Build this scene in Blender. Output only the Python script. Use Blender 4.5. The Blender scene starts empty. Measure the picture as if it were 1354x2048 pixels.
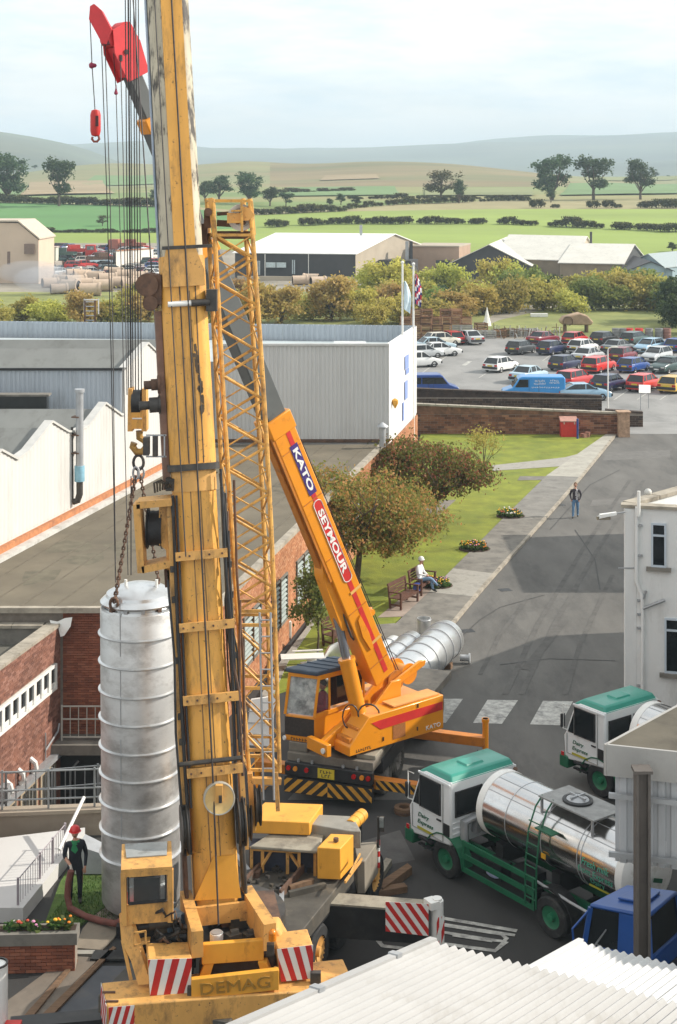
import bpy, math, random
from mathutils import Vector, Matrix, noise
rnd = random.Random(11)
D2R = math.radians
scene = bpy.context.scene
COL = scene.collection
# ------------------------------------------------------------------ camera, sky, sun, exposure
CAM_H, FPX, YH, CX = 17.0, 3000.0, 370.0, 677.0
cam_d = bpy.data.cameras.new('camera'); cam = bpy.data.objects.new('camera', cam_d); COL.objects.link(cam)
cam.location = (0, 0, CAM_H); cam.rotation_euler = (D2R(90), 0, 0)
cam_d.sensor_fit = 'VERTICAL'; cam_d.sensor_height = 36.0; cam_d.lens = FPX/2048*36.0
cam_d.shift_y = -(1024-YH)/2048; cam_d.clip_start = 0.5; cam_d.clip_end = 20000
scene.camera = cam
SUN = Vector((1.0, 0.16, 0.62)).normalized()
SUN_EL = math.asin(SUN.z); SUN_ROT = math.atan2(SUN.x, SUN.y)
w = bpy.data.worlds.new('World'); scene.world = w; w.use_nodes = True
nt = w.node_tree; nt.nodes.clear()
def nd(t, **k):
    n = nt.nodes.new(t)
    for a, b in k.items(): setattr(n, a, b)
    return n
out = nd('ShaderNodeOutputWorld'); bg1 = nd('ShaderNodeBackground'); bg2 = nd('ShaderNodeBackground'); mix = nd('ShaderNodeMixShader')
sky = nd('ShaderNodeTexSky', sky_type='NISHITA'); sky.sun_disc = False; sky.sun_elevation = SUN_EL; sky.sun_rotation = SUN_ROT
sky.air_density = 1.2; sky.dust_density = 1.5; sky.ozone_density = 1.5
bg1.inputs[1].default_value = 0.11
nt.links.new(sky.outputs[0], bg1.inputs[0])
tc = nd('ShaderNodeTexCoord'); mp = nd('ShaderNodeMapping'); mp.inputs['Scale'].default_value = (1.0, 1.0, 4.5)
nz = nd('ShaderNodeTexNoise'); nz.inputs['Scale'].default_value = 3.4; nz.inputs['Detail'].default_value = 7; nz.inputs['Roughness'].default_value = 0.55
cr = nd('ShaderNodeValToRGB'); cr.color_ramp.elements[0].position = 0.34; cr.color_ramp.elements[1].position = 0.60
cr.color_ramp.elements[0].color = (.70, .70, .70, 1); cr.color_ramp.elements[1].color = (.97, .97, .97, 1)
nt.links.new(tc.outputs['Generated'], mp.inputs[0]); nt.links.new(mp.outputs[0], nz.inputs['Vector']); nt.links.new(nz.outputs['Fac'], cr.inputs[0])
cc = nd('ShaderNodeValToRGB'); cc.color_ramp.elements[0].position = 0.36; cc.color_ramp.elements[1].position = 0.56
cc.color_ramp.elements[0].color = (.74, .84, .90, 1); cc.color_ramp.elements[1].color = (1.0, .985, .955, 1)
nz2 = nd('ShaderNodeTexNoise'); nz2.inputs['Scale'].default_value = 5.0; nz2.inputs['Detail'].default_value = 8; nz2.inputs['Roughness'].default_value = .62
nt.links.new(mp.outputs[0], nz2.inputs['Vector']); nt.links.new(nz2.outputs['Fac'], cc.inputs[0]); nt.links.new(cc.outputs[0], bg2.inputs[0])
bg2.inputs[1].default_value = 1.12
nt.links.new(cr.outputs[0], mix.inputs[0]); nt.links.new(bg1.outputs[0], mix.inputs[1]); nt.links.new(bg2.outputs[0], mix.inputs[2])
nt.links.new(mix.outputs[0], out.inputs[0])
sun_d = bpy.data.lights.new('sun', 'SUN'); sun_d.energy = 4.9; sun_d.angle = D2R(0.6); sun_d.color = (1.0, 0.93, 0.83)
sun = bpy.data.objects.new('sun', sun_d); COL.objects.link(sun); sun.rotation_euler = (-SUN).to_track_quat('-Z', 'Y').to_euler(); sun.location = SUN*200
vs = scene.view_settings; scene.display_settings.display_device = 'sRGB'
vs.view_transform = 'Standard'; vs.look = 'None'; vs.gamma = 1; vs.exposure = 0.26; vs.use_curve_mapping = False
scene.render.engine = 'CYCLES'

# ------------------------------------------------------------------ helpers
def P(x, y, d): return Vector(((x-CX)/FPX*d, d, CAM_H-(y-YH)/FPX*d))
def G(x, y, z=0.0):
    d = FPX*(CAM_H-z)/(y-YH); return P(x, y, d)
def GV(x, y, z=0.0): p = G(x, y, 0.0); return Vector((p.x, p.y, z))
def V(*a): return Vector(a)

class MB:
    def __init__(s): s.v = []; s.f = []; s.m = []; s.s = []
    def add(s, vs, fs, mi=0, sm=False):
        b = len(s.v); s.v += [tuple(p) for p in vs]
        for f in fs: s.f.append([i+b for i in f]); s.m.append(mi); s.s.append(sm)
        return s
    def hexa(s, p, mi=0):   # p[0..3] bottom ring, p[4..7] top ring
        return s.add(p, [(3,2,1,0),(4,5,6,7),(0,1,5,4),(1,2,6,5),(2,3,7,6),(3,0,4,7)], mi)
    def box(s, c, size, mi=0, rz=0.0, M=None):
        hx, hy, hz = size[0]/2, size[1]/2, size[2]/2
        pts = [V(-hx,-hy,-hz),V(hx,-hy,-hz),V(hx,hy,-hz),V(-hx,hy,-hz),V(-hx,-hy,hz),V(hx,-hy,hz),V(hx,hy,hz),V(-hx,hy,hz)]
        R = M if M is not None else Matrix.Rotation(rz, 3, 'Z')
        return s.hexa([R @ p + V(*c) for p in pts], mi)
    def bar(s, p0, p1, w, h, mi=0, up=None):
        p0 = Vector(p0); p1 = Vector(p1); a = (p1-p0).normalized()
        u = Vector(up) if up is not None else (V(0,0,1) if abs(a.z) < .95 else V(0,1,0))
        sd = a.cross(u).normalized(); u = sd.cross(a).normalized()
        r = [p0-sd*w/2-u*h/2, p0+sd*w/2-u*h/2, p0+sd*w/2+u*h/2, p0-sd*w/2+u*h/2]
        return s.hexa(r+[q+(p1-p0) for q in r], mi)
    def tube(s, pts, r, n=6, mi=0, caps=True, r1=None):
        pts = [Vector(p) for p in pts]; k = len(pts); b = len(s.v); fs = []
        ref = None
        for i, p in enumerate(pts):
            a = (pts[min(i+1, k-1)]-pts[max(i-1, 0)]).normalized()
            if ref is None: ref = V(0,0,1) if abs(a.z) < .9 else V(1,0,0)
            u = (ref-a*ref.dot(a)).normalized(); ref = u; sd = a.cross(u)
            rr = r if r1 is None else r+(r1-r)*i/(k-1)
            for j in range(n):
                t = 2*math.pi*j/n; s.v.append(tuple(p+u*math.cos(t)*rr+sd*math.sin(t)*rr))
        for i in range(k-1):
            for j in range(n):
                s.f.append([b+i*n+j, b+i*n+(j+1)%n, b+(i+1)*n+(j+1)%n, b+(i+1)*n+j]); s.m.append(mi); s.s.append(n > 4)
        if caps:
            s.f.append([b+j for j in range(n)][::-1]); s.m.append(mi); s.s.append(False)
            s.f.append([b+(k-1)*n+j for j in range(n)]); s.m.append(mi); s.s.append(False)
        return s
    def cyl(s, p0, p1, r, r1=None, n=16, mi=0, caps=True): return s.tube([p0, p1], r, n, mi, caps, r1)
    def prism(s, poly, ext, mi=0, capmi=None):
        poly = [Vector(p) for p in poly]; e = Vector(ext); k = len(poly); b = len(s.v)
        s.v += [tuple(p) for p in poly]+[tuple(p+e) for p in poly]
        cm = mi if capmi is None else capmi
        s.f.append([b+i for i in range(k)][::-1]); s.m.append(cm); s.s.append(False)
        s.f.append([b+k+i for i in range(k)]); s.m.append(cm); s.s.append(False)
        for i in range(k):
            j = (i+1) % k; s.f.append([b+i, b+j, b+k+j, b+k+i]); s.m.append(mi); s.s.append(False)
        return s
    def quad(s, a, b, c, d, mi=0): return s.add([a, b, c, d], [(0,1,2,3)], mi)
    def poly(s, pts, mi=0): return s.add(pts, [tuple(range(len(pts)))], mi)
    def lathe(s, prof, o=(0,0,0), ax=(0,0,1), n=20, mi=0, caps=False, ref=None):
        o = Vector(o); ax = Vector(ax).normalized(); r0 = V(1,0,0) if abs(ax.x) < .9 else V(0,1,0)
        if ref is not None: r0 = Vector(ref)
        u = (r0-ax*r0.dot(ax)).normalized(); w_ = ax.cross(u); b = len(s.v)
        for (r, h) in prof:
            for j in range(n):
                t = 2*math.pi*j/n; s.v.append(tuple(o+ax*h+u*math.cos(t)*r+w_*math.sin(t)*r))
        for i in range(len(prof)-1):
            for j in range(n):
                s.f.append([b+i*n+j, b+i*n+(j+1)%n, b+(i+1)*n+(j+1)%n, b+(i+1)*n+j]); s.m.append(mi); s.s.append(True)
        if caps:
            s.f.append([b+j for j in range(n)][::-1]); s.m.append(mi); s.s.append(False)
            k = (len(prof)-1)*n; s.f.append([b+k+j for j in range(n)]); s.m.append(mi); s.s.append(False)
        return s
    def ball(s, c, r, n=10, mi=0, sq=(1,1,1)):
        k = max(4, n//2); b = len(s.v); c = Vector(c)
        for i in range(k+1):
            ph = math.pi*i/k
            for j in range(n):
                t = 2*math.pi*j/n
                s.v.append((c.x+r*sq[0]*math.sin(ph)*math.cos(t), c.y+r*sq[1]*math.sin(ph)*math.sin(t), c.z-r*sq[2]*math.cos(ph)))
        for i in range(k):
            for j in range(n):
                s.f.append([b+i*n+j, b+i*n+(j+1)%n, b+(i+1)*n+(j+1)%n, b+(i+1)*n+j]); s.m.append(mi); s.s.append(True)
        return s
    def mesh(s, name, mats, inv=None):
        me = bpy.data.meshes.new(name)
        vs_ = s.v if inv is None else [tuple(inv @ Vector(p)) for p in s.v]
        me.from_pydata(vs_, [], s.f)
        for m in (mats if isinstance(mats, (list, tuple)) else [mats]): me.materials.append(m)
        me.polygons.foreach_set('material_index', s.m); me.polygons.foreach_set('use_smooth', s.s)
        me.update(); me.set_sharp_from_angle(angle=D2R(38)); return me
    def build(s, name, mats, parent=None, world=True, bevel=0.0, label=None):
        # world=True: coordinates are world ones and are moved into the frame of the thing
        inv = None
        if parent is not None and world:
            rt = parent
            while rt.parent is not None: rt = rt.parent
            inv = (Matrix.Translation(rt.location) @ Matrix.Rotation(rt.rotation_euler.z, 4, 'Z')).inverted()
        o = bpy.data.objects.new(name, s.mesh(name, mats, inv)); COL.objects.link(o)
        if parent is not None: o.parent = parent
        if bevel > 0:
            b = o.modifiers.new('bevel', 'BEVEL'); b.width = bevel; b.segments = 2; b.limit_method = 'ANGLE'; b.angle_limit = D2R(40)
        if label: o['label'] = label
        return o

def tag(o, label, cat, group=None):
    o['label'] = label; o['category'] = cat
    if group: o['group'] = group
    return o
def thing(name, label, cat, loc=(0,0,0), rz=0.0, group=None):
    o = bpy.data.objects.new(name, None); COL.objects.link(o); o.empty_display_size = .3
    o.location = loc; o.rotation_euler = (0, 0, rz); return tag(o, label, cat, group)
def struct(mb, name, mats):
    o = mb.build(name, mats); o['kind'] = 'structure'; return o
KIDS = {}
def copy_tree(o, parent=None):
    c = o.copy(); COL.objects.link(c)
    if parent is not None: c.parent = parent
    if o.name not in KIDS: KIDS[o.name] = [x for x in o.children]
    for ch in KIDS[o.name]: copy_tree(ch, c)
    return c
def place(o, loc, rz=None, label=None, sc=None):
    o.location = loc
    if rz is not None: o.rotation_euler = (0, 0, rz)
    if label: o['label'] = label
    if sc: o.scale = (sc, sc, sc) if not isinstance(sc, tuple) else sc
    return o

# ------------------------------------------------------------------ materials (all procedural)
MC = {}
def M(name, col, rough=.6, metal=0.0, var=.18, scale=3.0, stain=None, amt=0.0, sscale=1.5, bump=0.0, bscale=30.0, stretch=None, spec=None, coat=0.0, trans=0.0, hard=None, chips=None):
    if name in MC: return MC[name]
    m = bpy.data.materials.new(name); m.use_nodes = True; t = m.node_tree; N = t.nodes; L = t.links
    b = N['Principled BSDF']; b.inputs['Roughness'].default_value = rough; b.inputs['Metallic'].default_value = metal
    if spec is not None: b.inputs['Specular IOR Level'].default_value = spec
    if coat: b.inputs['Coat Weight'].default_value = coat; b.inputs['Coat Roughness'].default_value = .15
    if trans: b.inputs['Transmission Weight'].default_value = trans; b.inputs['IOR'].default_value = 1.1
    c = N.new('ShaderNodeTexCoord'); vec = c.outputs['Object']
    if stretch:
        mpn = N.new('ShaderNodeMapping'); mpn.inputs['Scale'].default_value = stretch; L.new(vec, mpn.inputs[0]); vec = mpn.outputs[0]
    n = N.new('ShaderNodeTexNoise'); n.inputs['Scale'].default_value = scale; n.inputs['Detail'].default_value = 6; n.inputs['Roughness'].default_value = .6
    L.new(vec, n.inputs['Vector'])
    r = N.new('ShaderNodeValToRGB'); e = r.color_ramp.elements; e[0].position = .3; e[1].position = .7
    e[0].color = tuple(max(0, x*(1-var)) for x in col)+(1,); e[1].color = tuple(min(1, x*(1+var)) for x in col)+(1,)
    L.new(n.outputs['Fac'], r.inputs[0]); last = r.outputs[0]
    if stain is not None and amt > 0:
        n2 = N.new('ShaderNodeTexNoise'); n2.inputs['Scale'].default_value = sscale; n2.inputs['Detail'].default_value = 9; n2.inputs['Roughness'].default_value = .7
        L.new(vec, n2.inputs['Vector'])
        r2 = N.new('ShaderNodeValToRGB'); q = r2.color_ramp.elements; q[0].position = max(0.0, .64-amt*.3); q[1].position = min(1, .80-amt*.15)
        if hard: q[0].position, q[1].position = hard
        q[0].color = (0,0,0,1); q[1].color = (1,1,1,1); L.new(n2.outputs['Fac'], r2.inputs[0])
        mx = N.new('ShaderNodeMix'); mx.data_type = 'RGBA'; L.new(r2.outputs[0], mx.inputs[0]); L.new(last, mx.inputs[6])
        mx.inputs[7].default_value = tuple(stain)+(1,); last = mx.outputs[2]
    if chips:
        n3 = N.new('ShaderNodeTexNoise'); n3.inputs['Scale'].default_value = 11; n3.inputs['Detail'].default_value = 5; n3.inputs['Roughness'].default_value = .75; L.new(c.outputs['Object'], n3.inputs['Vector'])
        r3 = N.new('ShaderNodeValToRGB'); q = r3.color_ramp.elements; q[0].position = .62; q[1].position = .66; q[0].color = (0,0,0,1); q[1].color = (.85,.85,.85,1); L.new(n3.outputs['Fac'], r3.inputs[0])
        mx = N.new('ShaderNodeMix'); mx.data_type = 'RGBA'; L.new(r3.outputs[0], mx.inputs[0]); L.new(last, mx.inputs[6]); mx.inputs[7].default_value = tuple(chips)+(1,); last = mx.outputs[2]
    L.new(last, b.inputs['Base Color'])
    if bump:
        nb = N.new('ShaderNodeTexNoise'); nb.inputs['Scale'].default_value = bscale; nb.inputs['Detail'].default_value = 4; L.new(vec, nb.inputs['Vector'])
        bp = N.new('ShaderNodeBump'); bp.inputs['Strength'].default_value = bump; bp.inputs['Distance'].default_value = .03
        L.new(nb.outputs['Fac'], bp.inputs['Height']); L.new(bp.outputs[0], b.inputs['Normal'])
    MC[name] = m; return m
def leafmat(name, c1, c2, c3):   # per-leaf colour through the island number
    m = bpy.data.materials.new(name); m.use_nodes = True; t = m.node_tree; N = t.nodes; L = t.links; b = N['Principled BSDF']
    b.inputs['Roughness'].default_value = .6; b.inputs['Specular IOR Level'].default_value = .25
    g = N.new('ShaderNodeNewGeometry'); r = N.new('ShaderNodeValToRGB'); r.color_ramp.elements.new(.5)
    for e, c in zip(r.color_ramp.elements, (c1, c2, c3)): e.color = tuple(c)+(1,)
    r.color_ramp.elements[0].position = 0; r.color_ramp.elements[1].position = .5; r.color_ramp.elements[2].position = 1
    oi = N.new('ShaderNodeObjectInfo'); hs = N.new('ShaderNodeHueSaturation')
    mr = N.new('ShaderNodeMapRange'); mr.inputs[3].default_value = 1.05; mr.inputs[4].default_value = 1.6; L.new(oi.outputs['Random'], mr.inputs[0]); L.new(mr.outputs[0], hs.inputs['Value'])
    mh = N.new('ShaderNodeMapRange'); mh.inputs[3].default_value = .47; mh.inputs[4].default_value = .52; L.new(oi.outputs['Random'], mh.inputs[0]); L.new(mh.outputs[0], hs.inputs['Hue'])
    L.new(g.outputs['Random Per Island'], r.inputs[0]); L.new(r.outputs[0], hs.inputs['Color'])
    d = N.new('ShaderNodeBsdfTranslucent'); L.new(hs.outputs[0], d.inputs[0]); L.new(hs.outputs[0], b.inputs['Base Color'])
    mx = N.new('ShaderNodeMixShader'); mx.inputs[0].default_value = .3; L.new(b.outputs[0], mx.inputs[1]); L.new(d.outputs[0], mx.inputs[2])
    mx.inputs[0].default_value = .5; L.new(mx.outputs[0], N['Material Output'].inputs[0]); MC[name] = m; return m
asphalt = M('asphalt', (.040,.038,.036), .9, var=.35, scale=.35, stain=(.026,.026,.027), amt=.35, sscale=.5, bump=.25, bscale=40, stretch=(1.0,.45,1))
asphalt_old = M('asphalt_old', (.118,.112,.102), .9, var=.25, scale=.5, stain=(.055,.053,.05), amt=.45, sscale=.35, bump=.25, bscale=40, stretch=(1.2,.35,1))
concrete = M('concrete', (.33,.31,.27), .85, var=.2, scale=1.5, stain=(.15,.14,.12), amt=.5, bump=.15)
conc_dark = M('concrete_dark', (.19,.175,.15), .9, var=.2, scale=1.2, stain=(.09,.085,.075), amt=.5, bump=.15)
lawn_m = M('lawn', (.19,.215,.018), .9, var=.3, scale=.9, stain=(.105,.15,.014), amt=.5, sscale=.35, bump=.8, bscale=25)
field_m = M('field_green', (.23,.30,.06), .95, var=.16, scale=.03, stain=(.20,.25,.07), amt=.5, sscale=.02, bump=.5, bscale=.8, stretch=(.5,1.6,1))
field_b = M('field_deep_green', (.09,.215,.06), .95, var=.16, scale=.03, stain=(.10,.19,.06), amt=.5, sscale=.02, stretch=(.5,1.6,1))
field_t = M('field_tan', (.30,.26,.13), .95, var=.2, scale=.04, stain=(.2,.22,.09), amt=.4, sscale=.03)
moor_m = M('moor', (.20,.155,.075), .95, var=.3, scale=.012, stain=(.13,.16,.06), amt=.6, sscale=.008, stretch=(.6,1.5,1))
hill_m = M('far_hill', (.10,.12,.075), .95, var=.4, scale=.0025, stain=(.17,.17,.09), amt=.5, sscale=.0015)
rough_m = M('rough_grass', (.21,.22,.06), .95, var=.35, scale=.15, stain=(.10,.13,.03), amt=.6, sscale=.12, bump=.8, bscale=6)
dirt_m = M('yard_dirt', (.27,.24,.19), .95, var=.25, scale=.12, stain=(.13,.12,.09), amt=.5, sscale=.1)
paint_w = M('road_paint', (.50,.49,.45), .8, var=.2, scale=5, stain=(.14,.135,.13), amt=.75, sscale=3)
white_clad = M('white_cladding', (.58,.565,.535), .55, var=.05, scale=.8, stain=(.44,.42,.385), amt=.3, sscale=.6, stretch=(1,1,.25))
grey_clad = M('grey_cladding', (.52,.52,.505), .5, var=.06, scale=.8, stain=(.45,.44,.42), amt=.3, sscale=.5, stretch=(1,1,.2))
blue_clad = M('blue_grey_cladding', (.40,.44,.48), .5, var=.08, scale=.8, stain=(.3,.32,.34), amt=.3, stretch=(1,1,.2))
felt = M('roof_felt', (.115,.108,.088), .95, var=.2, scale=.6, stain=(.075,.07,.058), amt=.5, sscale=.25, bump=.3, bscale=20)
felt_l = M('roof_felt_light', (.145,.122,.085), .95, var=.2, scale=.5, stain=(.10,.085,.06), amt=.6, sscale=.22, bump=.3, bscale=20)
slate_r = M('grey_roof_sheet', (.17,.175,.165), .8, var=.12, scale=.7, stain=(.11,.11,.10), amt=.4, stretch=(1,.4,1))
brick_r = M('brick_red', (.25,.085,.045), .85, var=.35, scale=6, stain=(.13,.05,.03), amt=.5, sscale=4, bump=.3)
brick_p = M('brick_brown', (.27,.125,.085), .85, var=.35, scale=6, stain=(.14,.07,.05), amt=.5, sscale=4, bump=.3)
brick_o = M('brick_orange', (.42,.17,.07), .85, var=.25, scale=5, stain=(.3,.12,.06), amt=.4, sscale=1.5, bump=.3)
mortar = M('mortar', (.27,.23,.19), .95, var=.2, scale=5)
stone_m = M('wall_stone', (.19,.09,.052), .9, var=.45, scale=2.5, stain=(.05,.03,.022), amt=.5, sscale=1.2, bump=.5, bscale=8)
stone_d = M('wall_stone_dark', (.06,.04,.03), .9, var=.4, scale=1.6, stain=(.03,.022,.018), amt=.5, bump=.5, bscale=8)
coping_m = M('coping_stone', (.34,.30,.24), .9, var=.25, scale=2, stain=(.16,.14,.11), amt=.5)
yellow = M('crane_yellow', (.74,.35,.04), .5, var=.10, scale=1.6, stain=(.30,.13,.02), amt=.28, sscale=3.0, stretch=(1,1,.5))
yellow_d = M('crane_yellow_worn', (.66,.35,.095), .6, var=.14, scale=2, stain=(.17,.10,.045), amt=.46, sscale=3.5, stretch=(1,1,.45), chips=(.07,.045,.03))
yellow_sp = M('crane_yellow_streaked', (.73,.365,.068), .5, var=.12, scale=1.6, stain=(.30,.16,.045), amt=.46, sscale=2.6, stretch=(1.6,1.6,.3), chips=(.10,.06,.03))
cream_worn = M('boom_worn_cream', (.50,.44,.32), .6, var=.2, scale=2, stain=(.06,.05,.042), amt=.62, sscale=3.2, stretch=(1.5,1.5,.35), hard=(.50,.60))
orange = M('crane_orange', (.74,.265,.008), .38, var=.06, scale=1.2, stain=(.45,.14,.01), amt=.15, sscale=2.5, coat=.3)
orange_d = M('crane_orange_dirty', (.50,.17,.015), .5, var=.12, scale=2, stain=(.2,.08,.02), amt=.4, sscale=2.5)
boom_grey = M('boom_grey', (.10,.105,.10), .5, var=.12, scale=1.5, stain=(.05,.05,.05), amt=.3)
red_p = M('red_paint', (.55,.025,.02), .5, var=.12, scale=3, stain=(.25,.03,.02), amt=.3)
red_head = M('boom_head_red', (.60,.03,.035), .5, var=.12, scale=2, stain=(.3,.02,.03), amt=.3)
white_p = M('white_paint', (.78,.77,.73), .45, var=.06, scale=2, stain=(.45,.42,.36), amt=.3, sscale=2)
black_p = M('black_steel', (.018,.018,.019), .5, var=.3, scale=4, stain=(.05,.045,.04), amt=.3)
grease = M('greasy_steel', (.045,.04,.035), .55, var=.4, scale=5, stain=(.12,.09,.05), amt=.4, sscale=4)
rust = M('rusty_steel', (.12,.065,.04), .8, var=.4, scale=4, stain=(.05,.035,.03), amt=.5, sscale=3)
rubber = M('rubber', (.022,.022,.022), .85, var=.3, scale=6, stain=(.08,.075,.065), amt=.35, sscale=3)
wire_m = M('wire_rope', (.05,.045,.045), .6, metal=.3, var=.3, scale=8)
alu = M('brushed_aluminium', (.60,.595,.58), .42, metal=.55, var=.10, scale=1.6, stain=(.30,.28,.26), amt=.60, sscale=1.3, stretch=(.8,.8,1.3))
alu_w = M('aluminium_jacket', (.66,.67,.67), .3, metal=.8, var=.08, scale=1.6, stain=(.45,.45,.44), amt=.4, sscale=1.1)
chrome = M('polished_tank', (.60,.59,.58), .17, metal=1.0, var=.06, scale=1.6, stain=(.48,.46,.44), amt=.3, bump=.03, bscale=4)
galv = M('galvanised', (.42,.43,.44), .5, metal=.5, var=.15, scale=3, stain=(.28,.28,.28), amt=.4)
teal = M('cab_teal', (.025,.27,.20), .4, var=.06, scale=2, coat=.2)
green_p = M('chassis_green', (.01,.12,.055), .45, var=.15, scale=3, stain=(.02,.06,.035), amt=.35)
blue_p = M('cab_blue', (.012,.075,.30), .4, var=.1, scale=2, coat=.3)
glass = M('dark_glass', (.012,.015,.017), .06, var=.3, scale=1.5, spec=.6)
glass_l = M('pale_glass', (.16,.18,.18), .08, var=.5, scale=2.5, spec=.6, stain=(.5,.5,.48), amt=.5, sscale=2)
def ordw(n):
    a = 'first second third fourth fifth sixth seventh eighth ninth tenth eleventh twelfth thirteenth fourteenth fifteenth sixteenth seventeenth eighteenth nineteenth'.split()
    if n < 19: return a[n]
    t, u = divmod(n+1, 10); T_ = ('', '', 'twenty', 'thirty', 'forty', 'fifty'); return (T_[t]+'-'+a[u-1]) if u else ('twentieth', 'thirtieth', 'fortieth', 'fiftieth')[t-2]
deck_m = M('deck_plate', (.30,.27,.21), .75, var=.2, scale=2, stain=(.12,.10,.08), amt=.5, sscale=1.5)
deck_d = M('deck_plate_dark', (.07,.062,.05), .7, var=.35, scale=2, stain=(.17,.14,.10), amt=.4, sscale=1.2)
timber = M('timber', (.17,.10,.055), .85, var=.35, scale=3, stain=(.07,.045,.03), amt=.4, stretch=(1,4,4))
bench_m = M('bench_wood', (.10,.04,.022), .7, var=.3, scale=4)
steel_plate = M('road_plate', (.085,.09,.10), .55, metal=.2, var=.25, scale=1.2, stain=(.15,.12,.09), amt=.45, sscale=.8)
window_f = M('window_frame', (.62,.60,.55), .6, var=.08, scale=3)
render_w = M('white_render', (.74,.74,.72), .8, var=.06, scale=1.2, stain=(.52,.51,.48), amt=.35, sscale=.8, bump=.2, bscale=25, stretch=(1,1,.35))
bark = M('bark', (.09,.065,.045), .9, var=.35, scale=5, bump=.5, bscale=12)
skin_m = M('skin', (.52,.28,.19), .6, var=.08, scale=6)
# ------------------------------------------------------------------ terrain, fields, hills
TP = [(-200,0),(240,0),(268,.35),(290,1.6),(312,4.4),(350,8.4),(400,12),(460,14),(560,14.3),(700,17.5),(880,26),(960,27.5),(1100,24),(1500,18),(9000,18)]
def terr(X, d):
    for (a, za), (b, zb) in zip(TP, TP[1:]):
        if d <= b:
            t = max(0, (d-a)/(b-a)); z = za+(zb-za)*t; break
    k = min(1, max(0, (d-450)/400)); q = min(1, max(0, (d-520)/330)); z += q*(10*math.exp(-((X-37)/80)**2)+7*math.exp(-((X+150)/60)**2)+4*math.exp(-((X+60)/30)**2)-4)
    return z+k*9.0*noise.noise(V(X/190+.7, d/600, 3.3))
def T(x, y):
    lo = 200.0
    f = lambda d: CAM_H-(y-YH)/FPX*d - terr((x-CX)/FPX*d, d)
    d = lo
    while d < 940 and f(d) > 0: d += 4
    a, b = d-4, d
    for _ in range(12):
        m_ = (a+b)/2
        if f(m_) > 0: a = m_
        else: b = m_
    return P(x, y, b) if b < 940 else V((x-CX)/FPX*940, 940, terr((x-CX)/FPX*940, 940))
def lin(pts, x):
    for (a, ya), (b, yb) in zip(pts, pts[1:]):
        if x <= b: return ya+(yb-ya)*(x-a)/(b-a)
    return pts[-1][1]
B0 = [(-900,486),(330,486),(500,505),(840,520),(1100,530),(2200,532)]
B1 = [(-900,464),(330,464),(510,455),(674,447),(1000,447),(1200,456),(1354,463),(2200,480)]
B2 = [(-900,404),(0,404),(330,413),(520,430),(674,423),(1000,418),(1354,418),(2200,420)]
B3 = [(-900,400),(330,408),(520,425),(674,419),(800,408),(1000,401),(2200,401)]
B4 = [(-900,376),(0,378),(330,374),(674,374),(1060,374),(2200,372)]
XS = list(range(-900, 2260, 20))
rowsd = {b: [T(x, lin(bl, x)).y for x in XS] for b, bl in (('0',B0),('1',B1),('2',B2),('3',B3),('4',B4))}
rowsd['5'] = [955.0]*len(XS)
def strip(name, lo, hi, mat, n=6, flt=None):
    mb = MB(); W_ = len(XS)
    for k in range(n+1):
        for i, x in enumerate(XS):
            dl = rowsd[lo][i]; dh = max(rowsd[hi][i], dl+.5); d = dl+(dh-dl)*k/n; X = (x-CX)/FPX*d
            mb.v.append((X, d, terr(X, d)))
    for k in range(n):
        for i in range(W_-1):
            if flt and not flt(XS[i]): continue
            mb.f.append([k*W_+i, k*W_+i+1, (k+1)*W_+i+1, (k+1)*W_+i]); mb.m.append(0); mb.s.append(True)
    return struct(mb, name, mat)
rowsd['b'] = [150.0]*len(XS)
strip('ground', 'b', '0', dirt_m, 16)
strip('field', '0', '1', field_m)
strip('field', '1', '2', field_b, flt=lambda x: x < 500)
strip('field', '1', '2', field_m, flt=lambda x: x >= 500)
strip('field', '2', '3', field_t, 2)
strip('pasture', '3', '4', M('pasture', (.15,.21,.06), .95, var=.2, scale=.02, stain=(.30,.23,.11), amt=.7, sscale=.012, stretch=(.4,1.5,1)))
strip('moorland', '4', '5', moor_m, 8, flt=lambda x: 540 <= x < 1080)
fell = M('fell_grass', (.19,.20,.085), .95, var=.2, scale=.012, stain=(.27,.20,.10), amt=.6, sscale=.008, stretch=(.5,1.6,1))
strip('hillside', '4', '5', fell, 8, flt=lambda x: x < 540)
strip('hillside', '4', '5', fell, 8, flt=lambda x: x >= 1080)
def field_patch(name, q, mat):
    q = [T(*p) for p in q]; m_ = MB(); n = 10
    for j in range(n+1):
        for i in range(n+1):
            a = q[0].lerp(q[1], i/n); b = q[3].lerp(q[2], i/n); p = a.lerp(b, j/n); m_.v.append((p.x, p.y, terr(p.x,p.y)+.35))
    for j in range(n):
        for i in range(n): m_.f.append([j*(n+1)+i, j*(n+1)+i+1, (j+1)*(n+1)+i+1, (j+1)*(n+1)+i]); m_.m.append(0); m_.s.append(True)
    return struct(m_, name, mat)
fg = M('far_green', (.13,.21,.075), .95, var=.15, scale=.02); ft_ = M('far_tan', (.29,.22,.12), .95, var=.2, scale=.02); fo = M('far_olive', (.20,.22,.09), .95, var=.2, scale=.02)
for q, m in (([(40,392),(230,388),(205,362),(60,366)],ft_),([(150,372),(330,368),(330,350),(190,352)],fg),([(1120,392),(1420,388),(1420,366),(1140,368)],fg),([(560,394),(800,391),(790,374),(575,376)],fg),([(850,392),(1070,392),(1060,378),(850,378)],fo),([(1180,362),(1354,360),(1354,350),(1200,351)],fo),([(640,362),(760,358),(752,350),(650,352)],ft_),([(-80,396),(40,394),(50,376),(-80,378)],fg)): field_patch('field_parcel', q, m)
mb = MB()   # valley floor beyond the crest
g = [(-3500,950),(3500,950),(3500,7000),(-3500,7000)]
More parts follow.
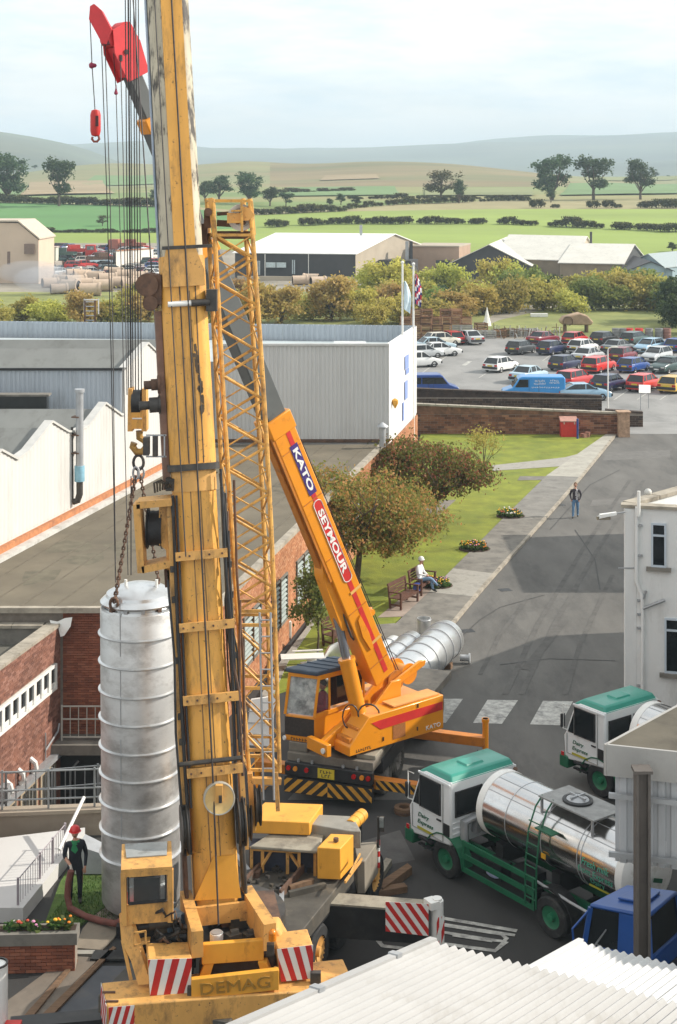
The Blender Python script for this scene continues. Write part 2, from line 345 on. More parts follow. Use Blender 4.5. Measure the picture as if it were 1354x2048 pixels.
mb.poly([V(a, b, 19 if b > 2000 else 20) for a, b in g]); struct(mb, 'valley_ground', M('valley', (.14,.17,.08), .95, var=.3, scale=.004))
def ridge(name, d0, crest, depth, mat, amp, base=15):
    mb = MB(); n = 14; xs = list(range(-1500, 2900, 22))
    for k in range(n+1):
        t = k/n; d = d0+depth*(t-1)
        for x in xs:
            X = (x-CX)/FPX*d0; zc = CAM_H+(YH-lin(crest, x))/FPX*d0
            z = base+(zc-base)*math.sin(t*math.pi/2)**1.3 + amp*noise.noise(V(X/260, d/300, 1.7))*t*(1 if t < 1 else .6)
            mb.v.append((X*(d/d0)**.5, d, z))
    W_ = len(xs)
    for k in range(n):
        for i in range(W_-1): mb.f.append([k*W_+i, k*W_+i+1, (k+1)*W_+i+1, (k+1)*W_+i]); mb.m.append(0); mb.s.append(True)
    return struct(mb, name, mat)
ridge('hill', 2300, [(-1500,235),(-500,250),(0,262),(70,274),(125,286),(180,302),(235,324),(300,348),(420,372),(3000,378)], 900, hill_m, 9)
ridge('hill', 4800, [(-1500,300),(300,288),(420,296),(520,300),(650,302),(800,296),(950,286),(1130,279),(1354,269),(1700,258),(3000,280)], 2300, hill_m, 16)
ridge('hill', 3000, [(-1500,352),(300,345),(480,338),(600,342),(760,345),(1000,336),(1150,328),(1354,320),(1700,312),(3000,330)], 900, hill_m, 8)

# ------------------------------------------------------------------ yard, road, lawn, car park
mb = MB(); z = 0.0    # ground sheet around the sunken bay
BX0, BX1, BD0, BD1 = -30.0, -5.3, 39.2, 46.0
for (x0, x1, d0, d1) in ((-70,BX0,-10,150.5),(BX0,BX1,-10,BD0),(BX0,BX1,BD1,150.5),(BX1,90,-10,150.5)):
    mb.quad(V(x0,d0,z), V(x1,d0,z), V(x1,d1,z), V(x0,d1,z))
struct(mb, 'yard_ground', asphalt)
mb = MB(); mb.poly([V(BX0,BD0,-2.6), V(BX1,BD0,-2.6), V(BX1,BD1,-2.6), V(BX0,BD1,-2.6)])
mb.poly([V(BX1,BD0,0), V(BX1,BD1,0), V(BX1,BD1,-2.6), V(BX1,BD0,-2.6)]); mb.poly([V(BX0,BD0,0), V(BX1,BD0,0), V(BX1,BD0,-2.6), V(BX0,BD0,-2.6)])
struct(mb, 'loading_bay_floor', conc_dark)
def flat(name, px, z, mat, world=None):
    pts = [GV(x, y, z) for x, y in px] if world is None else [V(a, b, z) for a, b in world]
    a = sum(p.x*q.y-q.x*p.y for p, q in zip(pts, pts[1:]+pts[:1]))
    if a < 0: pts.reverse()
    mb = MB(); mb.poly(pts); return struct(mb, name, mat)
road = flat('road', [(575,1600),(905,1246),(985,1152),(1090,1036),(1160,956),(1232,868),(1300,800),(1700,800),(1900,1250),(1900,1600)], .004, asphalt_old)
flat('road', [(1232,868),(1250,830),(1900,790),(1900,868)], .008, M('junction_asphalt', (.25,.245,.235), .9, var=.15, scale=.5, bump=.2))
flat('car_park', None, .011, M('car_park_asphalt', (.24,.235,.225), .9, var=.18, scale=.3, stain=(.15,.15,.145), amt=.4, sscale=.25, stretch=(1,.5,1), bump=.2), world=[(2,109),(75,104),(75,166),(2,166)])
def slab(name, px, z0, z1, mat):
    pts = [GV(x, y, z0) for x, y in px]; a = sum(p.x*q.y-q.x*p.y for p, q in zip(pts, pts[1:]+pts[:1]))
    if a < 0: pts.reverse()
    mb = MB(); mb.prism(pts, V(0,0,z1-z0)); return struct(mb, name, mat)
slab('lawn', [(520,1400),(560,1330),(612,1262),(700,1120),(770,985),(835,905),(842,868),(1216,868),(1150,944),(1090,956),(1002,1046),(885,1165),(800,1240),(740,1300),(690,1345)], 0, .09, lawn_m)
# pavement in separately laid lengths
pv_o = [(800,1370),(905,1246),(945,1198),(985,1152),(1088,1038),(1158,958),(1232,868)]
pv_i = [(742,1300),(830,1216),(858,1190),(906,1142),(1012,1035),(1093,955),(1217,868)]
pm = [conc_dark, conc_dark, concrete, conc_dark, M('pavement_grey', (.20,.19,.17), .9, var=.2, scale=1.2, stain=(.12,.11,.1), amt=.4), M('pavement_pale', (.36,.34,.29), .9, var=.15, scale=1.2, stain=(.25,.23,.2), amt=.4)]
for i in range(6):
    slab('pavement', [pv_o[i], pv_o[i+1], pv_i[i+1], pv_i[i]], 0, .12, pm[i])
kb = bpy.data.objects.new('kerb', None); COL.objects.link(kb); kb['kind'] = 'structure'
seq = [GV(x, y, 0) for x, y in pv_o]
ks = []
for a, b in zip(seq, seq[1:]):
    n_ = max(1, int((b-a).length/.9))
    for j in range(n_): ks.append((a+(b-a)*j/n_, a+(b-a)*(j+1)/n_))
for a, b in ks:
    m_ = MB(); q = (b-a).normalized(); s_ = V(q.y,-q.x,0)*.07
    zz = .125+rnd.uniform(-.008,.008); m_.bar(a+s_+q*.006+V(0,0,zz/2), b+s_-q*.006+V(0,0,zz/2), .14, zz); m_.build('kerb_stone', coping_m, kb)
# paved paths crossing the lawn
slab('path', [(985,945),(985,934),(1060,926),(1130,918),(1180,905),(1150,944),(1120,936),(1060,940)], .0, .11, concrete)
slab('path', [(1035,964),(1040,956),(1123,956),(1121,963)], .0, .105, conc_dark)
slab('path', [(800,1045),(860,1006),(912,1003),(880,1032)], .0, .105, conc_dark)
slab('path', [(755,1240),(838,1172),(900,1170),(812,1238)], .0, .105, M('paving_pink', (.30,.235,.19), .9, var=.2, scale=2))
slab('path', [(690,1345),(745,1255),(812,1250),(742,1300),(700,1345)], .0, .104, conc_dark)
slab('path', [(520,1400),(560,1330),(612,1262),(655,1190),(660,1196),(624,1260),(576,1330),(545,1400)], .0, .12, concrete)
# zebra crossing and painted letters on the road
zb = bpy.data.objects.new('zebra_crossing', None); COL.objects.link(zb); zb['kind'] = 'structure'
for q in ([(868,1398),(926,1398),(892,1446),(835,1446)], [(975,1400),(1036,1401),(1004,1448),(946,1446)], [(1086,1402),(1146,1403),(1120,1451),(1060,1449)], [(1196,1404),(1256,1405),(1236,1453),(1174,1452)], [(760,1397),(818,1397),(780,1445),(724,1444)]):
    m_ = MB(); m_.poly([GV(x, y, .008) for x, y in q][::-1]); m_.build('zebra_stripe', paint_w, zb)
rm = bpy.data.objects.new('road_lettering', None); COL.objects.link(rm); rm['kind'] = 'structure'
STK = [0]
def stroke(px, wd, name='letter_stroke', par=None, mat=None, z=.016):
    pts = [GV(x, y, z) for x, y in px]; m_ = MB(); b = []
    for i, p in enumerate(pts):
        t = (pts[min(i+1, len(pts)-1)]-pts[max(i-1, 0)]).normalized(); s_ = V(-t.y, t.x, 0)*wd/2; b += [p+s_, p-s_]
    for i in range(len(pts)-1): m_.quad(b[2*i+1], b[2*i+3], b[2*i+2], b[2*i])
    STK[0] += 1
    for i_, v_ in enumerate(m_.v): m_.v[i_] = (v_[0], v_[1], v_[2]+.00035*STK[0])
    return m_.build(name, mat or paint_w, par or rm)
stroke([(870,1881),(805,1872),(775,1874),(757,1884),(765,1893),(800,1897),(840,1903)], .13)
stroke([(888,1838),(1034,1863)], .14); stroke([(888,1850),(1030,1872)], .12)
stroke([(888,1866),(990,1882),(1008,1884),(1013,1878),(1003,1870),(888,1852)], .12)
stroke([(880,1888),(990,1903),(1012,1884)], .14); stroke([(905,1872),(985,1884)], .10)
# bay markings in the car park
bm = bpy.data.objects.new('bay_markings', None); COL.objects.link(bm); bm['kind'] = 'structure'
stroke([(838,750),(905,705)], .14, 'marking_line', bm); stroke([(927,731),(940,723)], .4, 'marking_line', bm); stroke([(958,756),(1010,723)], .10, 'marking_line', bm)
for k in range(7): stroke([(1085+k*44, 722),(1110+k*44, 704)], .12, 'marking_line', bm); stroke([(1090+k*46, 800),(1150+k*46, 760)], .12, 'marking_line', bm)
# patches, tyre marks and drain covers on the road
pa_m = [M('road_patch_dark', (.085,.082,.078), .92, var=.25, scale=2, bump=.3), M('road_patch_pale', (.135,.128,.118), .9, var=.2, scale=2, bump=.3)]
for k, px in enumerate(([(1185,1000),(1300,990),(1310,1003),(1180,1012)],[(1215,905),(1340,900),(1340,915),(1205,921)],[(1060,985),(1128,975),(1132,986),(1058,997)],[(700,1690),(800,1660),(830,1720),(720,1740)],[(1010,1560),(1110,1540),(1125,1600),(1020,1630)])):
    flat('road_patch', px, .006 if k < 3 else .003, pa_m[1 if k < 3 else 0])
tm = bpy.data.objects.new('tyre_marks', None); COL.objects.link(tm); tm['kind'] = 'structure'
rub_m = M('tyre_mark', (.085,.08,.074), .9, var=.3, scale=1.5, stain=(.115,.11,.10), amt=.8, sscale=1.2)
for px, w_ in (([(1010,1390),(1075,1250),(1165,1100),(1260,960)],.2),([(1042,1390),(1108,1250),(1195,1100),(1288,960)],.2),([(1130,1390),(1160,1290),(1225,1150)],.18),([(960,1350),(1000,1270),(1060,1190)],.16),([(1050,1340),(1090,1290),(1130,1240)],.34)): stroke(px, w_, 'tyre_mark', tm, rub_m, .007)
crk = M('tar_seal', (.06,.058,.055), .8)
for px in ([(905,1290),(960,1240),(1000,1215),(1090,1190)],[(1240,940),(1180,970),(1100,1060)],[(1000,1330),(1100,1318),(1230,1322)],[(1150,1060),(1190,1120),(1200,1180)]): stroke(px, .05, 'tar_seam', tm, crk, .0075)
for x, y in ((1010,1180),(1120,1010),(935,1262)):
    m_ = MB(); c = GV(x,y,.008); m_.box(c+V(0,0,.001), (.5,.42,.004), 0, .3); o = m_.build('drain_cover', black_p, tm)
# rough grass strip between car park and bushes
flat('verge', [(930,668),(1000,640),(1110,615),(1700,600),(1900,672),(1354,676),(1150,674)], .017, rough_m)
flat('verge', [(-900,640),(-200,560),(900,565),(1000,620),(930,668),(600,670)], .021, rough_m)
# ------------------------------------------------------------------ haze
mb = MB(); mb.hexa([V(-3600,-60,-4), V(3600,-60,-4), V(3600,7050,-4), V(-3600,7050,-4), V(-3600,-60,230), V(3600,-60,230), V(3600,7050,230), V(-3600,7050,230)])
hm = bpy.data.materials.new('haze'); hm.use_nodes = True; hm.node_tree.nodes.clear()
ho = hm.node_tree.nodes.new('ShaderNodeOutputMaterial'); hv = hm.node_tree.nodes.new('ShaderNodeVolumePrincipled')
hv.inputs['Color'].default_value = (.72,.89,1.0,1); hv.inputs['Density'].default_value = .00028; hv.inputs['Anisotropy'].default_value = .0
hm.node_tree.links.new(hv.outputs[0], ho.inputs['Volume'])
hz = mb.build('haze', hm); hz['kind'] = 'stuff'
# ------------------------------------------------------------------ building helpers
def brickmat(name, c1, c2, c3):
    m = bpy.data.materials.new(name); m.use_nodes = True; t = m.node_tree; N = t.nodes; L = t.links; b = N['Principled BSDF']; b.inputs['Roughness'].default_value = .88
    g = N.new('ShaderNodeNewGeometry'); oi = N.new('ShaderNodeObjectInfo'); a = N.new('ShaderNodeMath'); a.operation = 'ADD'; fr = N.new('ShaderNodeMath'); fr.operation = 'FRACT'
    L.new(g.outputs['Random Per Island'], a.inputs[0]); L.new(oi.outputs['Random'], a.inputs[1]); L.new(a.outputs[0], fr.inputs[0])
    r = N.new('ShaderNodeValToRGB'); r.color_ramp.elements.new(.5)
    for e, c, p in zip(r.color_ramp.elements, (c1, c2, c3), (0, .5, 1)): e.color = tuple(c)+(1,); e.position = p
    L.new(fr.outputs[0], r.inputs[0])
    tcn = N.new('ShaderNodeTexCoord'); nn = N.new('ShaderNodeTexNoise'); nn.inputs['Scale'].default_value = 1.3; nn.inputs['Detail'].default_value = 8
    gp = N.new('ShaderNodeNewGeometry'); L.new(gp.outputs['Position'], nn.inputs['Vector'])
    mr = N.new('ShaderNodeMapRange'); mr.inputs[1].default_value = .3; mr.inputs[2].default_value = .7; mr.inputs[3].default_value = .72; mr.inputs[4].default_value = 1.15; L.new(nn.outputs['Fac'], mr.inputs[0])
    hs = N.new('ShaderNodeHueSaturation'); L.new(mr.outputs[0], hs.inputs['Value']); L.new(r.outputs[0], hs.inputs['Color']); L.new(hs.outputs[0], b.inputs['Base Color'])
    return m
bk_brown = brickmat('bricks_brown', (.16,.07,.05), (.23,.10,.065), (.30,.15,.11))
bk_red = brickmat('bricks_red', (.17,.055,.03), (.24,.075,.04), (.30,.11,.06))
bk_orange = brickmat('bricks_orange', (.36,.14,.06), (.45,.19,.085), (.50,.25,.13))
bk_stone = brickmat('stones_brown', (.10,.042,.025), (.22,.09,.048), (.32,.16,.09))
bk_stone_d = brickmat('stones_dark', (.05,.032,.024), (.085,.055,.04), (.14,.095,.065))
def bricks(parent, o, u, L, z0, z1, mat, holes=(), maxparts=300, bl=.225, bh=.075, gap=.01, order=None, name='brick'):
    """courses of bricks on a vertical plane through o running along u; outward normal is u turned right"""
    u = Vector(u).normalized(); n = V(u.y, -u.x, 0); ang = math.atan2(u.y, u.x); rt = parent
    cells = []
    k = 0; z = z0
    while z+bh <= z1+.001:
        x = -(bl/2 if k % 2 else 0)
        while x < L:
            a, b = max(x, 0), min(x+bl, L)
            if b-a > .04 and not any(h[0] < (a+b)/2 < h[1] and h[2] < z+bh/2 < h[3] for h in holes): cells.append((a, b, z))
            x += bl
        z += bh; k += 1
    full = [c for c in cells if c[1]-c[0] > bl*.99]; rest = [c for c in cells if c[1]-c[0] <= bl*.99]
    full.sort(key=order or (lambda c: (Vector(o)+u*c[0]).y)); part, rest = full[:maxparts], rest+full[maxparts:]
    me = None
    for (a, b, z) in part:
        if me is None:
            m_ = MB(); m_.box((0,0,0), (bl-gap, .05, bh-gap)); me = m_.mesh(name, mat)
        ob = bpy.data.objects.new(name, me); COL.objects.link(ob); ob.parent = rt
        p = Vector(o)+u*(a+b)/2-n*(.012+rnd.uniform(-.004,.004)); ob.location = V(p.x, p.y, z+bh/2)-rt.location; ob.rotation_euler = (0,0,ang)
    if rest:
        m_ = MB(); R_ = Matrix.Rotation(ang, 3, 'Z')
        for (a, b, z) in rest:
            p = Vector(o)+u*(a+b)/2-n*(.012+rnd.uniform(-.004,.004)); m_.box((p.x, p.y, z+bh/2), (b-a-gap, .05, bh-gap), 0, 0, R_)
        ob = m_.build('brickwork', mat, rt); ob['kind'] = 'stuff'
def corr(parent, o, u, L, z0, z1, mat, pitch=.2, amp=.025, panel=1.0, name='cladding_panel', off=0.0):
    u = Vector(u).normalized(); n = V(u.y, -u.x, 0); o = Vector(o)+n*off; x = 0.0
    while x < L-.01:
        e = min(x+panel, L); m_ = MB(); pts = []; q = x
        while q < e-.001:
            for (f, a) in ((0,0),(.3,0),(.42,amp),(.88,amp)):
                if q+f*pitch < e: pts.append((q+f*pitch, a))
            q += pitch
        pts.append((e-.004, 0)); b = 0
        for (s_, a) in pts:
            p = o+u*s_+n*a; m_.v += [(p.x, p.y, z0(s_) if callable(z0) else z0), (p.x, p.y, z1(s_) if callable(z1) else z1)]
        for i in range(len(pts)-1): m_.f.append([2*i, 2*i+2, 2*i+3, 2*i+1]); m_.m.append(0); m_.s.append(False)
        m_.build(name, mat, parent); x = e
def win(parent, c, u, wd, ht, name='window', fm=None, gm=None, fr=.06, split=None, sill=None, dep=.06):
    """a framed window centred at c on a plane along u (c on the wall face): frame part with its pane"""
    u = Vector(u).normalized(); n = V(u.y, -u.x, 0); c = Vector(c); m_ = MB(); fm = fm or window_f; gm = gm or glass
    R_ = Matrix.Rotation(math.atan2(u.y, u.x), 3, 'Z'); c2 = c+n*.012
    for sx in (-1, 1): m_.box(c2+u*sx*(wd/2-fr/2), (fr, dep, ht), 0, 0, R_)
    for sz in (-1, 1): m_.box(c2+V(0,0,sz*(ht/2-fr/2)), (wd-2*fr, dep*.96, fr), 0, 0, R_)
    for s_ in (split or []): m_.box(c2+V(0,0,-ht/2+ht*s_), (wd-2*fr, dep*.9, fr), 0, 0, R_)
    f = m_.build(name, fm, parent); m_ = MB(); m_.box(c-n*.004, (wd-2*fr+.01, .02, ht-2*fr+.01), 0, 0, R_); m_.build('pane', gm, f)
    if sill:
        m_ = MB(); m_.box(c+n*.05+V(0,0,-ht/2-sill/2-.002), (wd+.3, .18, sill), 0, 0, R_); m_.build('sill', conc_dark, f)
    return f

# ------------------------------------------------------------------ left brick building with the strip of windows
UB = V(.209, .978, 0)
lb = thing('brick_building', 'brown brick building at the left edge with strip of narrow white framed windows', 'building', (-10.6, 36, 0))
wo = V(-9.4,41.7,0)-UB*9.0; wl = 13.25; ZT = 3.55
m_ = MB(); nb_ = V(UB.y,-UB.x,0)
def wallbox(m_, o, u, a, b, z0, z1, th=.25, off=.03, mi=0):
    u = Vector(u).normalized(); n = V(u.y,-u.x,0); p = Vector(o)-n*off
    q = [p+u*a, p+u*b, p+u*b-n*th, p+u*a-n*th]; m_.hexa([V(t.x,t.y,z0) for t in q]+[V(t.x,t.y,z1) for t in q], mi)
wallbox(m_, wo, UB, 0, wl, -2.6, ZT); m_.build('wall', mortar, lb)
bricks(lb, wo, UB, wl, -.15, ZT-.02, bk_brown, holes=[(8.6,13.0,1.70,2.52)], order=lambda c: -c[0]*10+abs(c[2]-2.4))
for i in range(8):
    c = wo+UB*(12.62-i*.545); f = win(lb, V(c.x, c.y, 2.11), UB, .54, .78, fm=white_p, fr=.085, dep=.10)
    m_ = MB(); m_.box(c+nb_*.0+V(.0,0,2.11-.22), (.36,.03,.14), 0, math.atan2(UB.y,UB.x)); m_.build('opening_light', white_p, f)
# roof behind the parapet and coping slabs
m_ = MB(); q = [wo-nb_*.28, wo+UB*wl-nb_*.28, wo+UB*wl-nb_*9, wo-nb_*9]; m_.poly([V(t.x,t.y,3.05) for t in q][::-1]); m_.build('roof', felt, lb)
s_ = 0.0
while s_ < wl-.1:
    e = min(s_+.92, wl+.03); m_ = MB(); p = wo-nb_*.15
    m_.bar(p+UB*(s_+.008)+V(0,0,ZT+.045), p+UB*(e-.008)+V(0,0,ZT+.045), .42, .09); m_.build('coping_slab', coping_m, lb); s_ = e
m_ = MB(); e0 = wo+UB*wl
for k in range(7):
    a = e0-V(.42+k*.95,0,0)-UB*.2; m_ = MB(); m_.bar(a+V(0,0,ZT+.05), a-V(.93,0,0)+V(0,0,ZT+.05), .40, .09); m_.build('coping_slab', coping_m, lb)
m_ = MB(); a = e0-UB*.2-V(.3,0,0); m_.bar(a+V(0,0,3.2), a-V(8,0,0)+V(0,0,3.2), .22, .7); m_.build('parapet', conc_dark, lb)
# pipe ledge, lower windows and small wall vents
m_ = MB(); m_.bar(wo+nb_*.12+V(0,0,-.2), wo+UB*(wl-.1)+nb_*.12+V(0,0,-.2), .24, .14); m_.build('ledge', galv, lb)
m_ = MB(); wallbox(m_, wo, UB, 0, wl, -2.6, -.28, .2, -.01); m_.build('lower_wall', brick_p, lb)
for k, (s_, wd) in enumerate(((12.2,1.15),(10.8,1.2),(9.3,1.3),(7.8,1.3))):
    c = wo+UB*s_+nb_*.03; f = win(lb, V(c.x, c.y, -1.45), UB, wd, 2.1, fm=M('door_beige', (.36,.29,.2), .7, var=.15), gm=M('wired_glass', (.06,.055,.045), .3, var=.5, scale=6), fr=.09, split=[.28])
    m_ = MB()
    for j in range(5): m_.bar(c+UB*(wd*(-.4+.2*j))+nb_*.03+V(0,0,-2.4), c+UB*(wd*(-.4+.2*j))+nb_*.03+V(0,0,-.5), .025, .02)
    m_.build('glazing_bar', window_f, f)
for s_ in (11.05, 10.2, 9.35):
    c = wo+UB*s_+nb_*.06; m_ = MB(); m_.tube([c+V(0,0,-.1), c+nb_*.12+V(0,0,.02), c+nb_*.14+V(-.05,0,.18), c+nb_*.03+V(-.1,0,.30)], .075, 8); m_.build('vent_pipe', white_p, lb)
m_ = MB(); c = wo+UB*12.0+nb_*.06; m_.tube([c+V(0,0,-.1), c+V(0,0,.7)], .02, 6); m_.tube([c+V(0,0,.18), c+UB*.95+V(0,0,.42), c+UB*1.05+V(0,0,.62)], .03, 6); m_.build('conduit', galv, lb)
m_ = MB(); c = wo+UB*9.0+nb_*.1; m_.box(c+V(0,0,.12), (.3,.35,.4)); m_.build('meter_box', galv, lb)
rag = MB(); c = e0+V(.05,-.1,ZT+.12)
rag.add([c+V(-.35,0,.06), c+V(-.1,-.05,.03), c+V(.12,.0,.12), c+V(.35,-.05,.16), c+V(.3,-.06,-.12), c+V(.12,-.12,-.38), c+V(0,-.12,-.42), c+V(-.08,-.1,-.1), c+V(-.3,-.03,-.08)], [(0,1,7,8),(1,2,6,7),(2,3,4,5),(2,5,6)])
tag(rag.build('torn_sheet', white_p), 'torn scrap of white sheeting caught on the corner of the brick parapet', 'sheeting')

# ------------------------------------------------------------------ flat roofed factory range with front brick wall, right hand orange wall
fr_ = thing('factory_range', 'long flat roofed brick factory range with orange brick side beside the lawn', 'building', (-6, 46, 0))
A = V(-8.45,46,0); Bc = V(-3.9,46,0); UR = V(.203,.979,0); LR = 31.0
m_ = MB(); wallbox(m_, A, V(1,0,0), -12, 4.55, -.0, 4.0, .3); m_.build('wall', mortar, fr_)
bricks(fr_, A, V(1,0,0), 4.55, .17, 4.0, bk_red, order=lambda c: c[0])
nr_ = V(UR.y,-UR.x,0)
m_ = MB(); wallbox(m_, Bc, UR, 0, LR, 0, 4.0, .3); m_.build('wall', mortar, fr_)
hl = [(s_, s_+2.3, .95, 2.7) for s_ in (3.6, 7.4, 11.2, 15.0, 18.8, 22.6)]
bricks(fr_, Bc, UR, LR, 0, 4.0, bk_orange, holes=hl, maxparts=0)
for (a, b, z0, z1) in hl:
    c = Bc+UR*(a+b)/2; f = win(fr_, V(c.x,c.y,(z0+z1)/2), UR, b-a, z1-z0, fm=conc_dark, gm=M('louvre_dark', (.05,.06,.055), .4), fr=.08, dep=.12)
    m_ = MB()
    for k in range(9):
        zc = z0+.15+k*(z1-z0-.25)/9; m_.bar(c-UR*1.05+nr_*.02+V(0,0,zc), c+UR*1.05+nr_*.02+V(0,0,zc), .10, .05, 0, V(nr_.x,nr_.y,1))
    m_.build('louvre', M('louvre_slat', (.30,.34,.32), .6, var=.1), f)
    m_ = MB(); m_.bar(c+nr_*.05+V(0,0,z0), c+nr_*.05+V(0,0,z1), .1, .1); m_.build('mullion', timber, f)
# roof and its edge trim
SW0 = V(-11.8,52.3,0); US = V(.2357,.9718,0)
m_ = MB(); e1 = Bc+UR*29.2
m_.poly([V(-22,45.85,4.1), V(Bc.x+.12,45.85,4.1), V(e1.x+.12,e1.y,4.1), V(-22,e1.y,4.1)]); m_.build('flat_roof', felt_l, fr_)
m_ = MB(); m_.bar(V(-20,45.82,4.03), V(Bc.x+.2,45.82,4.03), .22, .16); m_.bar(Bc+nr_*.1+V(.0,0,4.03), Bc+UR*LR+nr_*.1+V(0,0,4.03), .26, .16); m_.build('roof_edge', coping_m, fr_)
for k in range(14):
    m_ = MB(); a = V(Bc.x-.6-k*1.05,45.95,4.106); b = a+UR*29; m_.bar(a, b, .06, .012); m_.build('felt_lap', M('felt_lap', (.125,.105,.075), .95, var=.2), fr_)
for k in range(12):
    m_ = MB(); p = V(Bc.x-rnd.uniform(.5,6), 46+rnd.uniform(1,22), 0); p += UR*0; pts = [V(p.x+rnd.uniform(.5,1.3)*math.cos(t)*rnd.uniform(.7,1.2), p.y+rnd.uniform(.5,1.6)*math.sin(t), 4.103) for t in [q*.7 for q in range(9)]]; m_.poly(pts); m_.build('moss_patch', M('moss_patch', (.12,.105,.072), .95, var=.3, scale=2), fr_)
m_ = MB(); m_.bar(V(-22,45.6,-.02), V(-4.2,45.6,-.02), .9, .3); m_.build('walkway_slab', conc_dark, fr_)
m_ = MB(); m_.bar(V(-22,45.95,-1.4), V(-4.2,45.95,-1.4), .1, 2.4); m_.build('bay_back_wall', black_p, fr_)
for k in range(3):
    m_ = MB(); x = -8.2+k*.9; m_.tube([V(x,45.85,-2.5), V(x,45.85,-.9), V(x+.25,45.85,-.6)], .04, 6); m_.build('bay_pipe', galv, fr_)
# ------------------------------------------------------------------ saw tooth workshop
sw = thing('sawtooth_workshop', 'white gabled sawtooth workshop with grey north light roofs and blue corrugated upstand', 'building', (-12, 55, 0))
def swp(x, y=None, z=None):
    d = 24.48/(.2425-(x-CX)/FPX); X = -11.8+.2425*(d-52.3)
    return V(X, d, CAM_H-(y-YH)/FPX*d if z is None else z)
prof = [swp(-180,z=7.2), swp(-95,z=8.05), swp(-40,z=7.3), swp(0,901), swp(33,919), swp(55,903), swp(102,844), swp(135,864), swp(153,864), swp(174,853), swp(209,807), swp(242,831), swp(249,829), swp(249.3,738), swp(262,724), swp(294,687), swp(319,711), swp(340,z=9.3), swp(356,z=10.0), swp(380,z=9.3), swp(398,z=9.3)]
nsw = V(US.y,-US.x,0)
def gable(pr, name, mat, th=.2):
    m_ = MB()
    for a, b in zip(pr, pr[1:]):
        if (b-a).length < .02: continue
        m_.hexa([V(a.x,a.y,4.42), V(b.x,b.y,4.42), V(b.x,b.y,4.42)-nsw*th, V(a.x,a.y,4.42)-nsw*th, a, b, b-nsw*th, a-nsw*th])
    return m_.build(name, mat, sw)
gable(prof[:13], 'gable_wall', white_clad); gable(prof[13:], 'gable_wall', white_clad)
pst = [((p-prof[0]).xy.length, p.z) for p in prof]
def ztop(s_):
    for (a, za), (b, zb2) in zip(pst, pst[1:]):
        if s_ <= b and b-a > 1e-4: return za+(zb2-za)*max(0,(s_-a))/(b-a)-.04
    return pst[-1][1]-.04
corr(sw, prof[0], US, pst[-1][0]-.02, 4.5, ztop, white_clad, .30, .018, 1.2, 'gable_sheet', off=.006)
for pr in (prof[:13], prof[13:]):
    m_ = MB()
    for a, b in zip(pr, pr[1:]):
        if (b-a).length > .05: m_.bar(a+V(0,0,.03)-nsw*.08, b+V(0,0,.03)-nsw*.08, .34, .08)
    m_.build('verge_trim', M('verge_grey', (.52,.51,.48), .6, var=.1), sw)
base0 = swp(-180,z=4.1); base1 = swp(398,z=4.1); ub = (base1-base0); lb_ = ub.length; ub.normalize(); s_ = 0
m_ = MB(); m_.bar(base0+nsw*.02+V(0,0,.2), base1+nsw*.02+V(0,0,.2), .34, .24); m_.build('plinth', brick_o, sw)
m_ = MB(); m_.bar(base0+nsw*.36+V(0,0,.06), base1+nsw*.36+V(0,0,.06), .34, .12); m_.build('flashing', M('flashing', (.5,.49,.46), .6, var=.15, scale=2, stain=(.3,.28,.25), amt=.4), sw)
def slope(a, b, name='roof_slope', mat=slate_r, ln=30, dz=-.22, x0=.15):
    m_ = MB(); m_.quad(a+V(-x0,0,dz), b+V(-x0,0,dz), b+V(-ln,0,dz), a+V(-ln,0,dz)); return m_.build(name, mat, sw)
Q = prof
for a, b in ((0,1),(1,2),(2,3),(3,4),(4,5),(5,6),(6,7),(7,8),(8,9),(9,10),(10,11),(13,14),(14,15),(15,16),(16,17),(17,18),(18,19),(19,20)): slope(Q[a], Q[b])
corr(sw, Q[12]+V(-26,0,0), V(1,0,0), 25.9, 7.0, Q[13].z-.05, blue_clad, .19, .03, 1.0, 'upstand_panel')
m_ = MB(); m_.bar(Q[13]+V(-26,-.05,-.0), Q[13]+V(-.1,-.05,-.0), .14, .10); m_.build('upstand_trim', black_p, sw)
m_ = MB(); a = P(0,803,63.0); m_.box(a+V(-2.2,-.5,.0), (8.6,.45,.62)); m_.build('roof_light', M('roof_light_dark', (.02,.022,.022), .3, var=.3), sw)
m_ = MB(); m_.box(a+V(-2.2,-.5,.36), (8.8,.6,.08)); m_.build('roof_light_frame', conc_dark, sw)
# flue on the gable
fl = thing('flue_pipe', 'grey metal flue pipe rising up the white gable wall above the flat roof', 'flue', swp(145,z=4.1)+nsw*.25)
c = swp(145,z=0)+nsw*.3
m_ = MB(); m_.cyl(c+V(0,0,5.9), c+V(0,0,9.0), .15, None, 14); m_.cyl(c+V(0,0,8.95), c+V(0,0,9.08), .2, None, 14); m_.build('pipe', galv, fl)
m_ = MB(); m_.cyl(c+V(0,0,5.5), c+V(0,0,6.1), .2, None, 12); m_.build('fan_casing', M('fan_blue', (.22,.42,.52), .5, var=.2), fl)
m_ = MB(); m_.tube([c+V(0,0,5.5), c+V(0,0,5.0), c+V(-.08,0,4.75), c+V(-.26,0,4.7)], .13, 10); m_.tube([c+V(-.28,0,4.7), c+V(-.3,0,7.2), c+V(-.3,0,7.6)], .05, 8); m_.build('elbow', grease, fl)
for k in range(3):
    m_ = MB(); m_.box(c-nsw*.12+V(0,0,6.6+k*.7), (.36,.3,.05), 0, math.atan2(US.y,US.x)); m_.build('bracket', rust, fl)
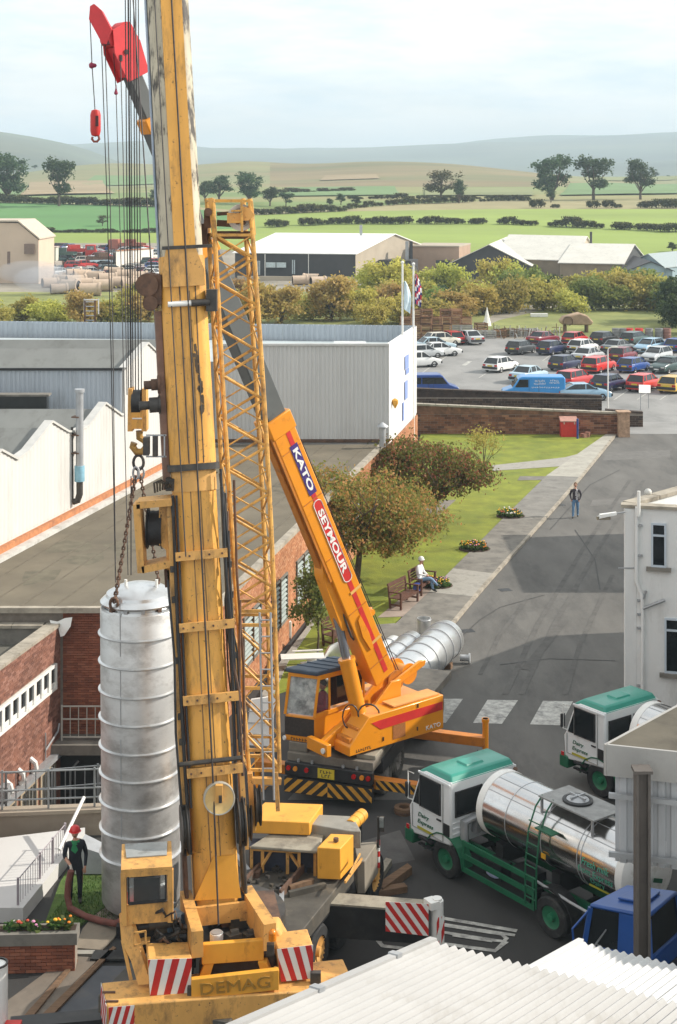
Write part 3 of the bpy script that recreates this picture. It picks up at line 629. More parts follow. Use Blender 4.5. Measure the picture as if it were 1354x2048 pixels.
# ------------------------------------------------------------------ tall clad warehouse
wh = thing('clad_warehouse', 'tall pale corrugated warehouse with white gable side carrying blue lettering beyond the flat roof', 'building', (-3, 75, 0))
C0 = P(778,690,75.0); C1 = P(833,654,84.6); uw = V(C1.x-C0.x, C1.y-C0.y, 0); lw = uw.length; uw.normalize(); nw = V(uw.y,-uw.x,0)
FL = V(C0.x-8.7,75,0)
corr(wh, FL, V(1,0,0), 8.7, 4.3, 9.0, grey_clad, .21, .03, 1.05)
m_ = MB(); m_.box((FL.x+4.35,75.2,6.5), (8.6,.2,4.9)); m_.build('front_backing', grey_clad, wh)
m_ = MB(); m_.bar(FL+V(0,-.03,9.03), V(C0.x,74.97,9.03), .18, .1); m_.build('coping_trim', M('trim_grey', (.55,.55,.53), .5, var=.08), wh)
m_ = MB(); m_.bar(FL+V(0,-.02,4.22), V(C0.x,74.98,4.22), .16, .16); m_.build('base_trim', rust, wh)
corr(wh, V(C0.x,C0.y,0), uw, lw, 4.15, 9.05, M('gable_white', (.70,.69,.67), .5, var=.04, scale=.6), .3, .02, 1.2, 'side_panel')
m_ = MB(); wallbox(m_, V(C0.x,C0.y,0), uw, 0, lw, 0, 9.0, .2); m_.build('side_backing', M('gable_white', (.86,.85,.82)), wh)
bricks(wh, V(C0.x,C0.y,0)+nw*.05, uw, lw, 0, 4.12, bk_orange, maxparts=0)
m_ = MB(); m_.poly([V(C0.x,75.1,8.15), V(C1.x,84.6,8.15), V(-32,88,8.15), V(-32,75.1,8.15)]); m_.build('roof', M('roof_pale', (.42,.47,.48), .7, var=.08, scale=.5), wh)
corr(wh, V(-30,88.6,0), V(C1.x+30,84.6-88.6,0), 34.6, 8.1, 9.08, blue_clad, .3, .04, 3.0, 'parapet_panel')
m_ = MB(); m_.box((.6,79,8.42), (1.7,2.2,.5)); m_.build('roof_box', M('roof_box_pale', (.55,.57,.56), .6), wh)
ink = M('sign_blue', (.22,.30,.58), .6, var=.12, scale=2)
def sidept(s_, z): p = C0+uw*s_+nw*.045; return V(p.x,p.y,z)
for (s0, s1, z0, z1) in ((5.0,6.3,7.15,7.85),(5.3,6.5,6.85,7.1),(4.95,5.9,5.55,6.5),(4.2,4.6,3.95+.6,5.5)):
    m_ = MB(); m_.prism([sidept(s0,z0), sidept(s1,z0), sidept(s1,z1), sidept(s0,z1)], nw*.03); m_.build('sign_block', ink, wh)
m_ = MB(); c = sidept(.9,6.0)+nw*.12; m_.lathe([(.02,-.3),(.16,-.05),(.16,.12),(.05,.2)], c, (0,0,1), 8); m_.build('alarm_box', M('alarm_amber', (.6,.3,.03)), wh)
la = thing('roof_ladder', 'rusty access ladder with safety hoops standing over the far warehouse parapet', 'ladder', P(180,660,88.2))
c = P(180,640,88.0)
for sx in (-.3,.3):
    m_ = MB(); m_.bar(c+V(sx,0,-.7), c+V(sx,0,1.15), .09, .09); m_.build('stile', rust, la)
for k in range(7):
    m_ = MB(); m_.bar(c+V(-.3,0,-.55+k*.27), c+V(.3,0,-.55+k*.27), .05, .05); m_.build('rung', galv, la)
m_ = MB(); m_.bar(c+V(-.42,.5,.3), c+V(-.42,.5,1.2), .06, .06); m_.bar(c+V(.42,.5,.3), c+V(.42,.5,1.2), .06, .06); m_.bar(c+V(-.42,.5,1.15), c+V(.42,.5,1.15), .06, .06); m_.build('hoop', white_p, la)
ch = thing('roof_flue', 'short galvanised flue with cone cap at the flat roof corner below the white warehouse', 'flue', P(765,893,73.6))
c = P(765,893,73.6); m_ = MB(); m_.cyl(c, c+V(0,0,.95), .16, None, 14); m_.build('stack', galv, ch)
m_ = MB(); m_.lathe([(.30,.98),(.28,1.02),(.02,1.2)], c, (0,0,1), 14); m_.build('cap', galv, ch)

# ------------------------------------------------------------------ flag poles
for (x, ytop, flagm, lab) in ((805, 527, 'pale', 'white flagpole with limp pale flag at the warehouse corner'), (827, 530, 'union', 'white flagpole with limp red white and blue flag at the warehouse corner')):
    s_ = (5.2 if flagm == 'pale' else 8.6); b0 = C0+uw*s_+nw*.35; d = b0.y; X = (x-CX)/FPX*d
    fp = thing('flagpole', lab, 'flagpole', (X, d, 0), 0, 'flagpoles by the warehouse'); zt = CAM_H-(ytop-YH)/FPX*d
    m_ = MB(); m_.tube([V(X,d,0), V(X,d,zt)], .075, 8, 0, True, .05); m_.build('pole', white_p, fp)
    m_ = MB(); m_.ball(V(X,d,zt+.06), .09, 8); m_.build('finial', white_p, fp)
    m_ = MB(); z1 = CAM_H-((562 if flagm == 'pale' else 548)-YH)/FPX*d; z0 = CAM_H-((618 if flagm == 'pale' else 606)-YH)/FPX*d
    k = 14; cols = 5
    for i in range(k+1):
        t = i/k; wd = (.08+.42*math.sin(min(1,t*1.5)*1.6))*(1-.35*t)
        for j in range(cols):
            q = j/(cols-1); m_.v.append((X+.08+wd*q, d+.07*math.sin(q*7+t*3), z1+(z0-z1)*t-.25*q*t))
    for i in range(k):
        for j in range(cols-1):
            mi = 0 if flagm == 'pale' else ((i*2+j*3)//3) % 3
            m_.f.append([i*cols+j, i*cols+j+1, (i+1)*cols+j+1, (i+1)*cols+j]); m_.m.append(mi); m_.s.append(True)
    m_.build('flag', [M('flag_pale', (.62,.74,.80), .8, var=.06)] if flagm == 'pale' else [M('flag_red', (.5,.03,.05), .8), M('flag_white', (.8,.78,.78), .8), M('flag_blue', (.03,.03,.16), .8)], fp)

# ------------------------------------------------------------------ car park walls
def stonewall(name, lab, X0, X1, d, d1, zt0, zt1, th, mat, mpart, cop=True):
    t = thing(name, lab, 'wall', (X0, d, 0)); u = V(X1-X0, d1-d, 0); L = u.length; u.normalize(); o = V(X0,d,0); n = V(u.y,-u.x,0)
    m_ = MB(); p = o-n*.03; q = [p, p+u*L, p+u*L-n*th, p-n*th]
    m_.hexa([V(a.x,a.y,0) for a in q]+[V(a.x,a.y,z-.06) for a, z in zip(q, (zt0,zt1,zt1,zt0))]); m_.build('core', mortar, t)
    bricks(t, o, u, L, 0, min(zt0,zt1)-.1, mat, maxparts=mpart, bl=.46, bh=.155, gap=.02, name='stone')
    if zt0 > zt1+.2: 
        m_ = MB(); m_.prism([o+V(0,0,zt1-.1), o+u*L+V(0,0,zt1-.1), o+u*L+V(0,0,zt1-.06), o+V(0,0,zt0-.06)], -n*.1); m_.build('top_course', stone_m if mat is bk_stone else stone_d, t)
    if cop:
        k = int(L/.8)
        for i in range(k):
            a = o+u*(i*L/k+.01)-n*th/2; b = o+u*((i+1)*L/k-.01)-n*th/2; za = zt0+(zt1-zt0)*i/k; zb = zt0+(zt1-zt0)*(i+1)/k
            m_ = MB(); m_.bar(a+V(0,0,za), b+V(0,0,zb), th+.12, .12); m_.build('coping_stone', coping_m if mat is bk_stone else stone_d, t)
    return t
nwll = stonewall('stone_wall', 'near brown stone boundary wall with pale coping behind the red bin', 4.2, 19.4, 102, 101.6, 2.12, 1.52, .4, bk_stone, 300)
m_ = MB(); m_.box((19.25,101.4,.82), (.75,.75,1.64)); m_.box((19.25,101.4,1.68), (.9,.9,.1)); m_.build('end_pier', M('pier_stone_lit', (.40,.26,.17), .9, var=.35, scale=4, bump=.4, bscale=8), nwll)  # lighter stone colour paints the sun on the lit wall end
stonewall('stone_wall', 'far dark stone wall of the car park behind the pale coped wall', 4.2, 19.0, 108.6, 108.2, 2.28, 1.75, .45, bk_stone_d, 0)
stonewall('stone_wall', 'short low dark stone wall beside the car park entrance and sign', 18.8, 21.4, 105.6, 105.4, 1.15, 1.0, .4, bk_stone_d, 0)

# ------------------------------------------------------------------ white building on the right
wb = thing('white_building', 'white rendered two storey building at the right edge with drainpipe and small windows', 'building', (9.1, 47.7, 0))
K0 = V(9.08,47.7,0); ZW = 6.75
ux = V(.97,-.24,0).normalized(); nx = V(ux.y,-ux.x,0)
m_ = MB(); wallbox(m_, K0, ux, 0, 12, 0, ZW, .3, 0); m_.build('wall', render_w, wb)
uy = V(.69,.72,0).normalized(); nl = V(-uy.y, uy.x, 0)
m_ = MB(); o = K0-nx*.3; q = [o, o+ux*.3, o+ux*.3+uy*14, o+uy*14]; m_.hexa([V(a.x,a.y,0) for a in q]+[V(a.x,a.y,ZW) for a in q]); m_.build('side_wall', render_w, wb)
m_ = MB(); o = o+uy*14; q = [o, o+ux*12, o+ux*12+uy*.3, o+uy*.3]; m_.hexa([V(a.x,a.y,0) for a in q]+[V(a.x,a.y,ZW) for a in q]); m_.build('rear_wall', render_w, wb)
m_ = MB(); m_.bar(K0+V(.19,-.05,0), K0+V(.19,-.05,ZW-.02), .36, .12, 0, (0,1,0)); m_.build('corner_pilaster', render_w, wb)
m_ = MB(); o = K0-nx*.3+ux*.3; m_.poly([V(a.x,a.y,ZW-.5) for a in (o, o+ux*11.5, o+ux*11.5+uy*14, o+uy*14)]); m_.build('roof', felt, wb)
m_ = MB(); a = K0-nx*.15; m_.bar(a+V(-.1,0,ZW+.05), a+ux*12+V(0,0,ZW+.05), .42, .1); m_.build('coping', coping_m, wb)
b = a+ux*.1-nx*.15
for k in range(9): 
    m_ = MB(); m_.bar(b+uy*(k*1.55+.05)+V(0,0,ZW+.05), b+uy*(k*1.55+1.55)+V(0,0,ZW+.05), .42, .12); m_.build('coping_slab', coping_m, wb)
wf = M('window_pale_blue', (.52,.58,.64), .5, var=.06)
def wbp(x, y):   # point on the front wall plane seen at a pixel
    r = V((x-CX)/FPX, 1, -(y-YH)/FPX); t = (K0.dot(nx))/(V(r.x,r.y,0).dot(nx)); return V(r.x*t, r.y*t, CAM_H+r.z*t)
for (x0, y0, x1, y1, sp) in ((1302,1047,1333,1133,.72),(1328,1240,1400,1345,.78)):
    a, b = wbp(x0,y1), wbp(x1,y0); c = (a+b)/2
    win(wb, c, ux, b.x-a.x, b.z-a.z, fm=wf, fr=.06, split=[sp], sill=.12, dep=.10)
m_ = MB()
def wt(x, y, o_=.1): return wbp(x,y)+nx*o_
m_.tube([wt(1274,1012), wt(1273,1160), wt(1284,1190), wt(1286,1240), wt(1284,1480)], .055, 8); m_.build('drainpipe', render_w, wb)
m_ = MB(); m_.tube([wt(1286,1215,.12), wt(1330,1198,.12)], .05, 8); m_.tube([wt(1287,1195), wt(1292,1180)], .045, 6); m_.build('branch_pipe', galv, wb)
m_ = MB()
for y in (1050,1110,1200,1228,1255,1370): m_.box(wt(1280,y,.06), (.16,.12,.06))
m_.build('pipe_clip', galv, wb)
m_ = MB(); m_.box(K0+V(.05,-.12,ZW-1.9), (.5,.02,.04)); m_.build('cable_clip', galv, wb)
m_ = MB(); c = wbp(1275,1030); m_.cyl(c+V(0,-.2,0), c+V(0,-.2,.8), .06, .05, 8); m_.build('mast', white_p, wb)
c = P(1296,1003,49.2); m_ = MB(); m_.cyl(c+V(0,0,-.4), c+V(0,0,.25), .09, None, 10); m_.ball(c+V(0,0,.30), .13, 10); m_.build('roof_cowl', M('cowl', (.55,.54,.5), .6), wb)
lh = thing('wall_lamp', 'street lamp head on a short arm reaching from the white building corner', 'lamp', (8.9,47.6,ZW-.2))
a = P(1250,1024,47.5); b = P(1197,1033,47.5); m_ = MB(); m_.tube([a, a+(b-a)*.35], .025, 6); m_.build('arm', galv, lh)
m_ = MB(); q = a+(b-a)*.33; m_.hexa([q+V(0,-.08,-.03), b+V(0,-.1,-.05), b+V(0,.1,-.05), q+V(0,.08,-.03), q+V(0,-.06,.05), b+V(.04,-.08,.07), b+V(.04,.08,.07), q+V(0,.06,.05)]); m_.build('hood', white_p, lh)
m_ = MB(); m_.box((q+b)/2+V(-.12,0,-.09), (.42,.15,.1)); m_.build('lamp_cover', M('lamp_amber', (.25,.22,.17), .2), lh)

wk_ = thing('works_hall', 'works hall standing beyond the right edge behind the canopy', 'building', (13.5, 28, 0))
m_ = MB(); m_.box((20,36.5,4.5), (12,18,9)); m_.build('wall', grey_clad, wk_)
m_ = MB(); m_.box((20,36.5,9.06), (12.4,18.4,.1)); m_.build('roof', felt, wk_)
# taller works block beyond the right edge of the picture: it shades part of the road
ob_ = thing('office_block', 'works block standing beyond the right side of the road', 'building', (26, 67, 0))
m_ = MB(); m_.box((30,69.2,3.4), (22,9.4,6.8)); m_.build('wall', render_w, ob_)
m_ = MB(); m_.box((30,69.2,6.85), (22.4,9.8,.1)); m_.build('roof', felt, ob_)
# ------------------------------------------------------------------ corrugated roofs in front
def corr_roof(parent, e, ue, dn, L, T_, slope, z, mat, pitch, amp, sheet, t0=0.0):
    """e: a point of the eave, ue along the eave, dn up the slope in plan"""
    x = 0.0; seg = 8
    while x < L-.01:
        m_ = MB(); n_ = int(round(sheet/pitch*seg)); zz = rnd.uniform(0,.006)
        for i in range(n_+1):
            s_ = x+i*pitch/seg; h = amp*math.sin(2*math.pi*i/seg)
            for t in (t0, T_):
                p = e+ue*s_+dn*t; m_.v.append((p.x, p.y, z+t*slope+h+zz))
        for i in range(n_): m_.f.append([2*i, 2*i+2, 2*i+3, 2*i+1]); m_.m.append(0); m_.s.append(True)
        m_.build('roof_sheet', mat, parent); x += sheet
ROOFW = M('roof_white', (.36,.355,.345), .6, var=.08, scale=.8, stain=(.25,.235,.21), amt=.45, sscale=.7, stretch=(.6,.6,1))
ROOFW2 = M('roof_bright', (.56,.56,.55), .5, var=.04, scale=.8, stain=(.5,.5,.48), amt=.2)
r1 = thing('corrugated_roof_shed', 'white corrugated roof sloping away in the bottom right foreground', 'building', (1.5,23,0))
E1 = P(870,1885,23.0); E2 = P(1354,2005,21.28); ue = V(E2.x-E1.x,E2.y-E1.y,0).normalized(); dn = V(-.46,-.89,0).normalized()
SL = math.tan(D2R(15.2))
corr_roof(r1, V(E1.x,E1.y,0)-ue*.0, ue, dn, 9.9, 12.5, SL, E1.z, ROOFW, .146, .034, 1.022)
m_ = MB(); a = V(E1.x,E1.y,E1.z)-ue*.03; m_.bar(a+V(0,0,.02), a+dn*12.5+V(0,0,.02+12.5*SL), .12, .10)
m_.build('verge_capping', ROOFW, r1)
for k in range(3):
    m_ = MB(); t = 1.3+k*2.4; m_.bar(a+dn*t+V(0,0,.035+t*SL), a+dn*(t+.16)+V(0,0,.035+(t+.16)*SL), .16, .11); m_.build('capping_joint', galv, r1)
m_ = MB(); o = V(E1.x,E1.y,0)+dn*.2+ue*.12
q = [o, o+ue*10, o+ue*10+dn*11.5, o+dn*11.5]; m_.hexa([V(p.x,p.y,0) for p in q]+[V(p.x,p.y,E1.z-.1+(.0 if i < 2 else 11.5*SL)) for i, p in enumerate(q)]); m_.build('walls', grey_clad, r1)
r2 = thing('lean_to_roof', 'bright white corrugated lean-to roof below the larger white roof', 'building', (4.4,27,0))
F1 = P(1165,1885,27.0)
corr_roof(r2, V(F1.x,F1.y,0), ue, dn, 8, 3.6, SL, F1.z, ROOFW2, .146, .024, 1.022)
m_ = MB(); m_.bar(F1+V(0,0,.02)-ue*.03, F1+dn*3.6+V(0,0,.02+3.6*SL)-ue*.03, .10, .09); m_.build('verge_capping', ROOFW2, r2)
m_ = MB(); o = V(F1.x,F1.y,0)+dn*.2+ue*.12; q = [o, o+ue*8, o+ue*8+dn*3.2, o+dn*3.2]; m_.hexa([V(p.x,p.y,0) for p in q]+[V(p.x,p.y,F1.z-.1+(.0 if i < 2 else 3.2*SL)) for i, p in enumerate(q)]); m_.build('walls', grey_clad, r2)

# ------------------------------------------------------------------ loading canopy with its post
cn = thing('loading_canopy', 'flat brown roofed loading canopy with corrugated fascia on a dark steel post', 'canopy', (6.5,30,0))
a = P(1213,1490,30.0); b = P(1213,1490,30.0)+V(3.4,-1.0,0); c_ = P(1354,1413,32.2)-a; ub2 = V(c_.x,c_.y,0).normalized(); uf = (b-a).normalized(); ZC = a.z
q = [a, a+uf*6, a+uf*6+ub2*5, a+ub2*5]
m_ = MB(); m_.hexa([p+V(0,0,-.12) for p in q]+list(q)); m_.build('roof', M('canopy_felt', (.105,.092,.068), .95, var=.2, scale=1, stain=(.07,.06,.045), amt=.5), cn)
nf = V(uf.y,-uf.x,0); m_ = MB()
m_.bar(a-nf*.02+V(0,0,-.30), a-nf*.02+uf*6+V(0,0,-.30), .06, .62); lf = V(-ub2.y, ub2.x, 0)
m_.bar(a+lf*-.0+V(-.03,0,-.30), a+ub2*5+V(-.03,0,-.30), .06, .62); m_.build('fascia', M('fascia_grey', (.36,.35,.33), .6, var=.1, scale=1.5, stain=(.25,.24,.22), amt=.4), cn)
corr(cn, V(a.x,a.y,0)+uf*.16, uf, 5.6, ZC-2.35, ZC-.62, M('fascia_cladding', (.44,.45,.46), .5, var=.1, scale=1, stain=(.3,.3,.3), amt=.4, stretch=(1,1,.3)), .25, .045, 1.0, off=-.12)
for dz in (-.98, -2.15):
    m_ = MB(); m_.bar(a+uf*.05+nf*.04+V(0,0,dz), a+uf*5.8+nf*.04+V(0,0,dz), .08, .10); m_.build('rail', galv, cn)
pm_ = M('post_steel', (.105,.09,.078), .6, var=.15, scale=2, stain=(.06,.05,.045), amt=.4)
pz = P(1283,1540,29.4); m_ = MB()
for s_ in (-.115, .115): m_.box((pz.x+s_,29.35,pz.z/2), (.05,.3,pz.z))
m_.box((pz.x,29.35,pz.z/2), (.18,.06,pz.z-.01)); m_.build('post', pm_, cn)
m_ = MB(); m_.box((pz.x,29.35,pz.z+.03), (.36,.36,.06)); m_.build('cap_plate', pm_, cn)

# ------------------------------------------------------------------ planter, lawn patch, ramp wall, white slab, railings at lower left
pl = thing('planter', 'brick planter with concrete trough and orange and pink flowers at the lower left', 'planter', (-9,32.6,0))
pa = GV(-160,1952,0); pb = GV(150,1945,0); u = (pb-pa).normalized(); L = (pb-pa).length; dz = V(-u.y,u.x,0)
m_ = MB(); wallbox(m_, pa, u, 0, L, 0, .60, .38); m_.build('core', mortar, pl)
bricks(pl, pa, u, L, .01, .62, bk_red, maxparts=300, order=lambda c: -c[0])
m_ = MB(); q = [pa-dz*.06, pb-dz*.06+u*.05, pb+dz*.42+u*.05, pa+dz*.42]; m_.hexa([p+V(0,0,.622) for p in q]+[p+V(0,0,.87) for p in q]); m_.build('trough', conc_dark, pl)
m_ = MB(); q = [pa+dz*.08, pb+dz*.08, pb+dz*.34, pa+dz*.34]; m_.poly([p+V(0,0,.875) for p in q]); m_.build('soil', M('soil', (.05,.03,.02), .95, var=.3), pl)
fcol = {'flower_orange': (.75,.22,.01), 'flower_yellow': (.8,.45,.02), 'flower_pink': (.62,.25,.42), 'flower_red': (.4,.05,.02), 'flower_white': (.75,.7,.68)}
fmat = {k: M(k, v, .7, var=.2, scale=20) for k, v in fcol.items()}
leaf_low = leafmat('bedding_leaf', (.03,.07,.015), (.05,.10,.02), (.09,.12,.03))
def flower_clump(parent, c, r, h, fm, name='flower', nl=40, nf_=14):
    m_ = MB(); 
    for k in range(nl):
        t = rnd.uniform(0,6.283); q = r*math.sqrt(rnd.random()); p = c+V(q*math.cos(t), q*math.sin(t), h*rnd.uniform(.0,.7)); s_ = .05+.05*rnd.random()
        a1 = V(rnd.uniform(-1,1),rnd.uniform(-1,1),rnd.uniform(-.3,.8)).normalized()*s_; a2 = a1.cross(V(rnd.uniform(-1,1),rnd.uniform(-1,1),1)).normalized()*s_*.6
        m_.quad(p-a1, p+a2, p+a1, p-a2)
    o = m_.build('leaves', leaf_low, parent); m_ = MB()
    for k in range(nf_):
        t = rnd.uniform(0,6.283); q = r*math.sqrt(rnd.random()); p = c+V(q*math.cos(t), q*math.sin(t), h*rnd.uniform(.6,1.05)); m_.ball(p, rnd.uniform(.028,.05), 6, 0, (1,1,.6))
    m_.build(name, fmat[fm], parent)
for s_, fm in ((.93,'flower_orange'),(.86,'flower_yellow'),(.74,'flower_pink'),(.63,'flower_red'),(.58,'flower_white'),(.45,'flower_orange'),(.40,'flower_orange'),(.32,'flower_white'),(.25,'flower_pink'),(.15,'flower_orange')):
    flower_clump(pl, pa+u*L*s_+dz*(.2+rnd.uniform(-.05,.05))+V(0,0,.86), .17, .2, fm, nl=44, nf_=4)
lp = slab('lawn', [(86,1862),(120,1770),(155,1712),(205,1700),(330,1700),(250,1790),(150,1862)], 0, .07, M('lawn_shaded', (.065,.115,.018), .95, var=.35, scale=2.5, stain=(.11,.13,.03), amt=.4, bump=.8, bscale=25))  # same grass, with the crane's shade put into a darker green
gt = MB(); g = random.Random(2)
for k in range(2600):
    p = GV(g.uniform(100,250), g.uniform(1706,1850), .07); h = g.uniform(.03,.09)
    if p.x > -4.3 or p.x < -6.05+(37.5-p.y)*-.22: continue
    a = g.uniform(0,6.28); q = V(math.cos(a)*.012, math.sin(a)*.012, 0); gt.add([p-q, p+q, p+V(g.uniform(-.04,.04), g.uniform(-.04,.04), h)], [(0,1,2)])
o = gt.build('grass', leaf_low); o['kind'] = 'stuff'
m_ = MB(); ws = [GV(-260,1846,.35), GV(46,1846,.35), GV(170,1690,.35), GV(170,1682,.35), GV(-260,1735,.35)]; m_.prism([p+V(0,0,-.345) for p in ws], V(0,0,.345))
tag(m_.build('white_slab_roof', M('slab_white', (.56,.55,.53), .7, var=.05, scale=.5, stain=(.45,.44,.41), amt=.3, sscale=.4)), 'low white slab roof bounded by thin railings beside the ramp', 'slab roof')
rw = thing('ramp_wall', 'low pale concrete ramp parapet below the brick windows', 'wall', (-8,39,0))
ra = V(-14.5,38.45,0); rb = V(-4.6,39.35,0); u = (rb-ra).normalized(); nn_ = V(u.y,-u.x,0); RL = (rb-ra).length
m_ = MB(); wallbox(m_, ra, u, 0, RL, 0, .62, .3); m_.build('parapet', M('ramp_concrete', (.36,.30,.23), .85, var=.12, scale=1.5, stain=(.25,.2,.16), amt=.4), rw)
m_ = MB(); m_.bar(ra-nn_*.15+V(0,0,.66), rb-nn_*.15+V(0,0,.66), .42, .09); m_.build('coping', M('ramp_concrete', (.36,.30,.23)), rw)
rail_m = M('rail_grey', (.30,.31,.31), .5, metal=.4, var=.15)
def railing(lab, pts, h, mat, step=.12, rails=(1.0,), pr=.02, post=1.0, r=.012, z=0, nm='railing', zlow=.08):
    t = thing(nm, lab, 'railing', pts[0]); 
    for a, b in zip(pts, pts[1:]):
        L = (b-a).length; u = (b-a)/L; n = max(1, round(L/post))
        for i in range(0 if a == pts[0] else 1, n+1):
            m_ = MB(); p = a+u*L*i/n; m_.bar(p, p+V(0,0,h+.03), .05, .05); m_.build('post', mat, t)
        for f in rails:
            m_ = MB(); m_.tube([a+V(0,0,h*f), b+V(0,0,h*f)], pr, 6); m_.build('rail', mat, t)
        if step:
            k = int(L/step)
            for i in range(1, k):
                p = a+u*L*i/k; m_ = MB(); m_.bar(p+V(0,0,zlow), p+V(0,0,h), r*2, r*2); m_.build('baluster', mat, t)
    return t
railing('grey railing standing on the ramp parapet with wide mesh bars', [ra+u*1-nn_*.15+V(0,0,.7), rb-u*.6-nn_*.15+V(0,0,.7)], 1.0, rail_m, .0, (.98,.5,.25), .025, 1.25)
railing('grey railing at the dark loading bay edge behind the ramp', [V(-9.0,40.6,-.05), V(-5.4,41.4,-.05)], 1.15, rail_m, .26, (.98,.55), .022, 1.3)
railing('pale two bar railing on the walkway against the far brick wall', [V(-8.4,45.55,.13), V(-4.6,45.55,.13)], 1.05, M('rail_pale', (.42,.40,.35), .6, var=.15), .24, (.99,.62,.1), .025, 1.4)
railing('thin purple grey railing sloping beside the white slab and worker', [GV(36,1840,0), GV(80,1786,0), GV(130,1724,0)], .95, M('rail_purple', (.33,.29,.31), .5, var=.15), .14, (.99,.1), .014, .95, .006)
m_ = MB(); m_.tube([GV(118,1748,0)+V(0,0,.6), GV(168,1692,0)+V(0,0,1.25)], .045, 8); tag(m_.build('white_handrail', white_p), 'short white sloping handrail tube behind the worker with the red helmet', 'handrail')

# ------------------------------------------------------------------ steel plates, mats, boards on the yard
def slabthing(name, lab, cat, px, z0, z1, mat, group=None):
    pts = [GV(x, y, z0) for x, y in px]; c = sum(pts, V(0,0,0))/len(pts); a = sum(p.x*q.y-q.x*p.y for p, q in zip(pts, pts[1:]+pts[:1]))
    if a < 0: pts.reverse()
    m_ = MB(); m_.prism([p-V(c.x,c.y,0) for p in pts], V(0,0,z1-z0)); o = m_.build(name, mat); o.location = V(c.x,c.y,0); return tag(o, lab, cat, group)
slabthing('concrete_slab', 'wide tan concrete slab laid between planter and crane cab', 'slab', [(150,1900),(165,1862),(215,1800),(270,1815),(228,1880),(205,1904)], .005, .05, M('slab_tan', (.24,.20,.15), .85, var=.2, scale=1.5, stain=(.15,.13,.1), amt=.5))
slabthing('timber_mat', 'pale worn strip of board at the foot of the tan slab', 'board', [(145,1906),(205,1906),(196,1914),(143,1914)], .0, .07, concrete)
slabthing('road_plate', 'broad grey steel plate lying below the planter', 'plate', [(-60,2060),(135,1916),(200,1918),(75,2046),(60,2060)], .004, .04, M('plate_tan', (.17,.14,.11), .8, var=.2, scale=1.2, stain=(.10,.085,.07), amt=.5))
slabthing('road_plate', 'bluish steel plate lying under the crane counterweight', 'plate', [(90,2050),(205,1935),(330,1935),(330,2060),(90,2062)], .004, .035, steel_plate)
slabthing('timber_batten', 'long thin batten lying over the grey steel plates', 'batten', [(30,2060),(150,1925),(156,1927),(50,2060)], .045, .09, timber, 'battens on the steel plates')
slabthing('timber_batten', 'second thin batten lying over the grey steel plates nearer the crane', 'batten', [(60,2060),(226,1900),(232,1903),(84,2060)], .045, .09, timber, 'battens on the steel plates')
slabthing('black_mat', 'black rubber mat beside the crane cab', 'mat', [(190,1908),(255,1908),(255,1926),(180,1926)], .052, .09, rubber)
for k, (px, lab) in enumerate((([(740,1770),(772,1728),(784,1731),(756,1776)],'upper of the loose timber baulks beside the crane outrigger'), ([(755,1783),(815,1742),(824,1750),(766,1793)],'wide timber baulk lying beside the crane outrigger'), ([(735,1790),(808,1778),(815,1786),(738,1800)],'lowest timber baulk at the outrigger beam'), ([(722,1758),(748,1742),(756,1748),(730,1766)],'short pale baulk beside the crane deck'))):
    slabthing('timber_baulk', lab, 'timber', px, .01, .16+.04*(k%2), timber if k else deck_m, 'timbers beside the outrigger')
rg = thing('outrigger_pad', 'round timber outrigger pad lying on the asphalt by the tanker cab', 'pad', GV(808,1625,0)); c = GV(808,1625,0)
m_ = MB(); m_.lathe([(.14,.0),(.27,.0),(.27,.16),(.14,.16),(.14,0)], c, (0,0,1), 10); m_.build('ring', timber, rg)
m_ = MB(); m_.lathe([(.28,.03),(.285,.06),(.28,.09)], c, (0,0,1), 10); m_.build('band', rust, rg)

# ------------------------------------------------------------------ the hanging tank
tk = thing('hanging_tank', 'tall ribbed aluminium tank hanging upright from the yellow crane', 'tank', (-4.62,35.2,0))
tx, td = (281-CX)/FPX*35.2, 35.2
Rk = .915; zb = .2; zt_ = CAM_H-(1212-YH)/FPX*35.2
lean = .012
def tc_(z): return V(tx-(z-3)*.006, td, z)
ax = (tc_(8)-tc_(0)).normalized()
m_ = MB(); h = zt_-zb; o = tc_(zb); m_.lathe([(.2,0),(Rk*.93,.02),(Rk,.12),(Rk,h-.03),(Rk-.02,h)], o, ax, 48); m_.build('shell', alu, tk)
m_ = MB(); o2 = tc_(zt_); m_.lathe([(Rk-.02,0),(Rk-.03,.06),(Rk-.09,.06),(Rk-.09,.10),(Rk-.02,.12),(Rk-.0,.16),(Rk-.06,.22),(Rk-.13,.27),(Rk-.15,.34),(Rk-.35,.45),(.3,.53),(.0,.55)], o2, ax, 48); m_.build('lid', alu_w, tk)
for y in (1282,1338,1396,1452,1509,1564,1620,1676,1730):
    zz = CAM_H-(y-YH)/FPX*(td-Rk*.9); m_ = MB(); m_.lathe([(Rk,-.035),(Rk+.055,-.012),(Rk+.055,.012),(Rk,.035)], tc_(zz), ax, 48); m_.build('rib', alu_w, tk)
for k in range(14):
    t = 2*math.pi*k/14; p = o2+V(math.cos(t)*(Rk-.045), math.sin(t)*(Rk-.045), .085); m_ = MB(); m_.box(p, (.09,.09,.07), 0, t); m_.build('lid_clamp', galv if k % 3 else rust, tk)
for k in (-.30,.42):
    m_ = MB(); m_.cyl(o2+V(k,-.15,.4), o2+V(k,-.15,.66), .035, None, 8); m_.build('vent_stub', white_p, tk)
m_ = MB(); p = tc_(.5)+V(Rk*.75,-.72,0); m_.cyl(p, p+V(.2,-.2,0), .09, None, 10); m_.build('nozzle', galv, tk)
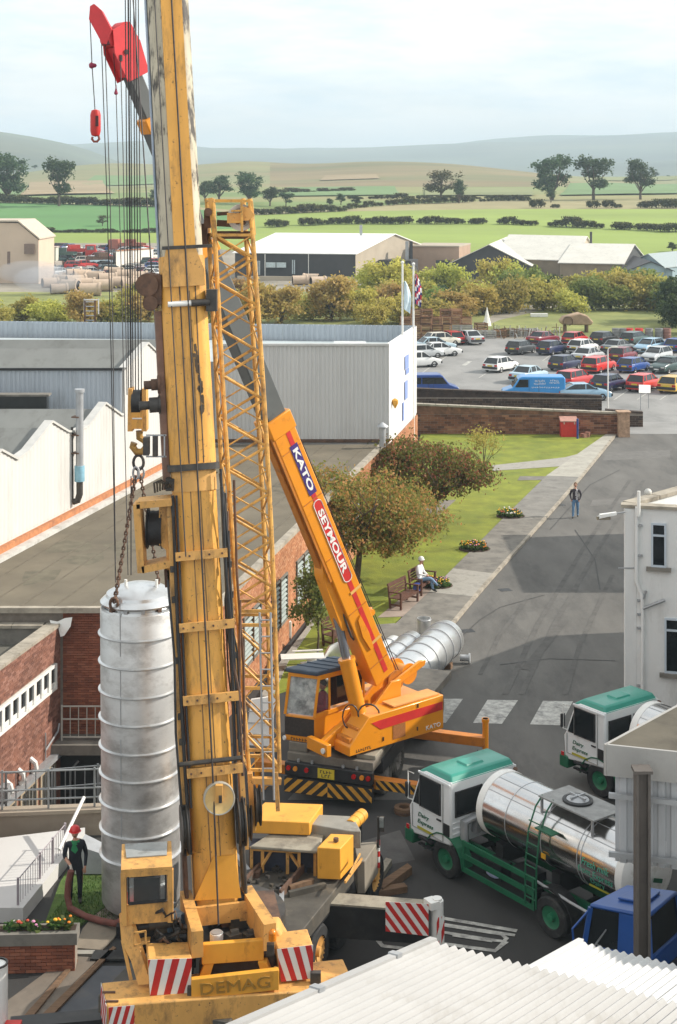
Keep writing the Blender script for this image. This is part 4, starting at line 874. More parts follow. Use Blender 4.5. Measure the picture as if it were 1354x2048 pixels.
# lengths of tank seam
m_ = MB(); 
for zz in (1.3,3.0,4.6,6.2): m_.bar(tc_(zz)+V(-.33,-Rk*.935,0), tc_(zz+1.3)+V(-.33,-Rk*.935,0), .02, .012, 0, (0,1,0))
m_.build('weld_seam', galv, tk)
tag(MB().add(*(lambda c: ([c+V(-.45,-.3,.1), c+V(.35,-.3,.1), c+V(.35,.4,.1), c+V(-.45,.4,.1), c+V(-.4,-.2,.75), c+V(.2,-.2,.55), c+V(.2,.35,.55), c+V(-.3,.35,.8)], [(0,1,5,4),(1,2,6,5),(2,3,7,6),(3,0,4,7),(4,5,6,7)]))(GV(190,1745,0))).build('crumpled_sheet', galv), 'crumpled silver sheeting heaped behind the worker beside the tank', 'sheeting')

# ------------------------------------------------------------------ tanks lying on the road behind the orange crane
def lying(name, lab, p0, p1, r, nb, mat):
    t = thing(name, lab, 'tank', V(p0.x,p0.y,0)); a = (p1-p0); L = a.length; a.normalize()
    m_ = MB(); m_.lathe([(0,-.28*r),(r*.55,-.22*r),(r*.9,-.08*r),(r,.04),(r,L-.04),(r*.9,L+.12*r),(r*.55,L+.3*r),(0,L+.36*r)], p0, a, 36); m_.build('shell', mat, t)
    for k in range(nb):
        m_ = MB(); h = L*(k+.5)/nb; m_.lathe([(r,-.03),(r+.03,-.02),(r+.03,.02),(r,.03)], p0+a*h, a, 36); m_.build('band', galv, t)
    for f in (.15,.85):
        m_ = MB(); p = p0+a*L*f; m_.box((p.x,p.y,.1), (.25,1.3*r,.2), 0, math.atan2(a.y,a.x)); m_.build('cradle', timber, t)
    return t, a
q0 = G(800,1415,.0); q0.z = .82; q1 = G(893,1322,0); q1.z = .82
t1, a1 = lying('storage_tank', 'longer shining banded steel tank lying on the road behind the orange crane', q0, q1, .66, 6, alu_w)
m_ = MB(); e = q1+a1*.05; m_.cyl(e+V(.45,-.3,-.62), e+V(.75,-.35,-.62), .12, None, 10); m_.cyl(e+V(.75,-.35,-.62), e+V(.8,-.36,-.62), .18, None, 10); m_.build('flange', galv, t1)
q2 = G(742,1392,0); q2.z = .6; q3 = G(826,1320,0); q3.z = .6
t2, a2 = lying('storage_tank', 'smaller silver tank lying half hidden beside the longer banded one', q2, q3, .46, 4, alu_w)
q4 = G(712,1370,0); q4.z = .5; q5 = G(790,1316,0); q5.z = .5
lying('storage_tank', 'slender whitish tank lying furthest left of the row behind the orange boom', q4, q5, .33, 3, M('tank_white', (.62,.63,.62), .4, metal=.3, var=.08))
dv = thing('vent_duct', 'upright galvanised duct standing on the pavement behind the lying tanks', 'duct', GV(848,1290,0)); c = GV(848,1293,0)
m_ = MB(); m_.lathe([(.05,.0),(.2,.02),(.2,.45),(.24,.5),(.255,1.0),(.255,1.05),(.23,1.05),(.22,.6)], c, (0,0,1), 20); m_.build('body', alu_w, dv)
m_ = MB(); m_.lathe([(.262,.98),(.275,1.0),(.262,1.03)], c, (0,0,1), 20); m_.build('rim', galv, dv)
# loose sheets and bars stacked on the lawn end
for k in range(9):
    a = GV(560+rnd.uniform(-6,60), 1338+rnd.uniform(-6,22), 0); u = V(1,rnd.uniform(.05,.4),0).normalized(); m_ = MB(); L = rnd.uniform(1.0,2.4)
    m_.bar(a+V(0,0,.14+k*.05), a+u*L+V(0,0,.16+k*.05), rnd.choice((.12,.3,.6)), .04); o = m_.build('metal_sheet', [white_p, galv, alu_w, white_p][k % 4])
    tag(o, ordw(k)+' loose metal sheet from the bottom in the heap at the lawn end', 'metal sheet', 'sheets heaped at the lawn end')
m_ = MB(); a = GV(640,1335,0); m_.hexa([a+V(0,0,.1), a+V(.9,.6,.1), a+V(.85,.65,.1), a+V(-.05,.05,.1), a+V(.35,0,.75), a+V(1.25,.6,.95), a+V(1.2,.65,.95), a+V(.3,.05,.75)]); tag(m_.build('folded_sheet', alu_w), 'large tilted silver sheet leaning behind the orange crane cab', 'metal sheet')
sg = thing('leaning_board', 'white framed board leaning behind the yellow lattice', 'board', GV(515,1480,0)); a = GV(490,1490,0)
m_ = MB(); m_.hexa([a, a+V(.75,-.1,0), a+V(.75,0,0), a+V(0,.1,0), a+V(.15,.5,1.2), a+V(.95,.4,1.35), a+V(.95,.5,1.35), a+V(.15,.6,1.2)]); m_.build('panel', white_p, sg)
m_ = MB()
for k in (.25,.5,.75): m_.bar(a+V(.1*k,.5*k-.04,1.2*k), a+V(.78,.4*k-.14,1.3*k), .02, .02)
m_.build('line', galv, sg)
# ------------------------------------------------------------------ lettering
def text_on(parent, txt, c, xdir, ydir, h, mat, wd=None, name='lettering', ext=.006, world=True, shear=0.0, bold=0.0):
    """raised letters centred at c, reading along xdir with their tops towards ydir"""
    cu = bpy.data.curves.new(name, 'FONT'); cu.body = txt; cu.size = 1; cu.extrude = 0.02; cu.align_x = 'CENTER'; cu.align_y = 'CENTER'; cu.shear = shear
    cu.resolution_u = 3; cu.offset = bold; o = bpy.data.objects.new(name, cu); COL.objects.link(o)
    me = bpy.data.meshes.new_from_object(o.evaluated_get(bpy.context.evaluated_depsgraph_get())); bpy.data.objects.remove(o); bpy.data.curves.remove(cu)
    xs = [v.co.x for v in me.vertices]; ys = [v.co.y for v in me.vertices]; w0 = max(xs)-min(xs); h0 = max(ys)-min(ys); cx_ = (max(xs)+min(xs))/2; cy_ = (max(ys)+min(ys))/2
    x = Vector(xdir).normalized(); y = Vector(ydir); y = (y-x*y.dot(x)).normalized(); n = x.cross(y); c = Vector(c); sx = (wd/w0) if wd else h/h0
    inv = Matrix.Identity(4)
    if parent is not None and world:
        rt = parent
        while rt.parent is not None: rt = rt.parent
        inv = (Matrix.Translation(rt.location) @ Matrix.Rotation(rt.rotation_euler.z, 4, 'Z')).inverted()
    for v in me.vertices: v.co = inv @ (c+x*(v.co.x-cx_)*sx+y*(v.co.y-cy_)*h/h0+n*(v.co.z/.02*ext))
    me.name = name; me.materials.clear(); me.materials.append(mat); ob = bpy.data.objects.new(name, me); COL.objects.link(ob); ob.parent = parent; return ob
def worn_letters(parent, n, c, xdir, ydir, h, wd, mat, world=True):
    """lettering too worn or small to read: short broken strokes"""
    x = Vector(xdir).normalized(); y = Vector(ydir).normalized(); nn_ = x.cross(y); c = Vector(c); g = random.Random(n*7+int(wd*100)); m_ = MB(); p = wd/n
    for i in range(n):
        o = c+x*(-wd/2+p*(i+.15))
        for (a, b, e, f) in ((0,.22,-.5,.5), (.22,.7,g.choice((-.5,.3,-.1)),0)):
            e2 = f if f else e+.2; q = [o+x*p*a+y*h*e, o+x*p*b+y*h*e, o+x*p*b+y*h*e2, o+x*p*a+y*h*e2]; m_.prism(q, nn_*.004)
    ob = m_.build('lettering', mat, parent, world=world); ob['kind'] = 'stuff'; return ob
def stripes(parent, BL, BR, TL, TR, n, slant, mats, off=.006, name='stripe'):
    """diagonal stripes cut to a quad (plate of the second colour behind them)"""
    BL, BR, TL, TR = map(Vector, (BL,BR,TL,TR)); nn_ = (BR-BL).cross(TL-BL).normalized()
    at = lambda u, v: BL*(1-u)*(1-v)+BR*u*(1-v)+TL*(1-u)*v+TR*u*v
    m_ = MB(); q = [BL, BR, TR, TL]; m_.prism([p+nn_*.001 for p in q], nn_*off); m_.build('stripe_plate', mats[1], parent)
    for i in range(-n, 2*n+1):
        u0 = i/n; w_ = .5/n; poly = [(u0,0),(u0+w_,0),(u0+w_+slant,1),(u0+slant,1)]
        def clip(P_, f):
            r = []
            for a, b in zip(P_, P_[1:]+P_[:1]):
                fa, fb = f(a), f(b)
                if fa >= 0: r.append(a)
                if (fa >= 0) != (fb >= 0): t = fa/(fa-fb); r.append((a[0]+(b[0]-a[0])*t, a[1]+(b[1]-a[1])*t))
            return r
        poly = clip(clip(poly, lambda p: p[0]), lambda p: 1-p[0]) if True else poly
        if len(poly) < 3: continue
        a2 = sum(p[0]*q_[1]-q_[0]*p[1] for p, q_ in zip(poly, poly[1:]+poly[:1]))
        if abs(a2) < .004: continue
        m_ = MB(); m_.prism([at(*p)+nn_*(off+.002) for p in poly], nn_*.004); m_.build(name, mats[0], parent)
def octo(c, s, n, hw, hd, ch):
    return [c+s*x+n*y for x, y in ((-hw+ch,-hd),(hw-ch,-hd),(hw-ch*.4,-hd+ch*.4),(hw,-hd+ch),(hw,hd-ch),(hw-ch*.4,hd-ch*.4),(hw-ch,hd),(-hw+ch,hd),(-hw+ch*.4,hd-ch*.4),(-hw,hd-ch),(-hw,-hd+ch),(-hw+ch*.4,-hd+ch*.4))]
def wheel_part(parent, c, axis, r, w_, hub, name='wheel', tyre=None, hubr=.55, dish=.03):
    """tyre with hub sub-part; axis points outward"""
    axis = Vector(axis).normalized(); c = Vector(c); m_ = MB()
    m_.lathe([(r*.55,-w_/2),(r*.92,-w_/2),(r,-w_*.35),(r,w_*.35),(r*.92,w_/2),(r*.6,w_/2),(r*.55,w_*.4)], c, axis, 24); t = m_.build(name, tyre or rubber, parent)
    m_ = MB(); m_.lathe([(r*.58,w_*.45),(r*hubr*.98,w_*.38),(r*.42,w_*.38-dish),(r*.2,w_*.30-dish),(r*.18,w_*.5),(0,w_*.52)], c, axis, 20); m_.build('hub', hub, t)
    return t

# ------------------------------------------------------------------ the yellow crane
yc = thing('mobile_crane', 'tall worn yellow telescopic crane with lattice jib stowed upright beside its boom', 'crane', (-2.0,31,0))
def BD(y): k = (y-370)/3000; return 31.89/(1+.135*k)
def BP(x, y, dd=0.0): return P(x, y, BD(y)+dd)
def bcx(y): return 432-100*(1790-y)/1790
bA = BP(432,1790); bB = BP(331,-60); ba = (bB-bA).normalized(); bs = V(.985,.17,0); bs = (bs-ba*bs.dot(ba)).normalized(); bn = ba.cross(bs).normalized()
if bn.y > 0: bn = -bn
bt = lambda y: (BP(bcx(y),y)-bA).dot(ba)
bpt = lambda y, s_=0.0, n_=0.0: bA+ba*bt(y)+bs*s_+bn*n_
def bsec(y0, y1, hw, hd, ch, name, mat, hw1=None):
    m_ = MB(); a = octo(bpt(y0), bs, bn, hw, hd, ch); b = octo(bpt(y1), bs, bn, hw1 or hw, hd, ch); k = len(a); m_.v += [tuple(p) for p in a+b]
    for i in range(k): m_.f.append([i,(i+1)%k,k+(i+1)%k,k+i]); m_.m.append(0); m_.s.append(True)
    m_.f.append(list(range(k))[::-1]); m_.m.append(0); m_.s.append(False); m_.f.append([k+i for i in range(k)]); m_.m.append(0); m_.s.append(False)
    return m_.build(name, mat, yc)
base = bsec(1690, 925, .44, .44, .20, 'boom_base_section', yellow_sp)
foot = bsec(1795, 1690, .44, .44, .12, 'boom_foot', yellow_sp)
mid = bsec(932, 515, .47, .42, .17, 'boom_middle_section', yellow_sp)
top = bsec(520, -60, .44, .40, .17, 'boom_top_section', cream_worn)
m_ = MB(); 
for s0, s1 in ((-.17,.28),): m_.hexa([bpt(515,s0,.405), bpt(515,s1,.405), bpt(515,s1,.43), bpt(515,s0,.43), bpt(-60,s0,.405), bpt(-60,s1,.405), bpt(-60,s1,.43), bpt(-60,s0,.43)])
m_.build('yellow_stripe_plate', yellow_sp, top)
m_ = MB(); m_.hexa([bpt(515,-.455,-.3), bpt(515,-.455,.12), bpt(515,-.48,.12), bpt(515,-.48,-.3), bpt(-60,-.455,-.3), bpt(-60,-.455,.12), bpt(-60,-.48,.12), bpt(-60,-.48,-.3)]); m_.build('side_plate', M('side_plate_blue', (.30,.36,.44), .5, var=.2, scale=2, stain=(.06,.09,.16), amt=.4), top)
# end collar, hood, wear pads
m_ = MB()
def ring(m_, y0, y1, hw, hd, ch, mi=0):
    a = octo(bpt(y0), bs, bn, hw, hd, ch); b = octo(bpt(y1), bs, bn, hw, hd, ch); k = len(a); o = len(m_.v); m_.v += [tuple(p) for p in a+b]
    for i in range(k): m_.f.append([o+i,o+(i+1)%k,o+k+(i+1)%k,o+k+i]); m_.m.append(mi); m_.s.append(True)
    m_.f.append([o+i for i in range(k)][::-1]); m_.m.append(mi); m_.s.append(False); m_.f.append([o+k+i for i in range(k)]); m_.m.append(mi); m_.s.append(False)
ring(m_, 939, 926, .53, .50, .12); m_.build('boom_collar', grease, base)
m_ = MB(); ring(m_, 980, 941, .455, .46, .19); m_.build('boom_collar_plate', yellow_d, base)
m_ = MB(); h = [(-.34,502),(.28,502),(.43,545),(.43,576),(-.44,576),(-.44,545)]; m_.prism([bpt(y,s_,.425) for s_, y in h], bn*.06); m_.build('boom_hood', yellow_d, mid)
m_ = MB(); m_.bar(bpt(499,-.42,.47), bpt(499,.62,.47), .07, .07); m_.build('guide_bar', grease, mid)
m_ = MB(); m_.cyl(bpt(610,-.36,.48), bpt(610,.12,.48), .06, None, 10); m_.build('guide_roller', white_p, mid)
m_ = MB(); m_.cyl(bpt(610,.12,.48), bpt(610,.50,.48), .075, None, 10); m_.box(bpt(606,.56,.40), (.22,.25,.45)); m_.build('roller_bracket', grease, mid)
m_ = MB()
g_ = random.Random(3)
for k in range(34):
    t = g_.random(); y0 = 690+t*150+g_.uniform(-12,12); s0 = .14+.13*t+g_.gauss(0,.035); l_ = g_.uniform(3,13); w_ = g_.uniform(.012,.045)
    m_.prism([bpt(y0+l_*math.sin(u)*g_.uniform(.7,1.2), min(.28, s0+w_*math.cos(u)*g_.uniform(.6,1.3)), .421+k*.0002) for u in [q*.785 for q in range(8)]], bn*.001)
gp_ = m_.build('grease_patch', M('grease_brown', (.10,.065,.035), .6, var=.4, scale=6), mid); gp_['kind'] = 'stuff'
# brown strip on the left flank, rollers and lamps
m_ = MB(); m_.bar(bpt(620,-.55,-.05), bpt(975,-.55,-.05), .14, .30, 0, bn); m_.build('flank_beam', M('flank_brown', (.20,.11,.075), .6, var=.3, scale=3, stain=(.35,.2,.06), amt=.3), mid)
m_ = MB(); c = bpt(575,-.6,.05); m_.box(c, (.36,.5,.62)); m_.cyl(c+V(-.12,-.3,.1), c+V(-.12,.3,.1), .24, None, 14); m_.cyl(c+V(-.05,-.3,-.28), c+V(-.05,.3,-.28), .16, None, 12); m_.build('head_sheave_block', rust, mid)
for y, w_ in ((765,.30),(805,.42)):
    m_ = MB(); m_.cyl(bpt(y,-.62,.1), bpt(y,-.62-w_*.5,.1), .12 if y < 790 else .16, None, 12); m_.cyl(bpt(y,-.62-w_*.5,.1), bpt(y,-.62-w_,.1), .09, None, 10); m_.cyl(bpt(y,-.60,.1), bpt(y,-.64,.1), .19, None, 12); m_.build('side_roller', rust if y < 790 else grease, mid)
m_ = MB(); c = bpt(886,-.78,.1); m_.box(c+V(.03,0,0), (.10,.14,.42)); m_.box(c+V(-.15,0,0), (.12,.22,.36)); m_.build('work_lamp', grease, mid)
m_ = MB(); 
for dz in (-.22,.22): m_.box(c+V(.05,0,dz), (.42,.03,.03))
m_.box(c+V(.22,0,0), (.03,.03,.46)); m_.build('lamp_guard', galv, mid)
# side rails and cross straps around the base section
rl = MB(); rl.bar(bpt(995,-.545,.10), bpt(1695,-.56,.10), .10, .50, 0, bn); rl.build('side_rail', yellow_d, yc)
rl = MB(); rl.bar(bpt(1010,.60,.05), bpt(1700,.64,.05), .10, .40, 0, bn); rl.build('side_rail', yellow_d, yc)
for y in (1105,1245,1388,1530):
    m_ = MB(); k = .60 if y < 1200 else .66; m_.bar(bpt(y,-.48,.50), bpt(y,k-.03,.50), .13, .17, 0, ba); m_.build('cross_strap', yellow_d, yc)
m_ = MB(); m_.cyl(bpt(1511,-.62,.5), bpt(1511,.62,.5), .05, None, 8); m_.build('tie_rod', grease, yc)
for s0, ys_, r in ((-.47,(985,1200,1500,1690),.035),(-.41,(985,1300,1500,1600),.025),(.50,(975,1150,1350,1680),.035),(.57,(985,1100,1300,1500),.025),(.54,(940,1100,1250,1400),.03),(-.62,(1150,1300,1450,1690),.025)):
    m_ = MB(); m_.tube([bpt(y,s0+rnd.uniform(-.04,.04),.42+rnd.uniform(-.03,.1)) for y in ys_], r, 6); m_.build('hydraulic_hose', black_p, yc)
for s0, y0, y1 in ((-.10,1785,945),(.10,1785,945),(-.10,922,585),(.10,922,585)):
    m_ = MB(); hd_ = .442 if y0 > 930 else .422; m_.bar(bpt(y0,s0,hd_), bpt(y1,s0,hd_), .022, .006, 0, bn); m_.build('plate_seam', M('seam_brown', (.20,.12,.05), .7, var=.4, scale=6), base if y0 > 930 else mid)
g_ = random.Random(17)
for k in range(4):
    s0 = .52+.04*k; y0 = 950+k*38; m_ = MB(); m_.tube([bpt(y0+j*g_.uniform(75,105), s0+.05*math.sin(j*1.3+k), .34+.12*math.sin(j*1.1+k*2)) for j in range(6)], .018+.006*(k%3), 6); m_.build('hydraulic_hose', (black_p, grease, rust)[k%3], yc)
for k in range(1):
    s0 = -.50-.03*k; y0 = 1000+k*60; m_ = MB(); m_.tube([bpt(y0+j*95, s0+.03*math.sin(j*1.7+k), .40+.08*math.sin(j*1.3+k)) for j in range(6)], .018, 6); m_.build('hydraulic_hose', (black_p, rust)[k%2], yc)
for y in (1130,1190,1310,1420,1470,1600,1660):
    for s0 in (-.545,.615): m_ = MB(); m_.box(bpt(y,s0,.37), (.09,.06,.12)); m_.build('hose_clamp', grease, yc)
for y in (1105,1245,1388,1530):
    for s0 in (-.40,-.2,.2,.46): m_ = MB(); c = bpt(y,s0,.585); m_.cyl(c-bn*.02, c+bn*.012, .022, None, 6); m_.build('strap_bolt', rust, yc)
# rope down the front of the boom, sheaves
m_ = MB(); m_.tube([bpt(-60,.06,.47), bpt(520,.06,.52), bpt(1000,.05,.55), bpt(1560,.02,.62), BP(437,1850,-.9)], .018, 6); m_.build('hoist_rope', wire_m, yc)
m_ = MB(); m_.tube([bpt(-60,-.30,.46), bpt(930,-.28,.53), bpt(1105,-.28,.62)], .014, 5); m_.tube([bpt(520,-.1,.44), bpt(925,-.1,.45)], .012, 5); m_.tube([bpt(520,.23,.44), bpt(925,.2,.45)], .012, 5); m_.build('hoist_rope', wire_m, yc)
m_ = MB(); m_.lathe([(0,.05),(.25,.05),(.27,.06),(.30,.06),(.30,-.06),(0,-.06)], bpt(1582,.12,.62), bn, 28); sh = m_.build('front_sheave', M('sheave_cream', (.64,.44,.17), .5, var=.15, scale=3, stain=(.3,.2,.08), amt=.4), yc)
m_ = MB(); m_.lathe([(.282,.066),(.30,.072),(.312,.066),(.312,-.066)], bpt(1582,.12,.62), bn, 28); m_.build('sheave_rim', M('sheave_rim', (.38,.36,.30), .5, var=.2), sh)
m_ = MB(); m_.box(bpt(1570,.12,.72), (.14,.10,.34)); m_.build('sheave_bracket', yellow_d, sh)
m_ = MB(); m_.box(bpt(1580,.13,.79), (.06,.04,.14)); m_.build('sheave_pin', grease, sh)
for s_, y in ((-.58,1640),(.55,1638)):
    m_ = MB(); c = bpt(y,s_,.42); m_.lathe([(0,-.07),(.46,-.07),(.46,-.045),(.36,-.02),(.36,.02),(.46,.045),(.46,.07),(0,.07)], c, bs, 26); m_.build('side_sheave', grease, yc)
m_ = MB(); m_.cyl(bpt(1795,-.46,.25), bpt(1795,.52,.25), .13, None, 14); m_.build('pivot_shaft', black_p, yc)
m_ = MB(); m_.prism([bpt(1700,-.05,.445), bpt(1780,-.47,.445), bpt(1786,.46,.445), bpt(1700,.38,.445)], bn*.04); m_.build('foot_plate', yellow, foot)
for s_ in (-.60,.56):
    m_ = MB(); m_.bar(bpt(1690,s_,.1), bpt(1830,s_,.1), .08, .4, 0, bn); m_.tube([bpt(1640,s_,.40), bpt(1740,s_,.42), bpt(1800,s_*1.0,.35)], .04, 6); m_.build('foot_bracket', rust if s_ < 0 else grease, yc)
# winch on the left flank
wn = MB(); dW = BD(1070)-.25
def WP(x, y, o=0): return P(x, y, dW+o)
for (a, b) in (((276,1004),(285,1140)),((276,1006),(345,1000)),((287,1134),(345,1122))):
    wn.bar(WP(*a), WP(*b), .14, .5, 0, (0,1,0))
wn.prism([WP(318,1012), WP(346,1008), WP(352,1165), WP(336,1165), WP(332,1100), WP(318,1090)], V(0,.5,0)); wn.build('winch_frame', yellow_d, yc)
m_ = MB(); m_.lathe([(.42,-.02),(.42,.0),(.34,.0),(.36,.08),(.35,.16),(.37,.24),(.36,.30)], WP(297,1056,.25), (1,0,0), 26); m_.lathe([(.42,.28),(.42,.30)], WP(297,1056,.25), (1,0,0), 26); m_.build('winch_drum', M('rope_drum', (.016,.015,.015), .7, var=.4, scale=12), yc)
m_ = MB(); m_.prism([WP(328,1140), WP(344,1140), WP(344,1175), WP(330,1175)], V(0,.3,0)); m_.build('winch_foot', rust, yc)
m_ = MB()
for k in range(6): m_.tube([WP(310+k*5,985-k*2,-.1), WP(308+k*6,966,-.2), WP(322+k*4,960+k*3,0), WP(340,975,.1)], .022, 6)
m_.box(WP(342,968,.1), (.2,.2,.25)); m_.build('hose_bundle', grease, yc)
# hook block, ropes and slings (held: things of their own)
hb = thing('hook_block', 'yellow and black hook block hanging on many ropes above the silver tank', 'hook block', P(276,865,35.0))
m_ = MB(); h0 = lambda x, y, o=0: P(x, y, 35.0+o)
for x in (260,288): m_.prism([h0(x-4,778,-.2), h0(x+4,778,-.2), h0(x+5,863,-.2), h0(x-5,863,-.2)], V(0,.4,0))
m_.build('cheek_plate', yellow_d, hb)
m_ = MB(); m_.cyl(h0(265,805), h0(283,805), .30, None, 20); m_.build('block_sheave', black_p, hb)
m_ = MB(); m_.prism([h0(263,822,-.22), h0(285,822,-.22), h0(285,858,-.22), h0(263,858,-.22)], V(0,.44,0)); m_.build('block_body', yellow_sp, hb)
m_ = MB(); m_.box(h0(274,837,-.23), (.22,.02,.03)); m_.build('block_plate', white_p, hb)
def hookpts(cx, cy, r, d): return [P(cx, cy-r*1.9, d), P(cx, cy-r*1.0, d), P(cx+r*.75, cy-r*.55, d), P(cx+r*.95, cy+r*.2, d), P(cx+r*.4, cy+r*.9, d), P(cx-r*.4, cy+r*.9, d), P(cx-r*.9, cy+r*.25, d), P(cx-r*.7, cy-r*.3, d)]
m_ = MB(); m_.tube(hookpts(279,890,15,34.98), .085, 10, 0, True); m_.build('hook', M('hook_yellow', (.40,.22,.04), .5, var=.3, scale=5, stain=(.05,.04,.03), amt=.4), hb)
rp = thing('rope_falls', 'bundle of parallel hoist ropes running down to the yellow hook block', 'ropes', P(265,775,35.0))
for (x0, x1) in ((250,257),(256,262),(260,266),(267,271),(271,277),(276,283)):
    m_ = MB(); m_.tube([P(x0,-60,35.0), P(x1,790,35.0)], .013 if x0 != 256 else .02, 5); m_.build('rope', wire_m, rp)
m_ = MB(); m_.tube([P(262,-60,34), P(285,270,33.2), P(313,690,32.0), P(322,760,31.6)], .016, 5); tag(m_.build('tag_rope', wire_m), 'slack dark rope slanting from above down to the boom flank rollers', 'rope')
def chain(pts, r, name, parent, link=.085):
    a, b = pts; L = (b-a).length; u = (b-a)/L; n = int(L/link); s1 = u.cross(V(0,1,0)).normalized(); s2 = u.cross(s1); m_ = MB()
    for i in range(n):
        c = a+u*(i+.5)*L/n; q = s1 if i % 2 else s2; w_ = .03
        m_.tube([c-u*link*.62, c-u*link*.3+q*w_, c+u*link*.3+q*w_, c+u*link*.62, c+u*link*.3-q*w_, c-u*link*.3-q*w_, c-u*link*.62], r, 5, 0, False)
    return m_.build(name, rust, parent)
sl = thing('chain_slings', 'rusty chain slings from the hook ring to both sides of the tank lid', 'chains', P(276,930,35.0))
m_ = MB(); c = P(277,925,34.98); m_.tube([c+V(.12*math.cos(t),0,.17*math.sin(t)) for t in [k*2*math.pi/14 for k in range(15)]], .035, 8, 0, False); m_.build('ring', grease, sl)
for x in (-1,1):
    m_ = MB(); c = P(277+x*5,946,34.98+x*.05); m_.tube([c+V(.07*math.cos(t),0,.14*math.sin(t)) for t in [k*2*math.pi/12 for k in range(13)]], .028, 8, 0, False); m_.build('link', galv, sl)
chain((P(272,952,34.95), P(228,1206,34.5)), .02, 'chain', sl); chain((P(270,952,35.1), P(230,1205,34.6)), .02, 'chain', sl); chain((P(281,952,35.0), P(322,1190,35.4)), .02, 'chain', sl)
m_ = MB(); c = P(228,1208,34.45); m_.tube([c+V(.09*math.cos(t),0,.14*math.sin(t)) for t in [k*2*math.pi/12 for k in range(13)]], .035, 8, 0, False); m_.build('shackle', rust, sl)
m_ = MB(); m_.tube([P(262,952,35), P(262,1150,35.0)], .014, 5); m_.build('guide_rope', wire_m, sl)

# lattice jib
lat_y = M('lattice_yellow', (.62,.33,.07), .6, var=.2, scale=3, stain=(.16,.085,.04), amt=.55, sscale=4, chips=(.08,.045,.03))
lj = bpy.data.objects.new('lattice_jib', None); COL.objects.link(lj); lj.parent = yc
jr = V(.988,.156,0); jb = V(-.25,.968,0)*.78
LJ = lambda y: P(430+(495-430)*(y-480)/1020+(6*math.sin((y-480)/1020*math.pi)*-.6), y, BD(y)+.35)
RJ = lambda y: P(506+(558-506)*(y-480)/1020+7*math.sin((y-480)/1020*math.pi), y, BD(y)+.5)
ys_ = [400, 640, 900, 1240, 1540]
for f, o in ((LJ,V(0,0,0)),(RJ,V(0,0,0)),(LJ,jb),(RJ,jb)):
    m_ = MB(); m_.tube([f(y)+o for y in (398,520,640,770,900,1020,1130,1240)], .05, 8); m_.build('chord', lat_y, lj)
    m_ = MB(); m_.tube([f(y)+o for y in (1240,1340,1440,1545)], .042, 8); m_.build('chord', lat_y, lj)
def brace(a, b, r=.031, mat=None): m_ = MB(); m_.tube([a, b], r, 6); m_.build('brace', mat or lat_y, lj)
y = 470; k = 0; stp = 47
while y < 1215:
    L0, R0 = (LJ, RJ) if k % 2 == 0 else (RJ, LJ)
    brace(L0(y), R0(y+stp)); brace(L0(y)+jb, R0(y+stp)+jb); brace(L0(y+stp)+(jb if k%2 else V(0,0,0)), L0(y)+(V(0,0,0) if k%2 else jb), .022); brace(R0(y)+(V(0,0,0) if k%2 else jb), R0(y+stp)+(jb if k%2 else V(0,0,0)), .022)
    brace(R0(y), L0(y+stp), .017); y += stp; k += 1
for y in (1262,1330,1400,1470):
    brace(LJ(y), RJ(y+68)); brace(RJ(y), LJ(y+68), .016); brace(LJ(y)+jb, RJ(y+68)+jb, .016); brace(LJ(y)+jb, LJ(y+68), .016); brace(RJ(y), RJ(y+68)+jb, .016)
for y in (402,470,1222,1250,1376,1500,1540):
    for o in (V(0,0,0), jb): m_ = MB(); m_.bar(LJ(y)+o, RJ(y)+o, .06, .06); m_.build('cross_bar', lat_y, lj)
    for f in (LJ,RJ): m_ = MB(); m_.bar(f(y), f(y)+jb, .05, .05); m_.build('cross_bar', lat_y, lj)
m_ = MB(); a = P(482,435,BD(434)+.62); m_.lathe([(.06,-.03),(.20,-.03),(.21,-.05),(.29,-.05),(.29,.05),(.21,.05),(.20,.03),(.06,.03),(.06,-.03)], a, V(.2,-1,0), 26); hs = m_.build('head_sheave', M('sheave_white', (.55,.53,.48), .5, var=.25, scale=4, stain=(.1,.08,.06), amt=.4), lj)
for t in (.2,1.5,2.7,4.1,5.2):
    m_ = MB(); q = a+V(math.cos(t)*.13,-.08,math.sin(t)*.13); m_.prism([q+V(.05*math.cos(u+t),0,.05*math.sin(u+t)) for u in (0,1.2,2.4,3.6,4.8)], V(.01,-.03,0)); m_.build('sheave_spoke', rust, hs)
m_ = MB(); b = P(470,436,BD(434)+.45); m_.box(b, (.34,.05,.22)); b2 = P(494,428,BD(434)+.45); m_.prism([b2+V(-.14,0,.18), b2+V(.06,0,.12), b2+V(.17,0,-.02), b2+V(.04,0,-.14), b2+V(-.14,0,-.14)], V(0,.05,0)); m_.build('sheave_guard', yellow_d, lj)
m_ = MB(); m_.bar(P(483,402,BD(434)+.36), P(484,464,BD(434)+.36), .05, .06); m_.bar(P(462,422,BD(434)+.36), P(484,421,BD(434)+.36), .03, .04); m_.bar(P(464,444,BD(434)+.36), P(484,443,BD(434)+.36), .03, .04); m_.build('guard_bar', lat_y, lj)
m_ = MB(); m_.hexa([P(436,478,BD(450)+.7), P(503,478,BD(450)+.8), P(503,478,BD(450)+1.1), P(436,478,BD(450)+1.1), P(434,462,BD(450)+.7), P(500,462,BD(450)+.8), P(500,462,BD(450)+1.1), P(434,462,BD(450)+1.1)]); m_.build('head_box', rust, lj)
